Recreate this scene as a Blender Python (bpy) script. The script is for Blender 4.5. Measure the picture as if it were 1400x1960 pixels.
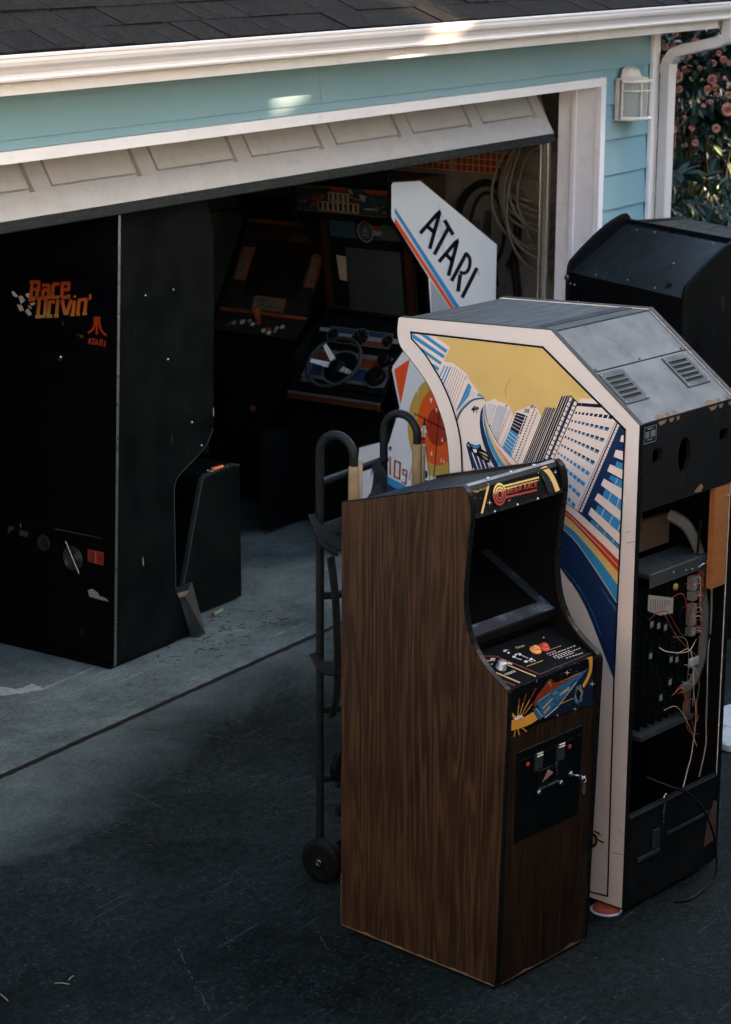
import bpy, bmesh, math, random
from mathutils import Vector, Matrix, noise
S = bpy.context.scene
for o in list(bpy.data.objects): bpy.data.objects.remove(o)
COL = S.collection
rad = math.radians
# ------------------------------------------------------------------ camera
cam = bpy.data.cameras.new('camera'); camo = bpy.data.objects.new('camera', cam); COL.objects.link(camo)
cam.sensor_fit = 'VERTICAL'; cam.sensor_height = 36; cam.sensor_width = 25.7; cam.lens = 78.98
cam.clip_start = .05; cam.clip_end = 400
RT = Vector((.55514576, -.83174238, .00421935)); DN = Vector((-.21402084, -.14774638, -.96559106)); FW = Vector((.80374639, .53514076, -.26003098))
camo.matrix_world = Matrix(((RT.x, -DN.x, -FW.x, 0), (RT.y, -DN.y, -FW.y, 0), (RT.z, -DN.z, -FW.z, 3.1), (0, 0, 0, 1)))
cam.dof.use_dof = True; cam.dof.focus_distance = 7.4; cam.dof.aperture_fstop = 7.1
S.camera = camo
# ------------------------------------------------------------------ sky, sun, exposure
SUN_EL, SUN_AZ = rad(16.5), math.atan2(-.65, .76)          # direction towards the sun in the ground plane
w = bpy.data.worlds.new('World'); S.world = w; w.use_nodes = True
nt = w.node_tree; bg = nt.nodes['Background']
sky = nt.nodes.new('ShaderNodeTexSky'); sky.sky_type = 'NISHITA'; sky.sun_disc = False
sky.sun_elevation = SUN_EL; sky.sun_rotation = math.pi / 2 - SUN_AZ
sky.air_density = 1.0; sky.dust_density = 3.0; sky.ozone_density = 0.6
nt.links.new(sky.outputs[0], bg.inputs[0]); bg.inputs[1].default_value = .12
sl = bpy.data.lights.new('sun', 'SUN'); so = bpy.data.objects.new('sun', sl); COL.objects.link(so)
sl.energy = 2.3; sl.angle = rad(.5); sl.color = (1, .72, .48)
SUN_TO = Vector((math.cos(SUN_AZ) * math.cos(SUN_EL), math.sin(SUN_AZ) * math.cos(SUN_EL), math.sin(SUN_EL)))
so.rotation_euler = SUN_TO.to_track_quat('Z', 'Y').to_euler()
S.view_settings.view_transform = 'Standard'; S.view_settings.look = 'None'; S.view_settings.gamma = 1
S.view_settings.exposure = 2.85
S.render.engine = 'CYCLES'
S.cycles.max_bounces = 4; S.cycles.diffuse_bounces = 2; S.cycles.glossy_bounces = 2; S.cycles.transmission_bounces = 3; S.cycles.caustics_reflective = False; S.cycles.caustics_refractive = False
# ------------------------------------------------------------------ helpers
def srgb(h):
    h = h.lstrip('#'); return tuple(((c / 12.92) if c <= .04045 else ((c + .055) / 1.055) ** 2.4) for c in (int(h[i:i + 2], 16) / 255 for i in (0, 2, 4)))
class N:
    """tiny node helper"""
    def __init__(s, name):
        s.m = bpy.data.materials.new(name); s.m.use_nodes = True; s.t = s.m.node_tree; s.b = s.t.nodes['Principled BSDF']
    def n(s, typ, **kw):
        x = s.t.nodes.new(typ)
        for k, v in kw.items():
            if k.startswith('i_'):
                key = k[2:]; key = int(key) if key.isdigit() else key.replace('_', ' ')
                x.inputs[key].default_value = v
            else: setattr(x, k, v)
        return x
    def l(s, a, b): s.t.links.new(a, b)
    def coord(s, scale=(1, 1, 1), rot=(0, 0, 0), kind='Object'):
        c = s.n('ShaderNodeTexCoord'); m = s.n('ShaderNodeMapping'); m.inputs['Scale'].default_value = scale; m.inputs['Rotation'].default_value = rot
        s.l(c.outputs[kind], m.inputs['Vector']); return m.outputs['Vector']
    def noise(s, vec, scale, detail=4, rough=.55, dist=0):
        x = s.n('ShaderNodeTexNoise'); x.inputs['Scale'].default_value = scale; x.inputs['Detail'].default_value = detail
        x.inputs['Roughness'].default_value = rough; x.inputs['Distortion'].default_value = dist; s.l(vec, x.inputs['Vector']); return x.outputs['Fac']
    def ramp(s, fac, stops, interp='LINEAR'):
        r = s.n('ShaderNodeValToRGB'); r.color_ramp.interpolation = interp; e = r.color_ramp.elements
        while len(e) < len(stops): e.new(.5)
        for el, (p, c) in zip(e, stops): el.position = p; el.color = (c, c, c, 1) if isinstance(c, (int, float)) else (*c, 1)
        s.l(fac, r.inputs['Fac']); return r.outputs['Color']
    def mix(s, fac, a, b, mode='MIX'):
        x = s.n('ShaderNodeMix', data_type='RGBA', blend_type=mode)
        for k, v in ((0, fac), (6, a), (7, b)):
            inp = x.inputs[k]
            if isinstance(v, (int, float)): inp.default_value = v if k == 0 else (v, v, v, 1)
            elif isinstance(v, tuple): inp.default_value = (*v[:3], 1)
            else: s.l(v, inp)
        return x.outputs[2]
    def math(s, op, a, b=0, c=0, clamp=False):
        x = s.n('ShaderNodeMath', operation=op, use_clamp=clamp)
        for i, v in enumerate((a, b, c)):
            if isinstance(v, (int, float)): x.inputs[i].default_value = v
            else: s.l(v, x.inputs[i])
        return x.outputs[0]
    def bump(s, h, strength=.3, dist=.002):
        b = s.n('ShaderNodeBump'); b.inputs['Strength'].default_value = strength; b.inputs['Distance'].default_value = dist
        s.l(h, b.inputs['Height']); s.l(b.outputs[0], s.b.inputs['Normal'])
    def col(s, c):
        if isinstance(c, tuple): s.b.inputs['Base Color'].default_value = (*c[:3], 1)
        else: s.l(c, s.b.inputs['Base Color'])
    def rough(s, r):
        if isinstance(r, (int, float)): s.b.inputs['Roughness'].default_value = r
        else: s.l(r, s.b.inputs['Roughness'])
def mat(name, c, rough=.5, metal=0, var=.18, scale=9, bump=0, bscale=120, spec=None, coat=0, dirt=0, dirtc=(.05, .045, .04), stretch=(1, 1, 1)):
    m = N(name); c = srgb(c) if isinstance(c, str) else c
    v = m.coord(stretch); f = m.noise(v, scale, 3, .6)
    base = m.mix(f, tuple(x * (1 - var) for x in c), tuple(min(1, x * (1 + var)) for x in c))
    if dirt:
        f2 = m.ramp(m.noise(v, scale * 2.3, 4, .68), [(.50, 0.), (.72, 1.)]); base = m.mix(m.math('MULTIPLY', f2, dirt), base, dirtc)
    if spec is None: spec = .5 if metal > .3 else (.12 if max(c) < .08 else .25)
    m.col(base); m.b.inputs['Metallic'].default_value = metal; m.b.inputs['Specular IOR Level'].default_value = spec
    if coat: m.b.inputs['Coat Weight'].default_value = coat; m.b.inputs['Coat Roughness'].default_value = .15
    r = m.noise(v, scale * 1.7, 2); m.rough(m.ramp(r, [(.3, max(0, rough - .1)), (.7, min(1, rough + .12))]))
    if bump: m.bump(m.noise(v, bscale, 4), bump)
    return m.m
class MB:
    """collects faces, then links them as one mesh object"""
    def __init__(s): s.v = []; s.f = []; s.mi = []; s.sm = []
    def add(s, vs, fs, mi=0, sm=False):
        k = len(s.v); s.v += [tuple(x) for x in vs]
        for f in fs: s.f.append([i + k for i in f]); s.mi.append(mi); s.sm.append(sm)
        return s
    def box(s, x0, x1, y0, y1, z0, z1, mi=0, M=None):
        vs = [Vector((x, y, z)) for z in (z0, z1) for y in (y0, y1) for x in (x0, x1)]
        if M: vs = [M @ v for v in vs]
        return s.add(vs, [(0, 2, 3, 1), (4, 5, 7, 6), (0, 1, 5, 4), (2, 6, 7, 3), (0, 4, 6, 2), (1, 3, 7, 5)], mi)
    def prism(s, prof, axis, a0, a1, mi=0, caps=True):
        """profile in the two other axes, extruded along axis (0 x, 1 y, 2 z)"""
        def P(p, a):
            q = list(p); q.insert(axis, a); return tuple(q)
        n = len(prof); vs = [P(p, a0) for p in prof] + [P(p, a1) for p in prof]
        fs = [(i, (i + 1) % n, (i + 1) % n + n, i + n) for i in range(n)]
        if caps: fs += [tuple(range(n - 1, -1, -1)), tuple(range(n, 2 * n))]
        return s.add(vs, fs, mi)
    def sheet(s, prof, axis, a0, a1, mi=0, sm=False):
        def P(p, a):
            q = list(p); q.insert(axis, a); return tuple(q)
        n = len(prof); return s.add([P(p, a0) for p in prof] + [P(p, a1) for p in prof], [(i, i + 1, i + 1 + n, i + n) for i in range(n - 1)], mi, sm)
    def tube(s, path, r, seg=8, mi=0, caps=True, flat=None, closed=False):
        path = [Vector(p) for p in path]; rings = []; up = None; n = len(path)
        for i, p in enumerate(path):
            if closed: d = path[(i + 1) % n] - path[i - 1]
            else: d = path[min(i + 1, n - 1)] - path[max(i - 1, 0)]
            d.normalize()
            if up is None: up = d.orthogonal().normalized() if flat is None else (Vector(flat) - d * d.dot(Vector(flat))).normalized()
            up = (up - d * up.dot(d)).normalized(); b = d.cross(up)
            rr = r[i] if isinstance(r, (list, tuple)) and len(r) == n and flat is None else r
            ru, rb = (rr if isinstance(rr, tuple) else (rr, rr))
            rings.append([p + up * ru * math.cos(2 * math.pi * k / seg) + b * rb * math.sin(2 * math.pi * k / seg) for k in range(seg)])
        vs = [v for g in rings for v in g]; fs = []
        for i in range(n if closed else n - 1):
            j = (i + 1) % n
            for k in range(seg): fs.append((i * seg + k, i * seg + (k + 1) % seg, j * seg + (k + 1) % seg, j * seg + k))
        s.add(vs, fs, mi, True)
        if caps and not closed: s.add(rings[0], [tuple(range(seg - 1, -1, -1))], mi); s.add(rings[-1], [tuple(range(seg))], mi)
        return s
    def lathe(s, prof, O=(0, 0, 0), ax=(0, 0, 1), seg=24, mi=0, sm=True):
        """profile of (radius, height) along axis"""
        ax = Vector(ax).normalized(); u = ax.orthogonal().normalized(); b = ax.cross(u); O = Vector(O); vs = []
        for r, h in prof: vs += [O + ax * h + (u * math.cos(2 * math.pi * k / seg) + b * math.sin(2 * math.pi * k / seg)) * r for k in range(seg)]
        fs = [(i * seg + k, i * seg + (k + 1) % seg, (i + 1) * seg + (k + 1) % seg, (i + 1) * seg + k) for i in range(len(prof) - 1) for k in range(seg)]
        s.add(vs, fs, mi, sm); n = len(prof)
        s.add(vs[:seg], [tuple(range(seg - 1, -1, -1))], mi); s.add(vs[-seg:], [tuple(range(seg))], mi)
        return s
    def build(s, name, mats, parent=None, bevel=0, seg=1):
        me = bpy.data.meshes.new(name); bm = bmesh.new()
        bv = [bm.verts.new(v) for v in s.v]
        for f, mi, sm in zip(s.f, s.mi, s.sm):
            try: q = bm.faces.new([bv[i] for i in f]); q.material_index = mi; q.smooth = sm
            except ValueError: pass
        if bevel:
            bmesh.ops.recalc_face_normals(bm, faces=bm.faces)
            es = [e for e in bm.edges if len(e.link_faces) == 2 and e.calc_face_angle(0) > .5]
            bmesh.ops.bevel(bm, geom=es, offset=bevel, segments=seg, affect='EDGES', clamp_overlap=True)
        bm.to_mesh(me); bm.free()
        for m in (mats if isinstance(mats, (list, tuple)) else [mats]): me.materials.append(m)
        o = bpy.data.objects.new(name, me); COL.objects.link(o)
        if parent is not None: o.parent = parent
        return o
def empty(name, loc, rz=0, parent=None):
    o = bpy.data.objects.new(name, None); COL.objects.link(o); o.location = loc; o.rotation_euler = (0, 0, rz); o.empty_display_size = .1
    if parent is not None: o.parent = parent
    return o
def tag(o, label=None, cat=None, group=None, kind=None):
    for k, v in (('label', label), ('category', cat), ('group', group), ('kind', kind)):
        if v: o[k] = v
    return o
def struct(o): o['kind'] = 'structure'; return o
def inst(o, parent=None, loc=None, rot=None, scale=None):
    c = o.copy(); COL.objects.link(c)
    if parent is not None: c.parent = parent
    if loc is not None: c.location = loc
    if rot is not None: c.rotation_euler = rot
    if scale is not None: c.scale = scale
    return c
def text(name, body, size, O, eu, ev, m, parent, lift=.0006, align='LEFT', sx=1, shear=0):
    cu = bpy.data.curves.new(name, 'FONT'); cu.body = body; cu.size = size; cu.align_x = align; cu.shear = shear; cu.resolution_u = 2
    t = bpy.data.objects.new(name, cu); COL.objects.link(t); bpy.context.view_layer.update()
    me = bpy.data.meshes.new_from_object(t.evaluated_get(bpy.context.evaluated_depsgraph_get())); bpy.data.objects.remove(t)
    eu = Vector(eu).normalized(); ev = Vector(ev).normalized(); n = eu.cross(ev); O = Vector(O)
    for v in me.vertices: v.co = O + eu * v.co.x * sx + ev * v.co.y + n * lift
    me.materials.clear(); me.materials.append(m); o = bpy.data.objects.new(name, me); COL.objects.link(o); o.parent = parent
    return o
def ball(mb, c, r, mi=0, seg=8):
    return mb.lathe([(r * math.sin(math.pi * i / 6), -r * math.cos(math.pi * i / 6)) for i in range(1, 6)], c, (0, 0, 1), seg, mi)

ART={}
ART["TURBO"]=[0.0, 0.0, 0.0],[0.0, -1.0, 0.0],[0.0, 0.0, 1.0],"""yel,1,-1588 3542 -735 3582 -338 3318 -482 3179 -630 2824 -1178 3175 -1330 3322 -1525 3397
wht,2,-1798 3543 -1589 3541 -1472 3491 -1569 3311 -1681 3419 -1743 3469 -1794 3504
blu,3,-1727 3542 -1666 3542 -1494 3470 -1507 3448
blu,3,-1791 3540 -1777 3536 -1514 3431 -1527 3410 -1787 3509
blu,3,-1725 3457 -1709 3455 -1540 3384 -1551 3365 -1684 3421
blu,3,-1633 3370 -1620 3367 -1559 3344 -1571 3323 -1606 3340
wht,2,-1569 3311 -1514 3395 -1447 3396 -1325 3340 -1366 3241 -1428 3075 -1476 3162 -1545 3268
ind,3,-1514 3394 -1448 3395 -1326 3337 -1342 3302 -1339 3301 -1324 3338 -1447 3397 -1513 3396
blu,3,-1518 3367 -1562 3286 -1552 3283 -1508 3365
blu,3,-1494 3366 -1543 3267 -1533 3265 -1483 3364
blu,3,-1471 3366 -1530 3246 -1519 3243 -1460 3364
ind,3,-1443 3371 -1509 3226 -1506 3226 -1440 3370
ind,3,-1427 3368 -1497 3202 -1494 3201 -1424 3367
ind,3,-1411 3360 -1487 3180 -1484 3179 -1408 3359
ind,3,-1394 3352 -1476 3158 -1473 3157 -1391 3351
ind,3,-1378 3344 -1465 3138 -1462 3138 -1375 3343
ind,3,-1361 3333 -1452 3119 -1449 3119 -1358 3333
ind,3,-1342 3323 -1440 3097 -1437 3097 -1339 3322
wht,2,-1325 3338 -1307 3280 -1409 3083 -1428 3075 -1366 3241
blu,3,-1315 3279 -1293 3257 -1312 3197 -1409 3083 -1418 3084 -1345 3218
ind,4,-1321 3277 -1404 3103 -1400 3102 -1317 3276
lbl,4,-1305 3256 -1391 3108 -1387 3107 -1302 3255
wht,3,-1293 3257 -1244 3232 -1189 3212 -1273 3176 -1337 3136 -1312 3197
gry,4,-1291 3231 -1293 3229 -1295 3229 -1295 3231 -1293 3232
gry,4,-1294 3219 -1296 3217 -1298 3217 -1298 3220 -1296 3221
gry,4,-1297 3207 -1299 3205 -1301 3206 -1301 3208 -1299 3209
gry,4,-1300 3195 -1302 3193 -1304 3194 -1304 3196 -1302 3197
gry,4,-1284 3230 -1286 3228 -1289 3228 -1289 3230 -1286 3231
gry,4,-1287 3218 -1289 3216 -1292 3216 -1292 3218 -1289 3219
gry,4,-1290 3206 -1292 3204 -1295 3204 -1295 3207 -1292 3208
gry,4,-1293 3194 -1295 3192 -1298 3193 -1298 3195 -1295 3196
gry,4,-1278 3229 -1279 3227 -1282 3227 -1282 3229 -1280 3230
gry,4,-1281 3217 -1282 3215 -1285 3215 -1285 3217 -1283 3218
gry,4,-1284 3205 -1285 3203 -1288 3203 -1288 3205 -1286 3206
gry,4,-1287 3193 -1288 3191 -1291 3191 -1291 3194 -1289 3195
gry,4,-1271 3228 -1273 3226 -1275 3226 -1275 3228 -1273 3229
gry,4,-1274 3216 -1276 3214 -1278 3214 -1279 3216 -1276 3217
gry,4,-1277 3204 -1279 3202 -1281 3202 -1282 3204 -1279 3205
gry,4,-1280 3192 -1282 3190 -1284 3190 -1285 3192 -1282 3193
gry,4,-1265 3226 -1266 3224 -1269 3225 -1269 3227 -1266 3228
gry,4,-1268 3215 -1269 3213 -1272 3213 -1272 3215 -1269 3216
gry,4,-1271 3203 -1272 3201 -1275 3201 -1275 3203 -1272 3204
gry,4,-1274 3191 -1275 3189 -1278 3189 -1278 3191 -1275 3192
gry,4,-1258 3225 -1260 3223 -1262 3224 -1262 3226 -1260 3227
gry,4,-1261 3213 -1263 3211 -1265 3212 -1265 3214 -1263 3215
gry,4,-1264 3202 -1266 3200 -1268 3200 -1268 3202 -1266 3203
gry,4,-1267 3190 -1269 3188 -1271 3188 -1271 3190 -1269 3191
lbl,4,-1238 3228 -1192 3214 -1202 3205 -1247 3206
nav,5,-1407 3013 -1400 3027 -1394 3042 -1387 3056 -1380 3069 -1372 3082 -1363 3094 -1354 3105 -1343 3116 -1332 3126 -1322 3136 -1311 3145 -1301 3153 -1291 3161 -1280 3168 -1268 3174 -1254 3180 -1237 3184 -1220 3189 -1202 3193 -1185 3197 -1186 3202 -1203 3198 -1221 3194 -1238 3190 -1255 3185 -1271 3179 -1284 3173 -1296 3165 -1306 3157 -1316 3149 -1327 3139 -1337 3130 -1348 3119 -1359 3108 -1369 3096 -1379 3084 -1387 3071 -1394 3057 -1401 3043 -1407 3028 -1414 3014
blu,4,-1412 3017 -1406 3031 -1399 3045 -1392 3059 -1385 3073 -1378 3085 -1369 3097 -1359 3109 -1348 3119 -1338 3130 -1327 3139 -1317 3148 -1307 3157 -1297 3164 -1286 3171 -1274 3178 -1259 3183 -1243 3188 -1226 3192 -1208 3196 -1191 3200 -1192 3207 -1209 3203 -1227 3199 -1244 3195 -1261 3190 -1277 3184 -1290 3177 -1302 3170 -1313 3161 -1323 3153 -1333 3144 -1344 3134 -1355 3123 -1366 3112 -1376 3101 -1385 3088 -1394 3075 -1401 3061 -1408 3047 -1414 3032 -1421 3018
yel,4,-1421 3021 -1415 3035 -1408 3049 -1402 3063 -1395 3077 -1387 3090 -1378 3102 -1368 3113 -1357 3124 -1346 3134 -1336 3144 -1325 3153 -1315 3161 -1305 3169 -1308 3172 -1319 3164 -1329 3155 -1339 3146 -1350 3137 -1361 3126 -1372 3115 -1382 3103 -1391 3091 -1399 3078 -1407 3064 -1413 3050 -1420 3036 -1426 3021
blk,5,-1294 3108 -1268 3138 -1233 3136 -1229 3121 -1252 3115 -1235 3091 -1251 3104 -1261 3116 -1271 3088 -1278 3108
gry,6,-1265 3131 -1242 3132 -1245 3126 -1268 3123
nav,4,-1332 2885 -1285 2856 -1114 2763 -1107 2743 -1269 2705
wht,5,-1282 2829 -1224 2717 -1216 2721 -1274 2832
wht,5,-1236 2815 -1195 2725 -1187 2728 -1228 2819
wht,5,-1196 2801 -1161 2736 -1153 2739 -1189 2804
wht,5,-1154 2787 -1130 2746 -1122 2750 -1146 2791
wht,5,-1269 2705 -1253 2709 -1260 2733 -1268 2731
blk,6,-1324 2886 -1309 2902 -1299 2890 -1247 2883 -1211 2899 -1201 2869 -1161 2855 -1131 2834 -1134 2789 -1160 2784 -1199 2801 -1245 2820 -1278 2836 -1289 2855 -1306 2879
blu,7,-1302 2884 -1246 2878 -1208 2894 -1233 2864 -1266 2864
wht,7,-1272 2858 -1239 2858 -1242 2836 -1265 2838
yel,7,-1226 2849 -1167 2843 -1141 2827 -1174 2832
gry,7,-1200 2828 -1160 2818 -1141 2806 -1166 2802
nav,4,-1185 3161 -1188 3138 -1191 3115 -1194 3092 -1195 3071 -1193 3051 -1189 3032 -1184 3014 -1178 2995 -1171 2974 -1162 2952 -1152 2930 -1142 2909 -1131 2888 -1119 2869 -1107 2850 -1094 2831 -1080 2814 -1067 2797 -1051 2780 -1033 2763 -1014 2746 -995 2730 -970 2711 -935 2687 -885 2656 -823 2619 -760 2581 -703 2548 -654 2521 -608 2497 -566 2475 -529 2455 -501 2439 -479 2427 -458 2412 -430 2389 -393 2355 -351 2314 -307 2269 -265 2226 -226 2186 -188 2146 -151 2106 -113 2065 -113 1778 -114 1557 -130 1588 -147 1618 -163 1649 -180 1680 -197 1711 -213 1742 -230 1774 -249 1809 -271 1849 -294 1893 -319 1937 -343 1977 -366 2011 -389 2042 -412 2070 -436 2096 -458 2119 -479 2137 -504 2158 -536 2189 -579 2232 -628 2283 -683 2340 -740 2398 -804 2464 -875 2535 -942 2604 -997 2660 -1033 2697 -1057 2723 -1075 2743 -1092 2763 -1109 2783 -1124 2801 -1136 2818 -1149 2836 -1161 2855 -1173 2875 -1184 2896 -1193 2917 -1202 2941 -1209 2966 -1215 2992 -1219 3016 -1221 3039 -1220 3062 -1218 3083 -1216 3101 -1212 3115 -1206 3126 -1200 3136 -1194 3147
blu,5,-1183 3164 -1183 3142 -1184 3119 -1184 3097 -1182 3076 -1178 3056 -1172 3037 -1165 3018 -1157 2998 -1148 2978 -1139 2957 -1128 2936 -1117 2916 -1105 2898 -1092 2880 -1079 2863 -1065 2846 -1050 2830 -1035 2814 -1018 2798 -1000 2782 -982 2766 -963 2750 -939 2732 -906 2709 -858 2680 -799 2645 -738 2609 -684 2579 -638 2554 -597 2532 -560 2513 -527 2496 -501 2483 -481 2475 -461 2464 -432 2446 -392 2418 -345 2383 -296 2345 -252 2310 -215 2277 -181 2246 -148 2214 -115 2183 -113 2065 -151 2106 -188 2146 -226 2186 -265 2226 -307 2269 -351 2314 -393 2355 -430 2389 -458 2412 -479 2427 -501 2439 -529 2455 -566 2475 -608 2497 -654 2521 -703 2548 -760 2581 -823 2619 -885 2656 -935 2687 -970 2711 -995 2730 -1014 2746 -1033 2763 -1051 2780 -1067 2797 -1080 2814 -1094 2831 -1107 2850 -1119 2869 -1131 2888 -1142 2909 -1152 2930 -1162 2952 -1171 2974 -1178 2995 -1184 3014 -1189 3032 -1193 3051 -1195 3071 -1194 3092 -1191 3115 -1188 3138 -1185 3161
yel,5,-1181 3164 -1180 3142 -1179 3120 -1177 3098 -1174 3077 -1168 3057 -1161 3038 -1153 3019 -1144 3000 -1135 2980 -1125 2960 -1114 2940 -1102 2922 -1090 2905 -1076 2890 -1061 2875 -1046 2859 -1030 2844 -1014 2828 -997 2812 -977 2796 -958 2781 -938 2768 -914 2752 -882 2734 -839 2710 -788 2683 -735 2655 -685 2629 -639 2606 -595 2585 -553 2564 -517 2546 -491 2532 -472 2521 -453 2509 -426 2491 -388 2465 -343 2434 -297 2401 -254 2369 -216 2341 -180 2314 -145 2288 -110 2261 -115 2183 -148 2214 -181 2246 -215 2277 -252 2310 -296 2345 -345 2383 -392 2418 -432 2446 -461 2464 -481 2475 -501 2483 -527 2496 -560 2513 -597 2532 -638 2554 -684 2579 -738 2609 -799 2645 -858 2680 -906 2709 -939 2732 -963 2750 -982 2766 -1000 2782 -1018 2798 -1035 2814 -1050 2830 -1065 2846 -1079 2863 -1092 2880 -1105 2898 -1117 2916 -1128 2936 -1139 2957 -1148 2978 -1157 2998 -1165 3018 -1172 3037 -1178 3056 -1182 3076 -1184 3097 -1184 3119 -1183 3142 -1183 3164
red,5,-1179 3164 -1178 3142 -1177 3120 -1175 3098 -1171 3077 -1165 3058 -1157 3039 -1148 3020 -1138 3001 -1128 2981 -1117 2961 -1105 2942 -1092 2923 -1078 2907 -1063 2893 -1047 2879 -1031 2865 -1015 2851 -999 2836 -982 2822 -963 2808 -945 2796 -926 2784 -904 2771 -874 2756 -834 2736 -785 2713 -734 2689 -686 2666 -641 2645 -596 2624 -555 2604 -519 2586 -493 2573 -473 2562 -454 2550 -427 2535 -390 2512 -345 2486 -300 2459 -257 2433 -219 2409 -182 2386 -147 2363 -111 2341 -110 2261 -145 2288 -180 2314 -216 2341 -254 2369 -297 2401 -343 2434 -388 2465 -426 2491 -453 2509 -472 2521 -491 2532 -517 2546 -553 2564 -595 2585 -639 2606 -685 2629 -735 2655 -788 2683 -839 2710 -882 2734 -914 2752 -938 2768 -958 2781 -977 2796 -997 2812 -1014 2828 -1030 2844 -1046 2859 -1061 2875 -1076 2890 -1090 2905 -1102 2922 -1114 2940 -1125 2960 -1135 2980 -1144 3000 -1153 3019 -1161 3038 -1168 3057 -1174 3077 -1177 3098 -1179 3120 -1180 3142 -1181 3164
wht,5,-1178 3164 -1176 3143 -1174 3121 -1172 3099 -1167 3078 -1160 3058 -1150 3038 -1139 3020 -1127 3001 -1115 2983 -1102 2964 -1087 2947 -1073 2932 -1057 2919 -1041 2907 -1024 2897 -1007 2886 -990 2874 -972 2862 -955 2850 -939 2840 -928 2833 -921 2828 -910 2822 -888 2811 -853 2792 -807 2769 -757 2744 -708 2720 -659 2696 -607 2671 -557 2648 -517 2630 -490 2618 -472 2612 -455 2605 -430 2593 -393 2573 -349 2549 -303 2523 -259 2499 -221 2476 -184 2454 -148 2433 -111 2411 -111 2341 -147 2363 -182 2386 -219 2409 -257 2433 -300 2459 -345 2486 -390 2512 -427 2535 -454 2550 -473 2562 -493 2573 -519 2586 -555 2604 -596 2624 -641 2645 -686 2666 -734 2689 -785 2713 -834 2736 -874 2756 -904 2771 -926 2784 -945 2796 -963 2808 -982 2822 -999 2836 -1015 2851 -1031 2865 -1047 2879 -1063 2893 -1078 2907 -1092 2923 -1105 2942 -1117 2961 -1128 2981 -1138 3001 -1148 3020 -1157 3039 -1165 3058 -1171 3077 -1175 3098 -1177 3120 -1178 3142 -1179 3164
wht,6,-1188 3161 -1191 3138 -1194 3115 -1197 3092 -1197 3070 -1195 3050 -1192 3032 -1187 3013 -1180 2994 -1173 2973 -1164 2951 -1155 2929 -1144 2907 -1134 2887 -1122 2868 -1109 2848 -1096 2830 -1082 2812 -1069 2795 -1053 2779 -1035 2761 -1016 2744 -997 2728 -971 2709 -936 2686 -886 2654 -825 2617 -762 2579 -705 2546 -655 2519 -609 2495 -568 2473 -531 2453 -502 2437 -481 2425 -460 2410 -432 2388 -395 2354 -353 2312 -309 2268 -267 2225 -228 2184 -190 2144 -153 2104 -115 2064 -111 2067 -149 2107 -186 2147 -224 2187 -263 2228 -305 2271 -349 2315 -391 2357 -428 2391 -456 2414 -478 2428 -499 2441 -528 2457 -564 2477 -606 2499 -652 2523 -702 2550 -758 2583 -822 2621 -883 2658 -933 2689 -968 2713 -993 2731 -1012 2747 -1031 2764 -1049 2782 -1064 2798 -1078 2815 -1092 2832 -1105 2851 -1117 2870 -1129 2889 -1140 2910 -1150 2931 -1160 2953 -1168 2975 -1176 2996 -1182 3015 -1187 3033 -1190 3051 -1192 3071 -1192 3092 -1189 3115 -1186 3138 -1183 3161
blk,6,-1181 3164 -1179 3142 -1177 3120 -1175 3098 -1170 3077 -1162 3057 -1152 3037 -1141 3018 -1130 3000 -1117 2981 -1104 2963 -1090 2946 -1075 2930 -1059 2917 -1042 2906 -1025 2895 -1009 2884 -991 2873 -974 2860 -956 2848 -941 2838 -930 2831 -922 2826 -911 2820 -890 2809 -854 2791 -809 2767 -759 2742 -710 2718 -660 2694 -608 2669 -559 2647 -518 2628 -491 2616 -474 2610 -457 2603 -432 2591 -394 2572 -350 2547 -304 2522 -261 2497 -222 2475 -185 2453 -149 2431 -113 2409 -110 2412 -146 2434 -182 2456 -219 2478 -258 2501 -301 2525 -347 2551 -391 2575 -429 2595 -454 2607 -471 2614 -488 2620 -515 2632 -556 2650 -605 2673 -657 2698 -707 2722 -756 2746 -806 2771 -851 2794 -887 2813 -908 2824 -919 2830 -926 2834 -937 2841 -953 2852 -970 2864 -988 2876 -1005 2888 -1022 2899 -1039 2909 -1055 2920 -1071 2933 -1085 2948 -1099 2966 -1113 2984 -1125 3002 -1137 3021 -1148 3040 -1157 3059 -1165 3079 -1169 3100 -1172 3121 -1174 3143 -1176 3165
wht,6,-1182 3164 -1181 3142 -1180 3120 -1179 3098 -1175 3077 -1169 3057 -1161 3037 -1153 3019 -1143 3000 -1133 2980 -1123 2960 -1111 2940 -1099 2921 -1086 2905 -1071 2890 -1056 2876 -1041 2861 -1025 2846 -1008 2831 -991 2816 -972 2801 -953 2787 -933 2774 -910 2760 -880 2743 -838 2721 -788 2696 -736 2670 -687 2646 -642 2624 -597 2603 -555 2583 -519 2565 -493 2551 -474 2540 -455 2528 -428 2511 -390 2487 -346 2458 -300 2428 -257 2399 -219 2374 -183 2349 -148 2324 -112 2299 -109 2302 -145 2327 -180 2352 -216 2377 -254 2403 -297 2431 -343 2461 -387 2490 -425 2514 -452 2531 -471 2543 -490 2554 -517 2568 -553 2586 -594 2606 -639 2627 -684 2649 -733 2673 -785 2699 -835 2725 -877 2746 -907 2763 -930 2777 -950 2790 -968 2804 -987 2819 -1005 2833 -1021 2849 -1037 2864 -1053 2878 -1068 2893 -1082 2908 -1095 2924 -1107 2942 -1119 2962 -1129 2982 -1139 3002 -1148 3021 -1157 3039 -1165 3058 -1170 3078 -1174 3099 -1176 3120 -1176 3143 -1178 3165
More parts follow.
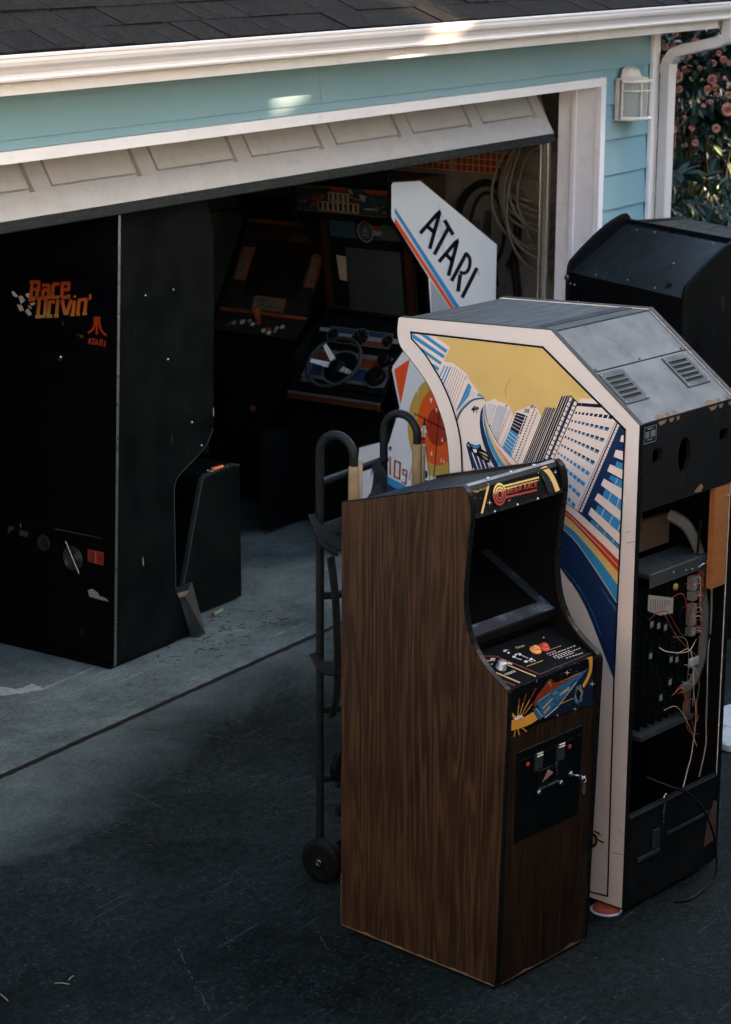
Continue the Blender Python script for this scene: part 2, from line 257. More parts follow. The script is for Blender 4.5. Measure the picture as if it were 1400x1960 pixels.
blu,6,-533 2206 -495 2178 -457 2151 -423 2122 -394 2093 -369 2063 -346 2032 -324 2002 -303 1971 -283 1939 -265 1904 -246 1868 -228 1832 -225 1834 -243 1870 -261 1906 -280 1941 -300 1973 -320 2004 -342 2034 -366 2065 -391 2095 -420 2125 -454 2153 -492 2181 -530 2209
blu,6,-461 2158 -427 2123 -392 2088 -361 2054 -336 2021 -314 1988 -291 1956 -288 1958 -310 1990 -333 2023 -358 2056 -389 2090 -424 2125 -458 2161
blu,6,-240 2141 -220 2121 -200 2101 -179 2079 -158 2056 -137 2031 -115 2006 -112 2008 -134 2033 -155 2058 -176 2082 -197 2103 -217 2123 -237 2143
blu,6,-186 2074 -174 2066 -161 2057 -149 2048 -137 2040 -125 2032 -113 2025 -111 2027 -123 2035 -134 2043 -146 2051 -159 2059 -171 2068 -184 2077
blu,6,-1177 2978 -1142 2896 -1092 2834 -1058 2769 -1051 2773 -1085 2837 -1135 2899 -1170 2981
wht,2,-1175 3180 -1146 3189 -1108 3211 -1081 3198 -1000 3188 -968 3154 -950 3110 -933 3155 -784 3220 -735 3151 -868 2820 -910 2812 -1044 2908 -1133 3012 -1170 3067
lgr,3,-1156 3174 -1097 3170 -1143 3054 -1165 3068 -1171 3120
ind,4,-1095 3169 -1097 3162 -1093 3162 -1090 3168
ind,4,-1100 3157 -1102 3151 -1098 3150 -1095 3157
ind,4,-1105 3146 -1107 3140 -1103 3139 -1100 3145
ind,4,-1110 3135 -1112 3128 -1108 3127 -1105 3134
ind,4,-1115 3123 -1117 3117 -1113 3116 -1110 3122
ind,4,-1120 3112 -1122 3105 -1118 3105 -1115 3111
ind,4,-1125 3100 -1127 3094 -1123 3093 -1120 3099
ind,4,-1130 3089 -1133 3082 -1128 3082 -1125 3088
ind,4,-1135 3077 -1138 3071 -1133 3070 -1130 3077
ind,4,-1140 3066 -1143 3060 -1138 3059 -1135 3065
ind,4,-1145 3054 -1148 3048 -1143 3047 -1140 3054
ind,4,-1080 3164 -1083 3158 -1078 3157 -1075 3164
ind,4,-1085 3153 -1088 3146 -1083 3145 -1080 3152
ind,4,-1090 3141 -1093 3134 -1088 3134 -1086 3140
ind,4,-1095 3129 -1098 3122 -1093 3122 -1091 3128
ind,4,-1100 3117 -1103 3111 -1099 3110 -1096 3116
ind,4,-1105 3105 -1108 3099 -1104 3098 -1101 3105
ind,4,-1111 3093 -1113 3087 -1109 3086 -1106 3093
ind,4,-1116 3082 -1118 3075 -1114 3074 -1111 3081
ind,4,-1121 3070 -1124 3063 -1119 3063 -1116 3069
ind,4,-1126 3058 -1129 3051 -1124 3051 -1121 3057
ind,4,-1131 3046 -1134 3039 -1129 3039 -1126 3045
lgr,3,-1070 3174 -997 3167 -1083 2946 -1133 3012
gry,4,-1068 3172 -1130 3013 -1129 3012 -1066 3172
gry,4,-1061 3171 -1125 3006 -1124 3005 -1059 3171
gry,4,-1054 3171 -1120 2999 -1119 2998 -1052 3171
gry,4,-1047 3170 -1115 2991 -1114 2991 -1045 3170
gry,4,-1040 3169 -1110 2984 -1109 2984 -1038 3169
gry,4,-1033 3169 -1105 2977 -1104 2977 -1031 3169
gry,4,-1026 3168 -1100 2970 -1099 2970 -1024 3168
gry,4,-1019 3167 -1095 2963 -1093 2963 -1017 3167
gry,4,-1012 3167 -1090 2956 -1088 2956 -1010 3166
gry,4,-1005 3166 -1085 2949 -1083 2949 -1003 3166
ind,4,-1016 3184 -1000 3184 -1003 3173 -1016 3173
blk,4,-1153 3035 -1131 3032 -1139 3011 -1150 3023
ind,4,-986 3161 -990 3153 -983 3152 -979 3160
ind,4,-992 3147 -996 3138 -990 3137 -986 3146
ind,4,-999 3132 -1002 3124 -996 3123 -992 3131
ind,4,-1005 3118 -1009 3109 -1002 3108 -999 3117
ind,4,-1011 3103 -1015 3095 -1009 3094 -1005 3102
ind,4,-1018 3089 -1022 3080 -1015 3079 -1011 3088
ind,4,-1024 3074 -1028 3066 -1022 3064 -1018 3073
ind,4,-1031 3060 -1035 3051 -1028 3050 -1024 3059
ind,4,-1037 3045 -1041 3036 -1034 3035 -1031 3044
ind,4,-1044 3031 -1047 3022 -1041 3021 -1037 3029
ind,4,-1050 3016 -1054 3007 -1047 3006 -1044 3015
ind,4,-1056 3001 -1060 2992 -1054 2991 -1050 3000
ind,4,-1063 2987 -1067 2978 -1060 2977 -1056 2985
ind,4,-1069 2972 -1073 2963 -1067 2962 -1063 2971
ind,4,-1076 2957 -1080 2948 -1073 2947 -1069 2956
ind,4,-971 3154 -1073 2935 -1071 2934 -969 3154
ind,4,-962 3106 -1045 2913 -1043 2912 -960 3106
nbk,3,-929 3148 -855 3141 -910 3008 -975 3033
blu,3,-975 3033 -910 3008 -969 2862 -1033 2908
wht,4,-936 3132 -860 3122 -859 3125 -934 3135
wht,4,-943 3112 -868 3099 -867 3102 -941 3115
wht,4,-951 3093 -877 3076 -875 3079 -949 3096
wht,4,-960 3074 -886 3053 -884 3056 -958 3077
wht,4,-968 3054 -899 3030 -897 3033 -967 3057
wht,4,-984 3017 -921 2983 -919 2986 -981 3019
wht,4,-994 2993 -931 2960 -929 2963 -991 2996
wht,4,-1004 2970 -941 2935 -939 2937 -1002 2973
wht,4,-1014 2947 -950 2909 -948 2912 -1012 2949
wht,4,-1024 2926 -961 2886 -958 2888 -1022 2928
wht,4,-855 3142 -970 2860 -965 2859 -851 3141
nbk,4,-849 3139 -855 3125 -844 3124 -839 3137
nbk,4,-857 3120 -863 3107 -852 3105 -846 3118
nbk,4,-865 3102 -871 3088 -860 3086 -854 3100
nbk,4,-873 3083 -879 3070 -868 3068 -862 3081
nbk,4,-881 3064 -887 3051 -876 3049 -870 3063
nbk,4,-889 3046 -895 3032 -884 3030 -878 3044
nbk,4,-897 3027 -903 3013 -892 3012 -886 3025
blu,4,-910 2997 -916 2982 -906 2981 -900 2995
blu,4,-918 2977 -925 2962 -915 2961 -908 2975
blu,4,-927 2957 -933 2942 -923 2941 -917 2955
blu,4,-936 2937 -942 2922 -932 2921 -926 2935
blu,4,-945 2917 -951 2902 -941 2901 -935 2915
blu,4,-953 2897 -960 2882 -950 2880 -943 2895
blu,4,-962 2876 -968 2862 -958 2860 -952 2875
gry,3,-862 3183 -829 3183 -835 3157 -870 3156
gry,3,-816 3214 -789 3215 -798 3192 -824 3192
blk,4,-830 3188 -837 3157 -833 3157 -826 3188
blk,4,-784 3208 -788 3197 -780 3196 -776 3207
blk,4,-791 3190 -796 3179 -788 3178 -784 3189
blk,4,-799 3172 -804 3161 -796 3160 -791 3171
blk,4,-807 3154 -811 3143 -803 3142 -799 3152
blk,4,-814 3136 -819 3125 -811 3123 -807 3134
blk,4,-822 3117 -827 3106 -819 3105 -814 3116
blk,4,-830 3099 -834 3088 -827 3087 -822 3098
blk,4,-838 3081 -842 3070 -834 3069 -830 3080
blk,4,-845 3063 -850 3052 -842 3050 -837 3061
blk,4,-853 3044 -858 3033 -850 3032 -845 3043
blk,4,-861 3026 -865 3015 -858 3014 -853 3025
blk,4,-869 3008 -873 2997 -865 2995 -861 3007
blk,4,-876 2989 -881 2978 -873 2977 -868 2988
blk,4,-884 2971 -889 2960 -881 2959 -876 2970
blk,4,-892 2953 -897 2942 -889 2940 -884 2951
blk,4,-900 2934 -904 2923 -897 2922 -892 2933
blk,4,-908 2916 -912 2905 -904 2903 -900 2914
blk,4,-915 2897 -920 2886 -912 2885 -907 2896
blk,4,-923 2879 -928 2868 -920 2866 -915 2877
blk,4,-931 2860 -936 2849 -928 2848 -923 2859
blk,4,-771 3171 -775 3161 -768 3160 -764 3170
blk,4,-778 3154 -782 3144 -775 3143 -771 3153
blk,4,-785 3137 -789 3127 -782 3126 -778 3136
blk,4,-792 3120 -796 3110 -789 3109 -785 3119
blk,4,-799 3103 -804 3093 -797 3092 -792 3102
blk,4,-806 3086 -811 3076 -804 3075 -800 3085
blk,4,-814 3069 -818 3059 -811 3058 -807 3068
blk,4,-821 3052 -825 3042 -818 3041 -814 3051
blk,4,-828 3035 -832 3025 -825 3024 -821 3034
blk,4,-835 3018 -840 3008 -833 3007 -828 3017
blk,4,-842 3001 -847 2991 -840 2989 -835 3000
blk,4,-850 2984 -854 2973 -847 2972 -843 2983
blk,4,-857 2966 -861 2956 -854 2955 -850 2965
blk,4,-864 2949 -868 2939 -862 2938 -857 2948
blk,4,-871 2932 -876 2922 -869 2921 -864 2931
blk,4,-879 2915 -883 2904 -876 2903 -872 2914
blk,4,-886 2897 -890 2887 -883 2886 -879 2896
blk,4,-893 2880 -898 2870 -891 2869 -886 2879
blk,4,-901 2863 -905 2852 -898 2851 -894 2862
blk,4,-908 2845 -912 2835 -905 2834 -901 2844
nbk,3,-703 3213 -623 3221 -587 3299 -515 3316 -711 2861 -876 2818
wht,4,-696 3213 -864 2827 -861 2827 -693 3212
wht,4,-681 3215 -848 2830 -845 2829 -677 3214
wht,4,-665 3217 -832 2833 -829 2832 -662 3217
wht,4,-650 3219 -816 2835 -813 2835 -646 3218
wht,4,-634 3220 -800 2838 -796 2837 -631 3220
wht,4,-620 3228 -788 2840 -785 2839 -617 3228
wht,4,-606 3259 -787 2840 -784 2839 -602 3259
wht,4,-587 3299 -786 2840 -782 2840 -584 3298
wht,4,-568 3304 -767 2843 -764 2843 -565 3303
wht,4,-551 3308 -750 2846 -747 2846 -547 3307
wht,4,-530 3312 -730 2850 -726 2849 -527 3312
nbk,3,-513 3318 -454 3278 -633 2888 -711 2861
wht,4,-516 3308 -497 3300 -508 3274 -528 3282
wht,4,-483 3285 -464 3278 -474 3254 -494 3261
wht,4,-530 3275 -511 3268 -522 3242 -542 3249
wht,4,-497 3256 -477 3248 -487 3225 -507 3232
wht,4,-545 3243 -525 3236 -536 3210 -556 3217
wht,4,-510 3226 -490 3219 -501 3195 -520 3202
wht,4,-559 3211 -539 3204 -550 3178 -570 3185
wht,4,-523 3197 -503 3189 -514 3166 -533 3173
wht,4,-573 3178 -553 3171 -565 3145 -584 3152
wht,4,-536 3167 -516 3160 -527 3136 -547 3143
wht,4,-587 3146 -567 3139 -579 3113 -599 3120
wht,4,-549 3137 -529 3130 -540 3106 -560 3113
wht,4,-601 3113 -582 3106 -593 3080 -613 3087
wht,4,-562 3107 -543 3100 -553 3076 -573 3083
wht,4,-616 3081 -596 3074 -607 3047 -627 3054
wht,4,-576 3078 -556 3071 -566 3046 -586 3054
wht,4,-630 3048 -610 3041 -622 3014 -642 3021
wht,4,-589 3048 -569 3041 -580 3016 -600 3024
wht,4,-644 3015 -625 3008 -636 2981 -656 2989
wht,4,-602 3018 -582 3011 -593 2986 -613 2993
wht,4,-659 2982 -639 2975 -650 2949 -671 2956
wht,4,-616 2988 -596 2981 -606 2956 -626 2963
wht,4,-673 2949 -653 2942 -665 2915 -685 2923
wht,4,-629 2958 -609 2950 -620 2926 -640 2933
wht,4,-688 2916 -668 2909 -679 2882 -700 2889
wht,4,-642 2927 -622 2920 -633 2896 -653 2903
nav,4,-502 3301 -680 2884 -664 2881 -486 3298
wht,3,-456 3277 -438 3309 -330 3320 -175 3205 -440 2603 -513 2634 -627 2895
nbk,4,-453 3279 -426 3282 -437 3260 -464 3257
nbk,4,-424 3282 -395 3284 -406 3262 -435 3260
nbk,4,-395 3285 -365 3287 -376 3265 -406 3262
nbk,4,-366 3287 -334 3290 -345 3268 -377 3265
nbk,4,-338 3290 -304 3292 -315 3270 -348 3267
nbk,4,-309 3292 -274 3295 -285 3273 -320 3270
nbk,4,-472 3221 -458 3221 -465 3207 -479 3207
nbk,4,-447 3222 -431 3223 -439 3208 -454 3208
nbk,4,-420 3224 -403 3225 -410 3209 -428 3208
nbk,4,-391 3226 -372 3227 -380 3210 -399 3209
nbk,4,-361 3228 -339 3229 -348 3211 -369 3210
nbk,4,-328 3230 -304 3231 -314 3212 -337 3211
nbk,4,-293 3233 -268 3234 -278 3213 -303 3212
nbk,4,-257 3235 -229 3236 -240 3214 -268 3213
nbk,4,-219 3237 -188 3239 -200 3215 -230 3214
nbk,4,-500 3165 -487 3165 -490 3158 -504 3158
blu,4,-504 3158 -490 3158 -493 3151 -507 3151
nbk,4,-475 3165 -460 3164 -464 3157 -479 3157
blu,4,-479 3157 -464 3157 -467 3149 -483 3150
nbk,4,-448 3164 -431 3164 -435 3156 -452 3156
blu,4,-452 3156 -435 3156 -439 3148 -456 3148
nbk,4,-419 3164 -400 3163 -404 3155 -424 3155
blu,4,-424 3155 -404 3155 -409 3146 -428 3147
nbk,4,-389 3163 -368 3162 -372 3153 -393 3154
blu,4,-393 3154 -372 3153 -376 3144 -398 3145
nbk,4,-356 3163 -333 3162 -337 3152 -361 3153
blu,4,-361 3153 -337 3152 -342 3142 -365 3143
nbk,4,-321 3162 -296 3161 -301 3151 -326 3152
blu,4,-326 3152 -301 3151 -306 3140 -331 3141
nbk,4,-285 3161 -257 3160 -262 3149 -290 3150
blu,4,-290 3150 -262 3149 -268 3138 -296 3139
nbk,4,-247 3161 -216 3160 -222 3148 -252 3149
blu,4,-252 3149 -222 3148 -228 3136 -258 3137
nbk,4,-523 3111 -509 3110 -512 3103 -526 3104
blu,4,-526 3104 -512 3103 -516 3096 -529 3097
nbk,4,-499 3109 -483 3108 -487 3100 -502 3102
blu,4,-502 3102 -487 3100 -491 3093 -506 3094
nbk,4,-473 3107 -456 3105 -460 3097 -477 3099
blu,4,-477 3099 -460 3097 -464 3089 -481 3091
nbk,4,-445 3105 -426 3103 -430 3094 -449 3096
blu,4,-449 3096 -430 3094 -435 3085 -453 3087
nbk,4,-416 3102 -395 3100 -399 3091 -420 3093
blu,4,-420 3093 -399 3091 -404 3082 -424 3084
nbk,4,-384 3099 -361 3097 -366 3087 -389 3090
blu,4,-389 3090 -366 3087 -371 3077 -394 3080
nbk,4,-351 3097 -326 3094 -331 3083 -356 3086
blu,4,-356 3086 -331 3083 -336 3073 -361 3076
nbk,4,-316 3094 -289 3091 -294 3079 -321 3082
blu,4,-321 3082 -294 3079 -299 3068 -327 3071
nbk,4,-279 3090 -250 3087 -255 3075 -285 3078
blu,4,-285 3078 -255 3075 -261 3063 -291 3067
nbk,4,-546 3057 -533 3054 -536 3047 -549 3050
blu,4,-549 3050 -536 3047 -539 3040 -553 3043
nbk,4,-523 3053 -508 3050 -512 3042 -527 3045
blu,4,-527 3045 -512 3042 -515 3035 -530 3038
nbk,4,-498 3048 -482 3045 -486 3037 -502 3040
blu,4,-502 3040 -486 3037 -490 3029 -506 3032
nbk,4,-472 3043 -454 3040 -458 3031 -476 3035
blu,4,-476 3035 -458 3031 -462 3022 -480 3026
nbk,4,-444 3038 -423 3034 -428 3025 -448 3029
blu,4,-448 3029 -428 3025 -432 3016 -452 3020
nbk,4,-414 3033 -392 3028 -396 3018 -418 3023
blu,4,-418 3023 -396 3018 -401 3008 -423 3013
nbk,4,-382 3027 -358 3022 -363 3011 -387 3016
blu,4,-387 3016 -363 3011 -368 3001 -392 3006
nbk,4,-349 3021 -322 3015 -328 3004 -354 3009
blu,4,-354 3009 -328 3004 -333 2993 -359 2998
nbk,4,-314 3014 -285 3008 -290 2996 -319 3002
blu,4,-319 3002 -290 2996 -296 2984 -325 2990
nbk,4,-571 3001 -558 2997 -562 2990 -575 2994
blu,4,-575 2994 -562 2990 -565 2983 -578 2987
nbk,4,-549 2995 -535 2991 -538 2983 -553 2987
blu,4,-553 2987 -538 2983 -542 2976 -556 2980
nbk,4,-525 2989 -509 2984 -513 2976 -529 2981
blu,4,-529 2981 -513 2976 -517 2968 -533 2972
nbk,4,-499 2982 -481 2977 -486 2968 -503 2973
blu,4,-503 2973 -486 2968 -490 2960 -507 2965
nbk,4,-471 2975 -452 2969 -456 2960 -476 2965
blu,4,-476 2965 -456 2960 -461 2951 -480 2956
nbk,4,-442 2967 -421 2961 -426 2951 -447 2957
blu,4,-447 2957 -426 2951 -430 2941 -452 2947
nbk,4,-411 2959 -388 2952 -393 2942 -416 2948
blu,4,-416 2948 -393 2942 -398 2931 -421 2938
nbk,4,-379 2950 -353 2943 -358 2932 -384 2939
blu,4,-384 2939 -358 2932 -364 2920 -389 2928
nbk,4,-344 2941 -316 2933 -322 2921 -350 2929
blu,4,-350 2929 -322 2921 -328 2909 -356 2917
blu,4,-595 2947 -583 2943 -590 2928 -602 2933
blu,4,-574 2940 -560 2934 -567 2919 -581 2924
blu,4,-550 2931 -535 2925 -543 2909 -558 2915
blu,4,-526 2922 -509 2916 -517 2898 -534 2905
blu,4,-499 2913 -481 2906 -490 2887 -508 2894
blu,4,-471 2903 -451 2895 -460 2875 -481 2883
blu,4,-442 2892 -419 2883 -429 2862 -452 2871
blu,4,-410 2881 -386 2871 -397 2848 -421 2858
blu,4,-377 2869 -351 2858 -362 2834 -389 2844
blu,4,-531 2856 -509 2845 -520 2822 -542 2833
blu,4,-501 2841 -477 2830 -488 2807 -512 2818
blu,4,-471 2827 -446 2815 -457 2792 -482 2804
blu,4,-441 2812 -414 2799 -425 2776 -452 2789
blu,4,-411 2798 -383 2784 -394 2761 -422 2775
blu,4,-502 2760 -482 2748 -493 2725 -513 2737
blu,4,-473 2743 -449 2728 -460 2705 -484 2719
blu,4,-443 2725 -417 2709 -428 2686 -454 2702
blu,4,-505 2675 -487 2661 -498 2638 -517 2652
blu,4,-476 2653 -451 2635 -462 2612 -487 2630
nav,3,-160 3198 -102 3167 -107 2584 -112 2414 -259 2499 -430 2593 -429 2598
wht,4,-179 3204 -447 2602 -433 2600 -166 3202
nav,5,-175 3203 -440 2604 -437 2603 -172 3203
nav,5,-164 3200 -426 2602 -419 2601 -157 3199
wht,4,-157 3194 -419 2597 -403 2594 -142 3191
nav,5,-157 3194 -158 3192 -141 3188 -140 3191
nav,5,-165 3175 -166 3172 -150 3169 -149 3171
nav,5,-174 3155 -175 3153 -158 3149 -157 3152
nav,5,-182 3136 -184 3133 -167 3130 -166 3132
nav,5,-191 3116 -192 3114 -175 3110 -174 3113
nav,5,-200 3097 -201 3094 -184 3091 -183 3093
nav,5,-208 3077 -209 3075 -193 3071 -191 3074
nav,5,-217 3058 -218 3055 -201 3052 -200 3054
nav,5,-225 3038 -227 3035 -210 3032 -209 3035
nav,5,-234 3018 -235 3016 -218 3012 -217 3015
nav,5,-243 2998 -244 2996 -227 2993 -226 2995
nav,5,-251 2979 -253 2976 -236 2973 -235 2975
nav,5,-260 2959 -261 2956 -244 2953 -243 2956
nav,5,-269 2939 -270 2937 -253 2933 -252 2936
nav,5,-278 2919 -279 2917 -262 2913 -261 2916
nav,5,-286 2899 -287 2897 -270 2894 -269 2896
nav,5,-295 2880 -296 2877 -279 2874 -278 2876
nav,5,-304 2860 -305 2857 -288 2854 -287 2856
nav,5,-313 2840 -314 2837 -297 2834 -296 2836
nav,5,-321 2820 -322 2817 -305 2814 -304 2816
nav,5,-330 2800 -331 2797 -314 2794 -313 2796
nav,5,-339 2780 -340 2777 -323 2774 -322 2776
nav,5,-348 2760 -349 2757 -332 2754 -331 2756
nav,5,-357 2739 -358 2737 -341 2734 -339 2736
nav,5,-365 2719 -367 2717 -349 2713 -348 2716
nav,5,-374 2699 -375 2696 -358 2693 -357 2696
nav,5,-383 2679 -384 2676 -367 2673 -366 2676
nav,5,-392 2659 -393 2656 -376 2653 -375 2655
nav,5,-401 2638 -402 2636 -385 2633 -384 2635
nav,5,-410 2618 -411 2615 -394 2612 -393 2615
wht,4,-126 3126 -111 3129 -109 3086 -137 3086
wht,4,-164 3030 -112 3030 -111 2974 -179 2985
wht,4,-203 2934 -109 2916 -111 2856 -223 2888
wht,4,-246 2836 -108 2797 -110 2726 -266 2792
wht,4,-286 2738 -108 2661 -107 2586 -311 2693
wht,4,-334 2638 -105 2509 -107 2438 -354 2592
blu,4,-156 2960 -110 2954 -114 2913 -165 2924
blu,4,-195 2867 -110 2848 -111 2792 -207 2843
blu,4,-234 2775 -112 2728 -113 2656 -251 2726
blu,4,-286 2662 -111 2581 -109 2509 -300 2623
blu,4,-326 2564 -112 2435 -112 2414 -337 2542
blu,4,-284 2670 -110 2595 -110 2579 -280 2666
wht,5,-146 2858 -160 2815 -156 2815 -142 2858
wht,5,-190 2756 -209 2702 -205 2702 -186 2755
wht,5,-128 2735 -149 2668 -145 2667 -123 2735
wht,5,-238 2647 -259 2593 -255 2593 -234 2647
wht,5,-235 2648 -258 2595 -254 2594 -230 2647
wht,5,-173 2616 -199 2557 -194 2556 -168 2615
wht,5,-117 2572 -135 2517 -130 2516 -113 2571
wht,5,-282 2541 -288 2525 -283 2524 -277 2541
wht,5,-222 2507 -232 2483 -228 2482 -218 2506
wht,5,-160 2466 -166 2447 -161 2446 -155 2466
nbk,5,-170 2978 -112 2965 -110 2969 -167 2983
nbk,5,-213 2879 -112 2847 -109 2852 -210 2883
blk,7,-1808 3539 -729 3581 -728 3594 -1806 3553
blk,7,-746 3585 -102 3157 -92 3168 -735 3596
blk,7,-108 3173 -112 2579 -101 2581 -96 3174
blk,7,-112 2587 -120 2003 -108 2005 -101 2589
blk,7,-120 2011 -124 1556 -112 1558 -108 2013
blk,7,-124 1564 -116 104 -104 108 -112 1567
blk,7,-104 117 -377 93 -380 82 -106 105
blk,7,-1806 3548 -1800 3501 -1782 3489 -1765 3478 -1747 3465 -1728 3450 -1708 3434 -1686 3416 -1664 3394 -1641 3369 -1618 3344 -1596 3319 -1573 3293 -1550 3265 -1527 3231 -1504 3195 -1482 3160 -1464 3126 -1449 3094 -1434 3062 -1421 3031 -1410 3001 -1399 2968 -1390 2933 -1381 2895 -1374 2851 -1369 2800 -1366 2742 -1363 2684 -1354 2493 -1341 2496 -1350 2687 -1353 2744 -1356 2802 -1361 2854 -1368 2898 -1377 2936 -1387 2972 -1397 3005 -1409 3036 -1422 3067 -1436 3099 -1452 3132 -1470 3165 -1492 3201 -1515 3237 -1539 3271 -1562 3300 -1585 3326 -1607 3351 -1630 3376 -1653 3401 -1676 3423 -1697 3442 -1718 3458 -1738 3473 -1756 3486 -1772 3497 -1788 3507 -1793 3551
gry,1,-80 2521 -34 2539 -36 2543 -81 2524
gry,1,-62 2458 -1 2483 -3 2487 -63 2462
gry,1,-86 414 2 426 3 431 -85 419
gry,1,-170 1969 -177 1934 -172 1934 -165 1970
gry,1,-42 577 -17 560 -13 564 -38 582
ochre,2,-1008 3234 -1013 3249 -1018 3264 -1017 3281 -1008 3303 -993 3328 -978 3353 -985 3355 -1000 3330 -1015 3305 -1025 3282 -1026 3263 -1021 3247 -1016 3231
blk,8,-192 504 -196 498 -203 498 -203 504 -196 508
blk,8,-168 511 -172 504 -180 504 -181 511 -173 516
blk,8,-234 504 -239 496 -247 496 -248 504 -240 508
blk,8,-194 497 -195 495 -197 495 -197 497 -195 498
blk,8,-205 522 -208 517 -214 517 -214 522 -209 525
blk,8,-200 533 -202 530 -205 530 -205 533 -202 535
blk,8,-216 490 -221 483 -228 483 -228 489 -221 493
blk,8,-229 491 -231 489 -233 489 -233 491 -231 492
blk,8,-198 529 -199 527 -200 527 -200 529 -199 530
nbk,8,-202 469 -202 457 -204 446 -208 435 -214 426 -221 418 -228 412 -236 408 -244 407 -252 409 -259 413 -265 419 -270 427 -273 437 -275 448 -274 459 -272 470 -268 481 -262 490 -256 498 -248 504 -240 508 -232 509 -224 507 -217 504 -211 497 -206 489 -203 479
ochre,9,-218 464 -218 458 -219 451 -222 445 -225 440 -228 435 -232 432 -237 430 -241 429 -246 430 -250 432 -253 436 -256 440 -258 446 -258 452 -258 459 -257 465 -255 471 -252 477 -248 481 -244 485 -239 487 -235 487 -230 486 -226 484 -223 480 -220 476 -219 470
blk,8,-235 519 -186 511 -181 523 -230 530
blk,8,-225 471 -155 459 -150 471 -220 483"""
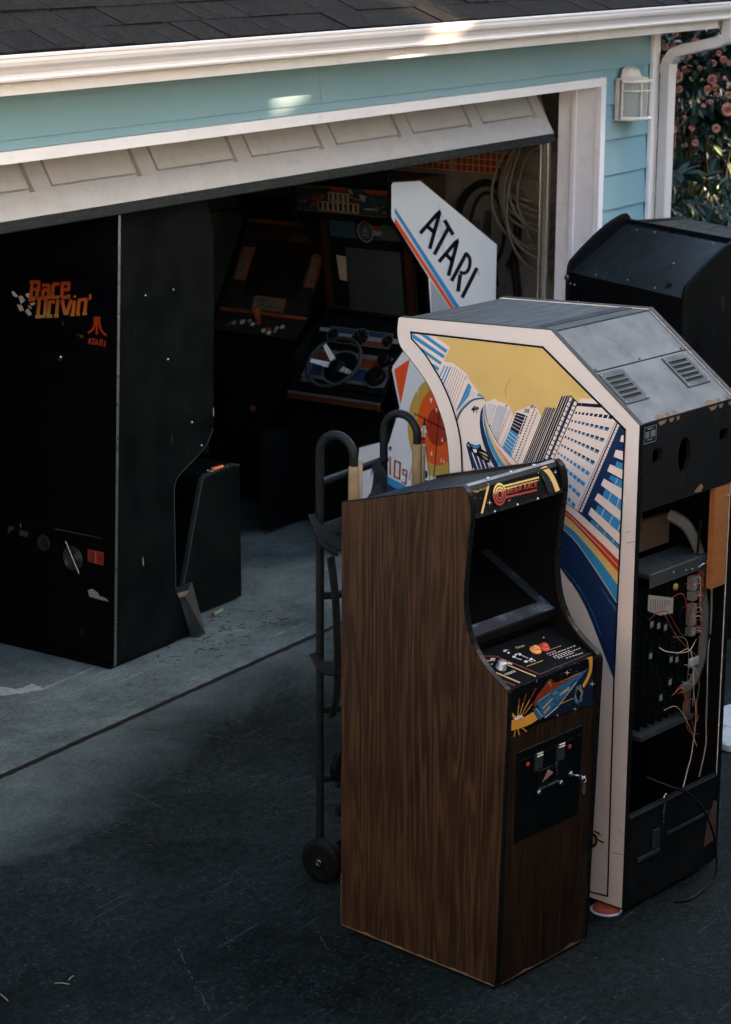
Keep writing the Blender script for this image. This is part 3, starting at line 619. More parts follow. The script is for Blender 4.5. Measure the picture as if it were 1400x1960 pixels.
ART["POLE"]=[0.0, 0.0, 0.0],[1.0, 0.0, 0.0],[0.0, 0.0, 1.0],"""blu,1,161 3378 161 3327 1317 2222 1686 1854 1792 1838 1421 2207
org,1,162 3284 163 3222 1235 2226 1595 1868 1670 1856 1312 2215
pgr,1,834 2573 1224 2224 1305 2149 862 2214
blk,2,654 3057 987 3223 931 3255 599 3089
blk,2,844 2887 1024 3227 953 3245 773 2906
blk,2,729 3119 870 3039 917 3063 777 3143
blk,2,1051 3148 1223 2979 1288 2992 1115 3161
blk,2,1131 3084 863 2841 929 2814 1198 3058
blk,2,1016 2727 1346 2894 1287 2926 959 2760
blk,2,1212 2567 1376 2898 1302 2917 1139 2586
blk,2,1093 2794 1220 2709 1274 2729 1147 2815
blk,2,1270 2501 1527 2727 1459 2754 1202 2529
blk,2,1405 2380 1444 2553 1367 2568 1329 2396
blk,2,1483 2300 1775 2572 1704 2600 1414 2328
blk,2,985 3227 980 3244 961 3228 1022 3223 996 3273 934 3251
blk,2,1341 2897 1335 2912 1313 2901 1376 2892 1357 2940 1292 2923
blk,2,1520 2721 1526 2731 1531 2741 1532 2744 1516 2742 1509 2743 1522 2734 1537 2721 1548 2709 1555 2697 1560 2683 1562 2668 1561 2653 1558 2639 1552 2625 1543 2612 1534 2602 1522 2594 1508 2587 1494 2583 1483 2582 1471 2583 1452 2588 1426 2596 1400 2603 1383 2570 1408 2564 1435 2556 1466 2548 1500 2544 1531 2547 1556 2554 1578 2564 1595 2576 1609 2590 1619 2607 1627 2624 1631 2642 1632 2659 1629 2678 1623 2697 1613 2715 1596 2733 1575 2751 1551 2766 1514 2779 1478 2774 1466 2760 1460 2749 1454 2741
gry,2,1769 2545 1768 2507 1784 2504 1785 2543
org,1,173 1771 462 1832 296 1394
ochre,1,1675 909 1663 788 1618 679 1544 589 1445 521 1325 480 1192 466 1052 482 913 524 782 592 665 680 568 785 494 901 448 1022 431 1143 444 1258 486 1362 555 1450 649 1517 762 1561 890 1578 1026 1569 1164 1532 1298 1470 1420 1384 1523 1280 1603 1162 1655 1036
org2,2,1456 950 1448 858 1418 775 1368 704 1300 651 1219 617 1128 605 1032 613 937 643 846 692 765 758 697 837 646 925 614 1018 602 1111 610 1200 639 1281 687 1350 752 1403 830 1437 918 1452 1012 1446 1107 1420 1199 1373 1282 1309 1353 1231 1408 1142 1443 1047
red2,3,1249 989 1245 944 1228 903 1201 868 1164 842 1120 826 1071 820 1019 825 967 840 917 865 873 899 835 939 807 983 789 1030 782 1077 787 1122 803 1162 830 1196 865 1222 909 1239 957 1245 1009 1241 1061 1227 1111 1202 1156 1169 1194 1129 1224 1085 1242 1037
blk,4,539 1254 1254 919 1265 928 549 1263
blk,4,1018 1195 927 454 945 449 1036 1191
wht,4,580 1504 628 1502 613 1432
wht,4,833 1362 891 1356 872 1303
wht,4,948 1236 993 1226 977 1184
wht,4,1089 906 1076 861 1118 849
wht,4,891 814 871 759 909 747
wht,4,1080 695 1065 646 1095 635
wht,4,1131 675 1119 628 1153 616
wht,5,709 908 770 892 870 447 688 485
blk,6,703 909 683 487 694 484 715 907
blk,6,759 893 862 448 877 446 774 891
blk,6,741 870 723 532 733 530 751 868
blk,5,752 1199 771 1084 701 1082
wht,6,709 1100 766 1087 757 966 703 981
blk,7,727 1088 721 982 734 979 740 1085
wht,6,677 1070 712 1081 710 1042 674 1055
wht,6,761 1068 805 1001 759 1028
red2,5,695 982 760 963 762 898 704 913
blk,6,691 987 760 967 757 943 695 964
blk,6,819 565 819 555 816 546 811 539 804 534 796 530 787 529 777 530 768 533 759 538 750 545 744 553 738 562 735 572 734 582 735 592 738 600 742 607 749 613 757 616 766 618 776 617 785 614 794 609 803 602 809 594 815 584 818 574
blk,6,736 529 836 495 820 471 729 486
wht,4,553 764 564 628 508 572 460 596
blk,5,550 766 451 596 519 567 570 626 558 631 514 575 462 597 563 762
blk,5,523 641 588 614 589 569 532 590
red2,2,96 898 98 709 127 703 124 893
red2,2,182 835 302 780 314 792 193 847
red2,2,283 801 272 624 301 618 312 795
red2,2,304 628 180 686 168 674 292 616
red2,2,199 665 213 839 185 846 170 672
red2,2,434 631 343 678 332 668 422 622
red2,2,358 660 366 718 343 724 334 666
red2,2,339 715 427 673 437 683 350 725
red2,2,412 691 391 547 416 541 436 685
red2,2,419 550 325 597 314 588 408 540
blu,1,-93 790 94 688 477 494 706 391 709 264 -90 438
nav,2,-92 702 95 609 285 508 708 318 711 172 -89 350
ind,1,87 1007 145 987 122 952 87 963
blu,1,-228 826 -193 841 -163 822 -246 761
stain,1,1008 3163 1073 2807 1083 2807 1017 3163
stain,1,1021 3170 1139 3092 1146 3094 1028 3172
stain,1,919 3181 1167 3112 1170 3117 922 3186
stain,1,1201 3139 962 3001 970 2997 1209 3135
stain,1,990 3070 1090 3036 1094 3040 994 3075
stain,1,954 3127 953 3163 943 3164 944 3128
stain,1,885 2968 900 3082 890 3083 875 2969
stain,1,772 3123 1307 2952 1310 2957 775 3128
stain,1,1156 3080 1010 3097 1010 3092 1156 3075
stain,1,977 3208 978 3089 988 3088 987 3207
stain,1,1029 3094 1073 3087 1074 3092 1030 3099
stain,1,957 3339 1095 3100 1105 3101 966 3339
stain,1,874 3039 1010 3123 1002 3127 866 3043
stain,1,946 3292 1013 3099 1023 3098 956 3291"""
ART["RACE"]=[0.0, 0.0, 0.0],[0.0, -1.0, 0.0],[0.05342, 0.0, 0.99857],"""rnv,1,-933 3326 -26 3327 -17 2639 -1253 2654 -1252 3321
blk,1,-942 3169 -963 3021 -919 3022 -899 3169
grad,2,-945 3174 -966 3027 -929 3027 -909 3175
blk,1,-947 3150 -832 3164 -833 3196 -948 3183
grad,2,-954 3158 -838 3172 -840 3199 -955 3186
blk,1,-870 3175 -876 3115 -832 3116 -826 3177
grad,2,-872 3181 -879 3121 -842 3122 -836 3182
blk,1,-910 3094 -832 3103 -833 3136 -912 3127
grad,2,-917 3102 -838 3112 -839 3139 -918 3129
blk,1,-885 3115 -894 3056 -850 3056 -842 3115
grad,2,-888 3120 -896 3061 -860 3061 -851 3121
blk,1,-965 3001 -892 3010 -894 3043 -967 3033
grad,2,-971 3009 -898 3018 -900 3045 -973 3036
blk,1,-919 3052 -921 3024 -877 3027 -876 3055
grad,2,-922 3058 -924 3030 -887 3032 -886 3060
blk,1,-811 3136 -730 3146 -732 3178 -813 3168
grad,2,-817 3144 -736 3154 -738 3181 -819 3171
blk,1,-759 3160 -763 3056 -720 3060 -716 3163
grad,2,-762 3166 -766 3062 -730 3065 -726 3168
blk,1,-808 3097 -739 3106 -740 3138 -810 3129
grad,2,-814 3105 -745 3114 -747 3141 -816 3132
blk,1,-823 3113 -827 3051 -783 3053 -780 3115
grad,2,-826 3118 -829 3056 -793 3059 -790 3121
blk,1,-817 3033 -711 3047 -713 3079 -819 3066
grad,2,-823 3041 -718 3055 -719 3082 -825 3068
blk,1,-694 3158 -622 3167 -624 3199 -696 3190
grad,2,-700 3166 -629 3175 -630 3202 -702 3193
blk,1,-710 3175 -722 3063 -679 3065 -667 3176
grad,2,-713 3181 -725 3069 -689 3070 -677 3182
blk,1,-711 3045 -621 3058 -624 3091 -714 3078
grad,2,-717 3054 -628 3066 -630 3093 -720 3081
blk,1,-600 3173 -507 3185 -509 3217 -602 3206
grad,2,-606 3181 -513 3193 -515 3220 -608 3208
blk,1,-612 3191 -618 3073 -575 3076 -569 3193
grad,2,-614 3196 -621 3079 -585 3081 -579 3198
blk,1,-598 3056 -508 3071 -511 3103 -602 3089
grad,2,-605 3065 -514 3079 -517 3106 -608 3091
blk,1,-540 3197 -544 3144 -501 3146 -498 3200
grad,2,-543 3203 -546 3150 -511 3152 -508 3205
blk,1,-589 3121 -509 3132 -511 3164 -591 3154
grad,2,-595 3129 -515 3140 -517 3167 -597 3156
blk,1,-542 3106 -543 3082 -501 3084 -499 3108
grad,2,-544 3111 -546 3087 -510 3089 -509 3113
blk,1,-863 3038 -881 2888 -837 2889 -819 3039
grad,2,-866 3043 -883 2894 -847 2895 -829 3044
blk,1,-867 3020 -768 3034 -770 3067 -870 3053
grad,2,-874 3029 -774 3043 -776 3070 -876 3056
blk,1,-792 3041 -804 2902 -761 2904 -749 3043
grad,2,-795 3046 -807 2908 -771 2910 -759 3048
blk,1,-885 2866 -778 2882 -780 2914 -887 2899
grad,2,-891 2874 -784 2890 -787 2917 -894 2902
blk,1,-749 3020 -766 2903 -723 2904 -706 3021
grad,2,-751 3026 -769 2909 -733 2909 -716 3026
blk,1,-744 3002 -668 3014 -671 3046 -747 3035
grad,2,-750 3011 -675 3022 -677 3049 -753 3038
blk,1,-764 2882 -698 2892 -701 2924 -767 2914
grad,2,-771 2890 -705 2900 -707 2927 -773 2917
blk,1,-662 3040 -676 2916 -633 2917 -619 3041
grad,2,-664 3046 -679 2921 -643 2922 -629 3047
blk,1,-654 3021 -625 3025 -628 3057 -657 3053
grad,2,-661 3029 -632 3033 -634 3060 -663 3056
blk,1,-678 2894 -629 2902 -632 2934 -682 2926
grad,2,-685 2902 -636 2910 -638 2937 -688 2929
blk,1,-614 3035 -577 2927 -536 2939 -572 3046
grad,2,-616 3041 -580 2934 -545 2944 -582 3051
blk,1,-520 3057 -566 2937 -525 2931 -479 3051
grad,2,-523 3062 -569 2942 -535 2937 -489 3057
blk,1,-607 3021 -567 3027 -570 3060 -610 3054
grad,2,-614 3030 -574 3036 -576 3063 -616 3057
blk,1,-513 3035 -482 3040 -486 3072 -517 3067
grad,2,-520 3043 -489 3048 -492 3075 -523 3070
blk,1,-482 3060 -498 2944 -455 2945 -439 3061
grad,2,-484 3066 -500 2950 -465 2950 -449 3066
blk,1,-499 2923 -455 2930 -459 2963 -503 2955
grad,2,-506 2931 -462 2939 -465 2965 -509 2958
blk,1,-428 3067 -444 2953 -402 2954 -386 3067
grad,2,-431 3072 -447 2959 -412 2959 -396 3073
blk,1,-420 3050 -318 3070 -324 3101 -425 3081
grad,2,-426 3058 -325 3078 -330 3104 -431 3084
blk,1,-355 3077 -370 2965 -328 2966 -313 3078
grad,2,-358 3083 -373 2971 -338 2971 -323 3083
blk,1,-436 2932 -396 2941 -402 2972 -442 2964
grad,2,-443 2941 -403 2949 -408 2975 -448 2967
blk,1,-371 2945 -322 2954 -327 2985 -375 2976
grad,2,-377 2953 -329 2962 -333 2988 -381 2979
grad,2,-444 3102 -449 3093 -460 3088 -471 3091 -476 3099 -471 3108 -460 3113 -449 3110
grad,2,-310 3135 -308 3111 -319 3089 -295 3084 -282 3111 -284 3138
ro,2,-235 2956 -235 2809 -212 2812 -212 2958
ro,2,-259 2953 -259 2938 -258 2921 -257 2906 -259 2893 -261 2881 -265 2870 -270 2860 -277 2851 -286 2844 -298 2836 -312 2829 -326 2821 -315 2807 -301 2815 -286 2822 -272 2831 -259 2842 -250 2854 -244 2866 -239 2879 -236 2893 -235 2908 -235 2924 -236 2940 -237 2956
ro,2,-210 2959 -210 2943 -211 2927 -210 2911 -208 2895 -203 2880 -197 2865 -189 2850 -179 2838 -168 2827 -155 2819 -142 2812 -130 2805 -115 2820 -127 2827 -140 2834 -151 2841 -160 2849 -168 2860 -175 2873 -181 2887 -185 2901 -188 2915 -188 2930 -188 2945 -188 2961
ro,2,-310 2722 -295 2771 -306 2772 -321 2723
ro,2,-279 2724 -293 2773 -305 2770 -290 2721
ro,2,-310 2734 -288 2735 -288 2743 -309 2743
ro,2,-279 2768 -243 2768 -242 2777 -277 2777
ro,2,-266 2772 -269 2721 -258 2722 -255 2773
ro,2,-239 2721 -221 2771 -232 2772 -250 2723
ro,2,-204 2722 -218 2773 -229 2770 -215 2719
ro,2,-240 2732 -215 2732 -213 2741 -238 2741
ro,2,-184 2722 -181 2776 -192 2775 -195 2721
ro,2,-190 2770 -162 2767 -159 2776 -187 2779
ro,2,-166 2772 -169 2751 -158 2751 -155 2772
ro,2,-186 2743 -163 2747 -164 2755 -187 2752
ro,2,-179 2746 -161 2716 -151 2720 -169 2751
ro,2,-140 2769 -141 2718 -130 2719 -128 2770
rod,2,-318 2691 -318 2681 -302 2683 -303 2693
rod,2,-274 2693 -274 2683 -258 2684 -259 2695
rod,2,-226 2694 -226 2684 -210 2686 -210 2696
rod,2,-178 2696 -178 2686 -162 2688 -162 2698
rod,2,-143 2697 -143 2687 -127 2689 -127 2699
wht,2,-1160 3072 -1137 3081 -1091 3048 -1096 3030 -1133 3037
wht,2,-1082 3042 -1045 3052 -1004 3015 -1054 2979
wht,2,-1004 3066 -960 3084 -963 3046 -986 3041
wht,2,-1100 2971 -1045 2973 -1018 2927 -1068 2918
wht,2,-1008 2924 -972 2952 -931 2905 -967 2887
wht,2,-958 2995 -899 3008 -895 2994 -935 2977
wht,2,-981 2979 -935 2963 -935 2949 -967 2963
ochd,2,-605 2883 -586 2882 -580 2845 -596 2850
ochd,2,-516 2844 -489 2834 -498 2826
ochd,2,-444 2801 -413 2790 -426 2775
ochd,2,-413 2790 -360 2789 -369 2764 -404 2764
redl,2,-304 989 -128 987 -131 874 -303 881
wht2,3,-219 980 -218 875 -211 876 -212 981
rod,3,-285 958 -230 956 -228 964 -283 966
rod,3,-199 955 -144 954 -142 962 -197 962
rod,3,-285 936 -230 934 -228 942 -283 944
rod,3,-198 933 -144 933 -142 941 -197 941
rod,3,-285 914 -230 913 -227 920 -282 922
rod,3,-198 911 -144 911 -142 919 -196 919
rod,3,-284 893 -230 891 -227 899 -282 901
rod,3,-198 890 -143 890 -141 897 -196 898
wht2,2,-300 633 -246 653 -190 628 -167 601 -108 599 -65 572 -166 573 -284 581
wht3,2,-1194 1044 -1128 1054 -1128 1026 -1173 1013 -1177 988 -1204 987
wht3,2,-1066 1036 -968 1032 -972 984 -1066 985
wht2,2,-1064 1095 -1060 1057 -1048 1059 -1052 1098"""
ART["OMQ"]=[0.0, 0.119, 1.434],[1.0, 0.0, 0.0],[0.0, 0.38046, 0.9248],"""gold,1,217 152 231 144 105 -2 85 -3
gold,1,710 152 725 155 740 156 757 157 773 150 791 126 806 96 814 69 819 43 822 19 825 -4 781 -8 778 25 774 56 765 84 752 110 732 132 710 152
dgy,1,684 134 725 138 769 61 775 -4 714 3 709 72
mgr,2,344 62 337 50 328 38 317 28 305 19 292 14 279 10 266 10 255 12 245 17 236 24 230 34 227 45 226 57 228 71 233 84 240 97 249 108 260 119 272 127 284 133 297 136 310 137 322 135 332 130 340 122 346 113 350 102 350 89 348 76
blk,3,332 65 327 54 319 45 311 37 301 30 291 25 281 23 271 22 261 24 253 28 247 34 242 42 239 51 239 61 240 71 244 82 250 92 257 101 266 110 275 116 285 121 296 124 306 124 315 122 323 119 330 113 334 105 337 96 338 86 336 75
mgr,4,326 66 321 57 315 49 307 42 299 36 290 32 281 29 273 29 265 31 258 34 252 39 248 46 246 53 246 62 247 71 250 80 255 89 261 98 269 105 277 111 286 115 295 117 303 117 311 116 318 113 324 107 328 101 330 93 331 84 329 75
blk,5,316 68 312 61 308 55 302 50 296 46 290 43 283 41 277 41 271 42 266 44 262 48 259 53 257 59 257 65 258 72 260 79 264 85 269 91 274 96 280 101 287 104 293 105 299 106 305 105 310 102 314 98 317 94 319 88 319 81 318 75
mgr,6,311 69 308 63 304 58 300 54 295 51 289 48 284 47 279 46 274 47 270 49 267 53 264 57 263 61 263 66 263 72 265 78 268 83 272 88 277 92 282 96 287 98 292 100 297 100 302 99 306 97 310 94 312 90 313 85 314 80 313 74
blk,7,302 71 300 67 298 64 295 61 292 59 288 57 285 56 282 56 279 56 277 58 275 60 273 62 272 65 272 69 273 72 274 76 276 79 279 83 281 86 285 88 288 90 291 90 294 91 297 90 300 89 302 87 303 84 304 81 304 78 303 74
mgr,2,329 117 672 108 668 99 335 106
mgr,2,345 98 664 91 662 86 346 92
mgr,2,335 53 624 41 619 30 333 40
mgr,3,358 62 371 91 365 92 352 64
mgr,3,365 88 395 87 396 91 365 92
mgr,3,378 92 365 63 371 62 384 91
mgr,3,391 92 378 63 384 62 397 90
mgr,3,404 87 428 87 429 91 404 91
mgr,3,398 74 421 74 421 78 399 78
mgr,3,393 61 417 61 417 65 393 65
mgr,3,405 91 392 62 397 61 410 90
mgr,3,462 90 436 90 436 86 461 86
mgr,3,436 90 423 61 429 60 442 89
mgr,3,424 60 450 60 450 64 424 64
mgr,3,450 60 457 76 451 77 444 61
mgr,3,456 77 440 77 440 73 456 73
mgr,3,461 59 488 87 483 89 456 61
mgr,3,482 85 496 85 496 89 482 89
mgr,3,491 89 478 60 484 59 497 88
mgr,3,468 70 489 69 489 73 469 74
mgr,3,508 58 528 86 523 88 503 59
mgr,3,520 84 542 83 542 87 520 88
mgr,3,537 88 527 72 533 70 543 86
mgr,3,534 74 518 75 518 71 534 70
mgr,3,519 74 525 57 531 58 525 75
mgr,3,543 56 570 85 564 87 537 59
mgr,3,563 83 576 82 577 86 563 87
mgr,3,572 87 559 57 564 56 578 85
mgr,3,550 67 569 67 570 71 550 71
mgr,3,610 85 587 86 587 82 610 81
mgr,3,588 86 572 57 578 56 594 85
mgr,3,573 56 598 55 598 59 574 60
mgr,3,619 81 645 80 645 84 619 85
mgr,3,613 68 637 67 637 71 613 72
mgr,3,607 55 633 54 633 58 607 59
mgr,3,619 85 606 56 612 55 625 84
wht,2,208 38 186 41 177 27 181 42 160 47 182 45 191 58 187 44
wht,2,851 102 831 104 823 93 827 105 808 110 828 108 836 120 832 107
wht,2,685 128 676 129 672 123 673 130 664 132 674 131 678 137 676 131
wht,2,365 21 354 22 350 16 352 23 342 26 352 24 357 31 355 24
wht,1,819 122 817 121 815 122 815 123 818 123
gry,1,784 95 782 94 779 95 780 96 783 96
wht,1,297 105 296 105 295 105 296 106 297 106
gry,1,153 67 152 67 151 67 151 68 153 68
gry,1,63 37 61 36 60 37 60 38 62 38
gry,1,227 76 225 75 223 76 224 78 226 78
gry,1,396 132 395 131 394 132 394 133 395 133
wht,1,416 46 414 45 412 46 412 48 415 48
gry,1,794 62 793 62 792 62 792 63 794 63
gry,1,402 122 400 121 399 122 399 123 401 123
gry,1,377 29 374 28 371 29 372 31 376 32
gry,1,401 85 399 84 397 85 398 86 400 86
wht,1,277 96 276 95 274 96 274 97 276 97
gry,1,810 25 808 24 806 25 807 27 810 27
wht,1,330 129 328 128 325 129 326 131 329 131
gry,1,741 93 739 92 736 93 737 95 740 95
gry,1,585 62 583 62 581 62 582 64 584 64
gry,1,612 104 610 103 608 104 608 106 611 106
gry,1,601 103 598 102 596 103 597 104 600 104
gry,1,525 135 523 134 522 135 523 136 524 136
gry,1,577 84 575 83 572 84 573 86 576 86
gry,1,685 95 682 94 680 95 681 97 684 97
gry,1,710 95 707 93 704 95 705 97 709 97
gry,1,565 28 563 27 561 28 561 30 564 30
gry,1,478 118 475 117 472 118 473 120 476 120
gry,1,410 62 408 61 406 62 407 64 409 64
gry,1,167 57 165 56 163 57 164 59 167 59
gry,1,369 70 367 69 365 70 365 72 368 72
wht,1,637 131 635 131 634 131 634 133 636 133
gry,1,571 111 569 110 567 111 568 113 570 113
wht,1,81 92 80 91 79 92 79 93 81 93
wht,1,159 107 158 107 156 107 157 108 158 108
wht,1,78 92 76 91 74 92 74 94 77 94
gry,1,521 110 520 110 519 110 519 111 521 111
gry,1,372 108 371 107 370 108 370 109 372 109
wht,1,711 92 709 91 706 92 707 94 710 94
wht,1,119 83 117 82 115 83 116 85 118 85
gry,1,793 41 791 40 788 41 789 43 792 43
wht,1,558 95 555 94 553 95 554 97 557 97
gry,1,466 32 464 31 462 32 463 34 465 34
wht,1,300 43 299 42 298 43 298 43 300 44
wht,1,484 69 482 68 480 69 481 71 483 71
gry,1,759 91 758 91 756 91 757 92 758 92
wht,1,252 35 249 33 246 35 247 37 251 37
wht,1,768 66 765 65 762 66 763 69 767 69
wht,1,439 92 437 90 434 92 435 94 438 94"""
ART["OCP"]=[0.0, -0.027, 0.938],[1.0, 0.0, 0.0],[0.0, 0.93888, 0.34425],"""mrn,1,120 341 233 286 242 293 128 349
mrn,1,229 290 347 38 357 44 239 296
pur,1,346 40 877 48 882 55 351 46
gold,1,223 203 303 36 313 41 233 208
gold,1,74 213 155 35 166 41 84 219
mrn,1,48 138 102 28 113 34 60 144
gold,1,86 266 98 272 110 276 120 279 132 279 143 278 155 275 166 271 177 266 187 260 194 266 183 271 172 277 161 281 149 284 136 286 123 285 110 282 98 277 86 272
wht,1,130 296 122 292 112 291 106 294 104 300 108 306 116 310 125 311 132 308 134 303
wht,1,195 281 189 278 182 277 177 280 175 284 178 289 184 292 191 292 196 290 198 285
wht,1,208 275 202 272 196 271 192 273 192 277 195 281 200 284 206 285 210 283 211 280
wht,1,267 203 260 200 252 200 245 203 242 208 245 213 251 216 259 216 266 212 269 208
wht,1,270 192 264 189 259 188 255 190 254 194 256 198 262 201 267 201 271 199 272 196
wht,1,149 246 145 244 141 243 138 244 138 247 140 250 144 252 148 253 151 252 151 249
wht,1,75 189 71 187 67 186 64 187 64 190 66 193 70 195 74 196 77 195 77 192
wht,1,340 301 334 298 327 298 321 300 320 305 322 309 328 312 336 313 341 310 343 306
wht,1,349 280 343 277 336 276 331 278 330 282 333 287 339 290 346 290 350 288 352 284
wht,1,351 234 344 231 335 230 328 233 326 239 329 244 336 248 345 248 352 245 354 240
wht,1,407 234 399 230 391 230 385 233 383 238 387 243 394 247 402 247 409 245 410 240
wht,1,386 167 377 163 368 162 360 166 358 172 361 177 369 181 379 182 387 178 389 173
wht,1,439 168 431 165 421 164 413 168 411 173 414 179 423 183 432 184 440 180 442 174
wht,1,439 152 435 150 430 149 426 151 426 154 428 157 433 160 438 161 441 159 442 156
wht,1,376 246 371 243 364 243 360 245 358 248 361 253 366 255 373 256 377 254 379 250
wht,1,337 228 358 194 364 197 342 231
wht,1,397 226 412 188 418 191 403 229
wht,1,394 173 407 147 412 150 400 176
wht,1,328 313 362 303 366 307 333 318
wht,1,374 251 406 246 410 250 377 255
wht,1,566 166 582 166 586 171 570 171
wht,1,588 166 603 165 607 170 592 170
wht,1,611 165 627 165 630 169 614 170
wht,1,633 164 647 164 651 169 637 169
wht,1,568 149 589 149 593 153 572 154
wht,1,596 149 617 148 621 153 600 153
wht,1,625 148 644 148 648 153 629 153
wht,1,654 148 677 148 681 153 658 153
wht,1,683 148 706 148 710 152 687 153
wht,1,712 147 729 147 733 152 715 152
wht,1,741 147 762 147 766 152 744 152
wht,1,770 147 789 147 793 152 774 152
wht,1,799 147 823 146 827 151 803 152
wht,1,583 129 602 129 605 134 586 134
wht,1,607 129 622 129 626 134 610 134
wht,1,631 129 647 128 650 133 634 134
wht,1,655 128 670 128 674 133 658 133
wht,1,679 128 699 128 703 133 682 133
wht,1,703 128 719 128 723 133 707 133
wht,1,727 128 745 128 749 132 731 133
wht,1,580 116 598 116 602 120 583 121
wht,1,606 116 625 115 629 120 609 120
wht,1,632 115 651 115 655 120 635 120
wht,1,658 115 678 115 682 120 661 120
wht,1,684 115 700 115 704 120 688 120
wht,1,710 115 731 115 735 120 714 120
wht,1,736 115 754 115 758 120 740 120
wht,1,763 115 782 115 786 120 767 120
wht,1,789 115 807 115 811 120 793 120
wht,1,816 115 834 115 838 120 820 120
wht,1,598 102 618 102 622 107 602 107
wht,1,625 102 645 102 649 106 629 107
wht,1,653 102 671 101 675 106 656 106
wht,1,680 101 701 101 705 106 684 106
wht,1,707 101 727 100 731 105 711 106
wht,1,734 100 751 100 755 105 738 105
wht,1,651 82 670 81 674 85 656 86
wht,1,679 80 698 79 702 84 683 85
wht,1,706 79 729 77 733 82 710 83
wht,1,734 77 756 76 761 81 738 82
wht,1,761 75 782 74 786 79 765 80
wht,1,789 74 806 73 810 78 793 79
gold,1,582 190 599 189 602 193 585 194
gold,1,603 189 619 189 622 193 607 193
gold,1,625 189 641 188 644 192 628 193
gold,1,647 188 664 188 667 192 650 192
gold,1,668 188 685 187 688 191 672 192
gold,1,690 187 706 187 709 191 694 191
gold,1,712 186 730 186 734 190 716 191
gold,1,338 132 354 132 357 137 342 137
gold,1,360 132 375 132 379 137 364 137
gold,1,382 132 400 131 404 136 386 136
gold,1,404 131 418 131 422 136 408 136
gold,1,426 131 441 130 445 135 430 136
gold,1,448 130 466 130 470 135 452 135
gold,1,470 130 484 130 488 135 474 135"""
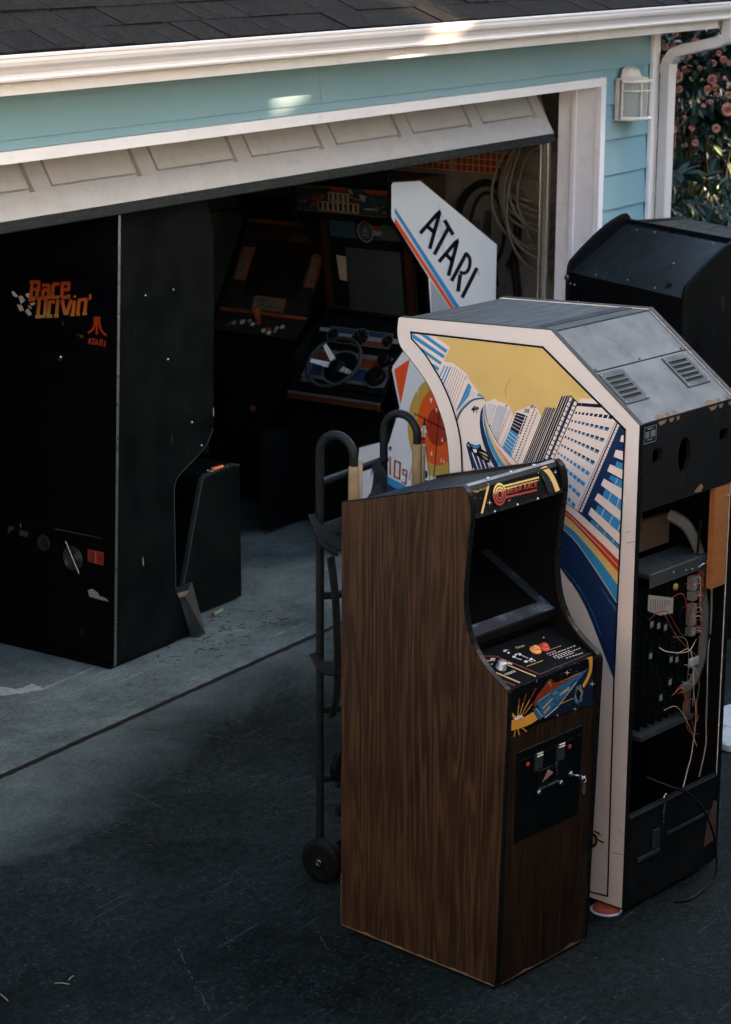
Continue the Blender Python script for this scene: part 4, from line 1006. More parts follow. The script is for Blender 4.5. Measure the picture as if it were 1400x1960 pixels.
ART["OFR"]=[0.0, -0.0245, 0.0],[1.0, 0.0, 0.0],[0.0, 0.0, 1.0],"""ink,1,25 1886 812 1897 833 1585 335 1630 247 1695 164 1686 33 1642
fnv,2,688 1807 817 1802 833 1585 349 1626 446 1684
amb,3,31 1704 65 1697 99 1690 129 1686 153 1686 173 1689 192 1692 211 1694 229 1697 247 1699 290 1640 269 1636 247 1632 222 1629 191 1628 157 1629 124 1630 93 1633 63 1636 33 1639
amb,3,749 1901 805 1899 813 1878 772 1886
amb,3,772 1886 775 1867 778 1848 779 1830 775 1814 768 1799 759 1784 746 1769 730 1754 714 1739 732 1718 751 1734 770 1751 785 1768 796 1784 804 1800 809 1818 811 1837 811 1858 811 1879
rst,3,246 1737 279 1793 383 1839 549 1810 760 1835 513 1796 372 1768 267 1722
rst,2,286 1791 396 1863 425 1846 371 1787
shp,4,243 1715 271 1719 334 1640 300 1634
shp,4,273 1748 400 1777 490 1677 349 1633
shp,4,385 1778 528 1801 778 1833 631 1761 475 1676 438 1709
blk,5,303 1743 374 1747 371 1752 300 1747
amb2,5,336 1692 434 1731 426 1738 328 1699
amb2,5,351 1661 407 1687 399 1694 344 1667
blk,5,379 1645 463 1682 459 1686 374 1648
blk,5,423 1769 494 1766 492 1771 420 1774
amb2,5,498 1732 588 1757 580 1765 491 1740
amb2,5,431 1759 474 1762 470 1768 427 1765
blk,5,590 1765 654 1790 649 1795 584 1770
blk,5,462 1692 547 1721 544 1724 459 1695
wht,5,517 1738 589 1747 587 1750 515 1741
wht,5,358 1629 478 1664 474 1669 354 1634
wht,5,477 1665 661 1775 658 1778 474 1667
wht,5,273 1713 332 1644 336 1645 277 1714
wht,5,281 1750 401 1771 399 1773 280 1752
amb2,5,380 1848 410 1810 415 1811 385 1848
amb,5,506 1815 702 1825 700 1828 504 1818
amb,4,95 1710 107 1820 115 1816 100 1707
rst,5,102 1777 107 1820 116 1816 110 1772
amb,4,109 1706 169 1831 177 1827 114 1703
rst,5,144 1782 169 1831 178 1827 153 1777
amb,4,126 1706 260 1840 268 1836 131 1703
rst,5,205 1786 260 1840 268 1835 214 1782
amb,4,154 1707 283 1783 291 1779 159 1705
rst,5,230 1753 283 1783 291 1779 239 1749
wht,5,53 1707 87 1709 100 1721 118 1707 139 1716 143 1698 164 1688 129 1691 88 1691
amb,4,28 1757 84 1703 91 1706 35 1759
amb,4,32 1737 77 1702 83 1706 37 1741
amb,3,75 1633 64 1597 74 1593 84 1629
amb,3,99 1634 114 1593 123 1592 108 1633
amb,3,137 1629 185 1591 191 1595 143 1632
amb,3,498 1677 636 1678 634 1682 496 1681
shp,3,638 1689 654 1745 690 1750 726 1703 718 1639 666 1634 647 1653
blk,4,653 1689 669 1732 707 1718 702 1662 665 1653
amb2,5,659 1738 713 1696 717 1698 663 1740
amb2,5,646 1696 662 1649 669 1648 652 1695
amb2,5,698 1663 718 1695 712 1698 691 1666
amb2,5,695 1744 697 1701 703 1700 701 1742
wht,4,594 1849 565 1855 562 1837 558 1856 528 1866 558 1861 560 1879 564 1859
wht,4,848 1714 817 1720 815 1701 810 1721 780 1731 810 1726 813 1744 817 1724
wht,4,497 1609 480 1613 479 1602 476 1614 459 1620 476 1616 478 1627 480 1615
wht,4,672 1602 651 1606 650 1594 647 1607 627 1614 647 1610 649 1623 651 1609
wht,4,282 1878 271 1880 270 1873 268 1880 257 1884 268 1882 269 1889 271 1881
wht,4,602 1868 594 1870 594 1865 592 1870 584 1873 592 1871 593 1876 594 1871
wht,3,735 1700 734 1699 732 1700 732 1701 734 1701
wht,3,712 1642 711 1641 708 1642 708 1644 710 1644
wht,3,597 1773 596 1772 594 1773 594 1774 596 1774
wht,3,618 1679 617 1678 615 1679 615 1680 617 1680
gry,3,728 1674 727 1673 726 1674 726 1675 727 1675
gry,3,686 1625 684 1624 681 1625 681 1627 684 1627
wht,3,371 1693 369 1692 367 1694 367 1695 369 1695
wht,3,791 1689 789 1688 788 1689 788 1691 789 1690
gry,3,767 1844 766 1843 763 1844 763 1846 765 1846
wht,3,418 1758 417 1757 416 1758 416 1759 417 1759
wht,3,512 1911 511 1910 509 1911 508 1913 511 1912
wht,3,693 1653 692 1652 690 1653 690 1654 692 1654
wht,3,490 1756 488 1754 485 1756 485 1758 488 1758
gry,3,509 1916 508 1916 507 1916 507 1917 508 1917
gry,3,636 1765 635 1764 632 1765 632 1767 634 1767
gry,3,627 1836 626 1835 624 1836 624 1837 626 1837
wht,3,692 1755 691 1754 689 1755 689 1756 691 1756
wht,3,518 1711 516 1710 513 1711 513 1713 516 1713
gry,3,641 1884 640 1884 638 1884 638 1885 640 1885
wht,3,403 1768 401 1767 398 1768 398 1770 401 1770
gry,3,562 1829 561 1828 560 1829 560 1829 561 1829
wht,3,675 1887 673 1885 670 1887 670 1889 673 1889
wht,3,656 1842 654 1841 651 1843 651 1845 654 1845
wht,3,656 1673 655 1672 652 1673 652 1675 655 1674
wht,3,503 1864 502 1863 499 1864 499 1866 501 1866
wht,3,503 1819 501 1817 498 1819 498 1821 501 1821
wht,3,648 1678 647 1677 644 1678 643 1680 646 1680
gry,3,584 1746 582 1745 580 1747 580 1749 582 1748
wht,3,520 1902 519 1901 517 1902 517 1903 519 1903
wht,3,367 1679 366 1677 363 1679 363 1681 365 1681
gry,3,344 1815 342 1814 340 1815 340 1817 342 1817
wht,3,540 1790 539 1789 537 1790 537 1791 539 1791
wht,3,415 1835 414 1834 411 1835 410 1837 413 1837
wht,3,409 1873 408 1873 407 1873 407 1874 408 1874
wht,3,471 1869 470 1869 469 1869 469 1870 470 1870
gry,3,773 1784 772 1783 769 1784 769 1786 772 1786
gry,3,655 1772 654 1772 652 1772 652 1773 654 1773
gry,3,651 1824 649 1823 647 1824 646 1826 649 1826
wht,3,414 1889 413 1888 411 1889 411 1890 413 1890
gry,3,378 1832 377 1831 375 1832 375 1833 377 1833
wht,3,487 1796 485 1795 482 1796 482 1798 485 1798
wht,3,672 1856 671 1855 668 1857 668 1858 671 1858
wht,3,785 1707 783 1706 780 1708 780 1710 783 1710
gry,3,341 1945 339 1944 337 1945 337 1947 339 1947
gry,3,365 1787 363 1786 361 1787 361 1789 363 1789
wht,3,500 1906 498 1905 495 1907 495 1909 498 1909
wht,3,575 1647 574 1646 573 1647 573 1648 574 1648
wht,3,365 1835 364 1834 362 1835 362 1836 364 1836
wht,3,528 1839 527 1838 526 1839 526 1840 527 1840
gry,3,793 1832 792 1831 789 1832 789 1833 791 1833
wht,3,583 1895 582 1894 580 1895 580 1896 582 1896
gry,3,600 1649 598 1647 595 1649 595 1651 598 1651
gry,3,435 1941 434 1940 432 1941 432 1943 434 1943
gry,3,606 1806 605 1805 602 1806 602 1808 605 1808
wht,3,767 1801 766 1800 763 1802 762 1804 765 1804
wht,3,440 1910 440 1910 438 1911 438 1911 439 1911
wht,3,706 1668 705 1668 704 1668 704 1670 705 1669
wht,3,378 1881 376 1880 374 1881 374 1883 376 1882
wht,3,607 1844 606 1843 603 1844 603 1846 605 1846
wht,3,361 1898 360 1897 358 1898 358 1899 360 1899
wht,3,388 1824 386 1823 384 1825 384 1826 386 1826
gry,3,606 1655 605 1654 602 1656 602 1658 604 1657
gry,3,609 1787 607 1786 605 1787 604 1789 607 1789
gry,3,792 1685 791 1684 789 1685 789 1686 791 1686
wht,3,719 1788 718 1788 717 1789 717 1789 718 1789
gry,3,418 1869 416 1868 415 1869 415 1870 416 1870
gry,3,375 1718 374 1717 373 1718 373 1719 374 1719
wht,3,363 1919 361 1918 358 1920 358 1922 361 1921
wht,3,788 1716 787 1716 785 1717 784 1718 787 1718
wht,3,508 1834 507 1834 504 1835 504 1836 506 1836
wht,5,637 1896 635 1900 633 1897 633 1900 635 1896
wht,5,358 1891 357 1892 354 1896 354 1895 357 1891
wht,5,369 1895 367 1894 365 1892 365 1891 367 1894
wht,5,743 1898 742 1902 739 1897 739 1900 742 1902
wht,5,750 1902 748 1899 746 1899 746 1897 748 1900
wht,5,193 1893 192 1894 189 1891 189 1893 192 1890
wht,5,212 1893 210 1894 208 1889 208 1890 210 1890
wht,5,483 1896 481 1898 479 1893 479 1896 481 1899
wht,5,161 1894 159 1890 157 1889 157 1893 159 1889
wht,5,270 1892 269 1890 267 1892 267 1891 269 1894
wht,5,49 1890 47 1889 45 1892 45 1891 47 1891
wht,5,61 1891 59 1891 57 1890 57 1889 59 1891
wht,5,753 1897 752 1896 749 1898 749 1898 751 1899
wht,5,616 1898 614 1897 612 1896 612 1897 614 1899"""
ART["PMQ"]=[0.075, 0.0, 0.0],[0.0, -1.0, 0.0],[0.0, 0.0, 1.0],"""vbg,1,-1236 3525 -64 3534 -62 3273 -1242 3276
vor,2,-1236 3521 -752 3534 -752 3518 -1236 3488
vrd,2,-742 3531 -566 3533 -566 3491 -742 3482
vrd,2,-371 3529 -64 3530 -63 3491 -303 3488
blk,2,-1139 3451 -1108 3450 -1116 3442 -1146 3442
blk,3,-227 3295 -206 3294 -211 3289 -232 3289
vbl,4,-152 3415 -138 3415 -142 3411 -156 3411
vrd,2,-352 3344 -314 3343 -324 3332 -361 3333
vbl,3,-427 3313 -401 3313 -407 3305 -433 3306
blk,4,-1122 3444 -1081 3443 -1091 3432 -1132 3433
vgr,2,-593 3394 -561 3393 -569 3384 -601 3385
vbl,3,-786 3329 -747 3328 -757 3317 -795 3318
vgr,4,-513 3395 -476 3394 -485 3384 -522 3385
blk,2,-197 3341 -178 3340 -183 3335 -202 3335
vrd,3,-1112 3413 -1077 3412 -1086 3402 -1122 3403
vgr,4,-1139 3292 -1108 3291 -1116 3282 -1147 3283
vgr,2,-337 3424 -309 3424 -316 3416 -344 3417
blk,3,-498 3349 -473 3349 -479 3342 -504 3342
vbl,4,-730 3369 -709 3369 -714 3363 -736 3364
blk,2,-900 3355 -881 3355 -886 3350 -904 3350
vgr,3,-1195 3446 -1169 3445 -1176 3438 -1201 3439
blk,4,-846 3447 -813 3446 -821 3437 -855 3438
vgr,2,-1159 3378 -1136 3377 -1142 3371 -1164 3371
vbl,3,-241 3348 -204 3347 -213 3337 -251 3338
vgr,4,-510 3320 -498 3320 -501 3317 -513 3317
blk,2,-445 3445 -428 3444 -433 3440 -449 3440
vwh,3,-510 3446 -477 3445 -485 3436 -518 3437
vgr,4,-280 3320 -257 3319 -263 3313 -285 3313
blk,2,-283 3430 -260 3429 -266 3423 -289 3423
vgr,3,-692 3342 -672 3341 -677 3336 -697 3336
vgr,4,-138 3381 -123 3380 -127 3376 -142 3376
vgr,2,-532 3397 -505 3397 -512 3389 -538 3390
vgr,3,-113 3294 -88 3294 -94 3286 -120 3287
vgr,4,-142 3336 -127 3336 -131 3332 -146 3332
vbl,2,-668 3401 -630 3400 -639 3389 -678 3391
vwh,3,-781 3413 -750 3412 -758 3403 -789 3404
vgr,4,-338 3449 -317 3448 -322 3443 -343 3443
blk,2,-834 3311 -820 3311 -823 3307 -837 3307
vgr,3,-736 3422 -719 3422 -723 3417 -740 3418
blk,4,-109 3365 -69 3364 -79 3353 -118 3354
vbl,2,-596 3395 -581 3395 -584 3391 -600 3391
vgr,3,-812 3318 -776 3317 -785 3307 -821 3308
vgr,4,-1065 3317 -1044 3317 -1050 3311 -1070 3312
vgr,2,-692 3396 -678 3396 -682 3392 -696 3392
vwh,3,-973 3287 -960 3287 -963 3284 -976 3284
vwh,4,-621 3291 -594 3291 -601 3283 -628 3284
blk,2,-1168 3395 -1131 3393 -1140 3383 -1178 3384
vgr,3,-140 3346 -122 3345 -126 3340 -144 3340
blk,4,-735 3334 -696 3333 -706 3322 -744 3323
vgr,3,-348 3304 -328 3303 -333 3297 -354 3298
vgr,4,-1006 3313 -964 3312 -975 3301 -1016 3302
vrd,2,-975 3389 -958 3389 -962 3384 -979 3385
vgr,3,-803 3466 -768 3465 -777 3455 -811 3456
blk,4,-347 3451 -334 3451 -337 3447 -350 3447
vgr,2,-749 3439 -715 3438 -723 3428 -757 3429
vwh,3,-651 3408 -634 3407 -639 3403 -655 3403
vgr,4,-952 3297 -938 3297 -942 3293 -955 3294
vgr,2,-285 3449 -252 3448 -260 3439 -293 3440
vgr,3,-792 3324 -771 3324 -776 3318 -797 3318
vgr,4,-189 3304 -169 3303 -174 3298 -194 3298
vrd,2,-1106 3393 -1082 3393 -1088 3386 -1112 3387
vbl,3,-670 3360 -630 3359 -640 3348 -680 3349
vgr,4,-1064 3463 -1031 3462 -1039 3453 -1073 3454
vgr,2,-1073 3378 -1060 3378 -1063 3374 -1076 3375
vbl,3,-332 3389 -297 3388 -306 3379 -340 3380
vgr,4,-1165 3375 -1132 3374 -1140 3365 -1173 3366
vrd,2,-203 3325 -178 3324 -184 3317 -209 3318
blk,3,-1109 3444 -1080 3443 -1087 3435 -1117 3436
blk,4,-905 3359 -864 3358 -875 3347 -916 3348
vgr,2,-875 3436 -844 3435 -851 3426 -883 3427
blk,3,-1166 3428 -1150 3427 -1154 3423 -1170 3424
blk,4,-628 3317 -592 3316 -601 3306 -637 3307
vwh,2,-1068 3402 -1055 3402 -1058 3398 -1071 3399
vgr,3,-569 3362 -555 3362 -558 3358 -572 3359
vgr,4,-1127 3404 -1103 3403 -1109 3397 -1133 3397
vwh,2,-829 3317 -794 3316 -803 3306 -838 3307
vgr,3,-366 3418 -336 3417 -344 3408 -374 3409
vbl,4,-773 3351 -741 3350 -749 3341 -781 3342
vgr,2,-537 3306 -508 3306 -515 3297 -544 3298
blk,3,-568 3301 -539 3301 -546 3293 -575 3294
vwh,4,-1220 3459 -1187 3458 -1195 3449 -1228 3450
blk,2,-471 3461 -456 3460 -459 3456 -475 3456
vbl,3,-389 3354 -361 3354 -368 3346 -396 3347
vgr,4,-417 3337 -404 3337 -407 3333 -421 3333
vgr,2,-395 3410 -356 3409 -366 3398 -405 3399
blk,3,-436 3416 -403 3415 -411 3405 -445 3406
vgr,4,-925 3412 -887 3410 -897 3400 -935 3401
vwh,2,-850 3346 -824 3345 -831 3338 -857 3339
vrd,3,-1047 3427 -1025 3426 -1031 3420 -1052 3421
vgr,4,-515 3382 -492 3382 -498 3375 -520 3376
blk,2,-1137 3388 -1119 3388 -1124 3383 -1142 3384
vwh,3,-1067 3376 -1027 3375 -1037 3364 -1077 3365
blk,4,-825 3463 -805 3462 -810 3457 -830 3457
vbl,2,-651 3368 -623 3367 -630 3359 -658 3360
vrd,3,-456 3389 -420 3388 -429 3378 -465 3379
vrd,4,-884 3446 -859 3446 -866 3439 -891 3440
vwh,2,-246 3372 -217 3371 -224 3362 -254 3363
vgr,3,-481 3292 -449 3291 -457 3282 -489 3283
vrd,4,-1100 3449 -1063 3448 -1072 3438 -1109 3439
blk,2,-549 3456 -531 3456 -535 3451 -553 3452
vgr,3,-836 3326 -812 3325 -818 3319 -842 3319
vgr,4,-842 3449 -821 3448 -827 3442 -848 3443
vgr,3,-750 3454 -732 3453 -737 3448 -754 3449
blk,4,-136 3322 -120 3322 -124 3318 -139 3318
vgr,2,-741 3425 -702 3423 -712 3413 -751 3414
blk,3,-596 3347 -557 3346 -567 3335 -606 3336
vgr,4,-133 3381 -116 3380 -120 3375 -137 3376
vgr,2,-940 3354 -925 3353 -929 3349 -944 3349
blk,3,-86 3367 -71 3366 -75 3362 -90 3363
blk,4,-869 3383 -855 3383 -859 3379 -873 3379
vgr,2,-205 3288 -182 3287 -188 3281 -211 3281
blk,3,-489 3299 -452 3298 -461 3287 -498 3288
vrd,4,-400 3452 -386 3452 -390 3448 -404 3448
vwh,2,-141 3381 -113 3380 -120 3372 -148 3373
vrd,3,-301 3350 -281 3349 -286 3344 -306 3344
vwh,4,-363 3419 -339 3418 -345 3411 -369 3412
vbl,2,-402 3447 -377 3447 -383 3440 -408 3440
vwh,3,-128 3326 -88 3325 -98 3314 -138 3315
vgr,4,-1073 3436 -1039 3435 -1048 3426 -1081 3427
vgr,2,-927 3381 -892 3380 -901 3370 -936 3371
vrd,3,-665 3411 -635 3411 -642 3402 -672 3403
vgr,4,-416 3367 -397 3366 -402 3361 -420 3362
vwh,2,-1203 3360 -1172 3359 -1180 3351 -1211 3352
vrd,3,-657 3306 -627 3306 -634 3297 -664 3298
blk,4,-1163 3414 -1141 3413 -1147 3407 -1168 3408
vrd,2,-794 3325 -763 3324 -771 3315 -802 3316
vgr,3,-348 3333 -322 3333 -328 3325 -354 3326
blk,4,-1042 3289 -1011 3288 -1019 3280 -1050 3281
vwh,2,-736 3313 -713 3312 -719 3306 -741 3307
vgr,3,-377 3374 -360 3373 -364 3368 -381 3369
vwh,4,-650 3465 -616 3464 -624 3455 -659 3456
vgr,2,-257 3457 -231 3456 -238 3449 -263 3450
vgr,3,-1089 3429 -1052 3428 -1061 3418 -1099 3419
vgr,4,-950 3314 -926 3314 -932 3307 -956 3308
vrd,2,-477 3424 -438 3423 -448 3412 -486 3413
vgr,3,-988 3423 -954 3422 -963 3413 -997 3414
vrd,4,-639 3386 -620 3386 -625 3381 -644 3381
vwh,2,-1120 3364 -1085 3363 -1093 3353 -1129 3354
vgr,3,-382 3304 -366 3303 -370 3299 -386 3299
vbl,4,-1164 3464 -1148 3464 -1152 3459 -1168 3460
vwh,2,-692 3386 -666 3385 -673 3378 -699 3379
vwh,3,-619 3461 -583 3460 -592 3450 -628 3451
vbl,4,-512 3335 -499 3335 -502 3331 -515 3332
vbl,2,-202 3286 -163 3285 -173 3274 -212 3275
blk,3,-417 3429 -380 3428 -389 3417 -427 3418
vgr,4,-1027 3394 -1002 3393 -1008 3386 -1034 3387
blk,2,-877 3333 -853 3332 -859 3325 -883 3326
blk,3,-331 3444 -300 3443 -308 3435 -339 3435
vwh,4,-974 3393 -957 3392 -962 3387 -979 3388
vbl,2,-116 3415 -85 3414 -93 3406 -124 3406
vgr,3,-230 3342 -193 3341 -203 3330 -239 3331
blk,4,-165 3322 -130 3321 -139 3311 -174 3312
vbl,5,-1110 3448 -1030 3449 -1035 3380 -1116 3378
vrd,5,-1116 3374 -1040 3371 -1051 3338 -1111 3341
vrd,5,-970 3433 -841 3451 -801 3421 -861 3392 -931 3379 -970 3392
vwh,5,-931 3428 -861 3433 -871 3412 -921 3408
vrd,5,-487 3444 -361 3429 -371 3404 -448 3414
vbl,5,-264 3440 -197 3441 -201 3361 -269 3363
vrd,5,-216 3367 -177 3378 -177 3330 -206 3328
vwh,5,-322 3347 -206 3348 -206 3336 -322 3331
vrd,5,-971 3368 -911 3364 -921 3323 -981 3326
vwh,5,-410 3482 -322 3464 -341 3406 -390 3427
vwh,5,-546 3520 -497 3516 -478 3469 -517 3474
vcr,6,-774 3477 -524 3475 -526 3386 -774 3392
vcr,6,-901 3380 -407 3381 -407 3287 -901 3287
vbr,7,-762 3466 -732 3465 -728 3397 -756 3400
vbr,7,-702 3466 -672 3464 -668 3396 -696 3399
vbr,7,-642 3465 -612 3464 -608 3395 -636 3397
vbr,7,-582 3464 -553 3463 -549 3393 -576 3396
blk,7,-889 3370 -853 3369 -851 3295 -883 3296
vbr,7,-827 3370 -792 3370 -790 3295 -821 3296
blk,7,-766 3371 -730 3370 -728 3296 -760 3297
vbr,7,-705 3371 -669 3371 -667 3296 -699 3297
blk,7,-644 3372 -608 3371 -606 3296 -638 3297
vbr,7,-583 3372 -548 3372 -545 3296 -577 3297
blk,7,-522 3373 -487 3372 -485 3296 -516 3297
vbr,7,-462 3373 -427 3373 -424 3297 -456 3297
vcr,6,-1244 3274 -60 3272 -60 3275 -1244 3277
vcr,6,-1240 3523 -1244 3274 -1240 3274 -1236 3524"""

# ------------------------------------------------------------------ printed artwork
INK = dict(amb='#c98f35', amb2='#b89a5e', blk='#0d0e10', blu='#2f7fae', dgy='#1e2022', fnv='#131c2c', gold='#cfab6a', gry='#7e8288', ind='#39486e', ink='#0a0d10', lbl='#5f9cc4', lgr='#b9bbc2', mrn='#7a2f27', nav='#172b4e', nbk='#11172a', ochd='#5c4420', ochre='#b3903f', org='#d64a1d', org2='#cf4f17', pgr='#8f979d', pur='#5a3546', red='#ad3019', red2='#952a13', redl='#9a3a2a', rnv='#07080f', ro='#b03d1c', rod='#4a1a10', rst='#7c3219', shp='#2c5d80', stain='#9fb4bd', vbg='#192221', vbl='#16293f', vbr='#3c2216', vcr='#756a56', vgr='#36403f', vor='#573518', vrd='#632517', vwh='#646864', wht='#d6c8bf', wht2='#9a9a96', wht3='#4a5050', yel='#c8aa66')
INKM = {}
def ink(k):
    if k not in INKM:
        if k in ('grad', 'mgr'):
            m = N('ink_' + k); c = m.n('ShaderNodeTexCoord'); sp = m.n('ShaderNodeSeparateXYZ'); m.l(c.outputs['Object'], sp.inputs[0])
            z0, z1 = ((1.42, 1.60) if k == 'grad' else (1.440, 1.503))
            f = m.math('DIVIDE', m.math('SUBTRACT', sp.outputs[2], z0), z1 - z0, clamp=True)
            m.col(m.ramp(f, [(0., srgb('#c9a257')), (.45, srgb('#c06a2c')), (1., srgb('#a83a1c'))] if k == 'grad' else [(.25, srgb('#8a2419')), (.5, srgb('#a83a28')), (.62, srgb('#d6b565')), (1., srgb('#d6c078'))]))
            m.rough(.35); INKM[k] = m.m
        else: INKM[k] = mat('ink_' + k, INK[k], .4, var=.13, scale=7, dirt=.10 if k in ('wht', 'yel') else 0, dirtc=(.32, .27, .22))
    return INKM[k]
def artwork(name, key, parent, lift=.0006, step=.00022, only=None):
    O, eu, ev, data = ART[key]; O = Vector(O); eu = Vector(eu); ev = Vector(ev); n = eu.cross(ev)
    mats = []; idx = {}; mb = MB()
    for ln in data.split('\n'):
        c, l, p = ln.split(',')
        if only and c not in only: continue
        if c not in idx: idx[c] = len(mats); mats.append(ink(c))
        q = [int(x) for x in p.split()]; h = lift + int(l) * step
        vs = [O + eu * (q[i] / 2000) + ev * (q[i + 1] / 2000) + n * h for i in range(0, len(q), 2)]
        mb.add(vs, [tuple(range(len(vs)))], idx[c])
    return mb.build(name, mats, parent)

# ------------------------------------------------------------------ materials of the setting
def concrete(name, dark, light, lo, hi, coarse=1.1, grit=.9, mota=1.0):
    m = N(name); v = m.coord()
    big = m.noise(v, coarse, 4, .6, .4); mid = m.noise(v, 9, 5, .7); fine = m.noise(v, 70, 3, .8)
    sp = m.n('ShaderNodeSeparateXYZ'); m.l(v, sp.inputs[0])
    f = m.math('ADD', m.math('MULTIPLY', big, 1.0), m.math('MULTIPLY', mid, .35))
    base = m.ramp(f, [(lo, dark), (hi, light)])
    # speckle and aggregate
    spk = m.math('MULTIPLY', m.ramp(fine, [(.56, 0.), (.72, 1.)]), m.ramp(m.noise(v, 4.5, 3, .7), [(.35, .1), (.7, 1.)])); base = m.mix(m.math('MULTIPLY', spk, grit), base, tuple(min(1, x * 4.0) for x in light)); mot = m.noise(v, 26, 4, .75); base = m.mix(1.0, base, m.ramp(mot, [(.30, 1 - .55 * mota), (.70, 1 + .6 * mota)]), 'MULTIPLY')
    pit = m.ramp(fine, [(.30, 1.), (.47, 0.)]); base = m.mix(m.math('MULTIPLY', pit, .7), base, tuple(x * .4 for x in dark))
    for rz, gs in ((.45, 2.1), (-.55, 2.9), (1.25, 1.7)):
        sc = m.ramp(m.noise(m.coord((1.1, 48, 1), (0, 0, rz)), 1.0, 3, .6, .35), [(.645, 0.), (.675, 1.)]); ga = m.ramp(m.noise(v, gs, 3, .7), [(.50, 0.), (.64, 1.)])
        base = m.mix(m.math('MULTIPLY', m.math('MULTIPLY', sc, ga), m.math('MULTIPLY', fine, .3 if grit < .5 else .6)), base, tuple(min(1, x * 4.5 + .01) for x in light))
    m.col(base); m.rough(m.ramp(mid, [(.3, .72), (.7, .95)])); m.b.inputs['Specular IOR Level'].default_value = .06
    m.bump(m.math('ADD', m.math('MULTIPLY', fine, .5), mid), .5, .004); return m
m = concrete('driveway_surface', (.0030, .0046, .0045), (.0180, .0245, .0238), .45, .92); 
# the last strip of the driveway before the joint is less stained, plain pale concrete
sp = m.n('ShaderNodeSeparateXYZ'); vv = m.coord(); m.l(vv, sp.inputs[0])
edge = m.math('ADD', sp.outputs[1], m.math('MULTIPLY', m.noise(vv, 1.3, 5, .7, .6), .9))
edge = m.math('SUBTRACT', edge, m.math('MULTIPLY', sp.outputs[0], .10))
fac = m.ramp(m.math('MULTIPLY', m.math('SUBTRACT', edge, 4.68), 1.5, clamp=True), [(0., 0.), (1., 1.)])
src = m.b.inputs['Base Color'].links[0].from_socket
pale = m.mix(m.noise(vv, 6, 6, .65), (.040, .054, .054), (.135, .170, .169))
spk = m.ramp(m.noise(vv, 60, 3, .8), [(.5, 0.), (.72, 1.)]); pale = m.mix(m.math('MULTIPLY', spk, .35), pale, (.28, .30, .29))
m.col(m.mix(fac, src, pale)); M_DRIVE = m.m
m = concrete('garage_slab', (.032, .044, .0445), (.20, .245, .242), .36, 1.0, 2.1, .10, .35); M_SLAB = m.m
M_JOINT = mat('joint_filler', (.012, .010, .008), .95, var=.5, scale=40, bump=.6)
M_BLUE = N('blue_siding_paint'); m = M_BLUE; v = m.coord((1.5, 1, 30)); v2 = m.coord()
g = m.noise(v, 7, 5, .6); b = m.mix(m.noise(v2, 2.5, 4), (.195, .352, .412), (.228, .40, .46)); m.col(m.mix(m.math('MULTIPLY', m.ramp(m.noise(v2, 14, 6, .7), [(.52, 0.), (.75, 1.)]), .18), b, (.13, .22, .24)))
m.rough(.55); m.bump(g, .35, .0012); M_BLUE = m.m
M_WHITE = mat('white_trim_paint', (.84, .82, .85), .5, var=.05, scale=5, dirt=.16, dirtc=(.36, .32, .29), bump=.06, bscale=30)
M_GUT = mat('white_gutter_enamel', (.61, .585, .59), .5, var=.04, scale=3, dirt=.16, dirtc=(.40, .36, .33), stretch=(.3, 4, 4))
M_DOOR = mat('garage_door_paint', (.50, .48, .475), .5, var=.06, scale=6, dirt=.3, dirtc=(.30, .27, .25), bump=.12, bscale=160)
M_RUB = mat('black_rubber', (.022, .027, .028), .55, var=.3, scale=18, dirt=.3, dirtc=(.09, .1, .1))
M_DRY = mat('garage_drywall', (.24, .23, .21), .9, var=.15, scale=3, dirt=.5, dirtc=(.12, .1, .085))
M_PLY = mat('garage_studs', (.09, .07, .055), .9, var=.3, scale=5)
m = N('asphalt_shingle'); v = m.coord(); oi = m.n('ShaderNodeObjectInfo')
gr = m.ramp(m.noise(v, 85, 4, .85), [(.34, 0.), (.66, 1.)]); big = m.noise(v, 14, 5)
c = m.mix(gr, (.0012, .0011, .0010), (.030, .0265, .0225)); c = m.mix(m.math('MULTIPLY', oi.outputs['Random'], .5), c, (.006, .0055, .005)); c = m.mix(m.math('MULTIPLY', m.ramp(big, [(.5, 0.), (.75, 1.)]), .4), c, (.028, .027, .026))
lich = m.ramp(m.noise(v, 38, 3), [(.70, 0.), (.76, 1.)]); c = m.mix(m.math('MULTIPLY', lich, .4), c, (.08, .08, .078))
m.col(c); m.rough(.95); m.b.inputs['Specular IOR Level'].default_value = .08; m.bump(gr, .9, .003); M_SHG = m.m
M_GALV = mat('galvanised_steel', (.42, .40, .37), .38, .9, var=.25, scale=25, dirt=.3)
# ------------------------------------------------------------------ ground
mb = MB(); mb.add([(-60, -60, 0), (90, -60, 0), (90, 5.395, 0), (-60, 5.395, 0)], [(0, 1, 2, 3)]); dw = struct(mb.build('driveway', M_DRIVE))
mb = MB(); mb.box(-60, 90, 5.413, 12.2, -.2, .0); struct(mb.build('garage_floor', M_SLAB))
mb = MB(); R_ = random.Random(3); n = 300; xs = [3 + 10 * i / n for i in range(n + 1)]
top = [(x, 5.413 + R_.uniform(0, .004), .0022) for x in xs]; bot = [(x, 5.389 - R_.uniform(0, .006), .0022) for x in xs]
mb.add(bot + top, [(i, i + 1, i + 2 + n, i + 1 + n) for i in range(n)]); struct(mb.build('slab_joint', M_JOINT))
mb = MB(); mb.add([(-60, 12.2, -.004), (90, 12.2, -.004), (90, 90, -.004), (-60, 90, -.004)], [(0, 1, 2, 3)]); struct(mb.build('back_garden_ground', mat('soil', (.03, .03, .02), .95, bump=.5, bscale=30)))
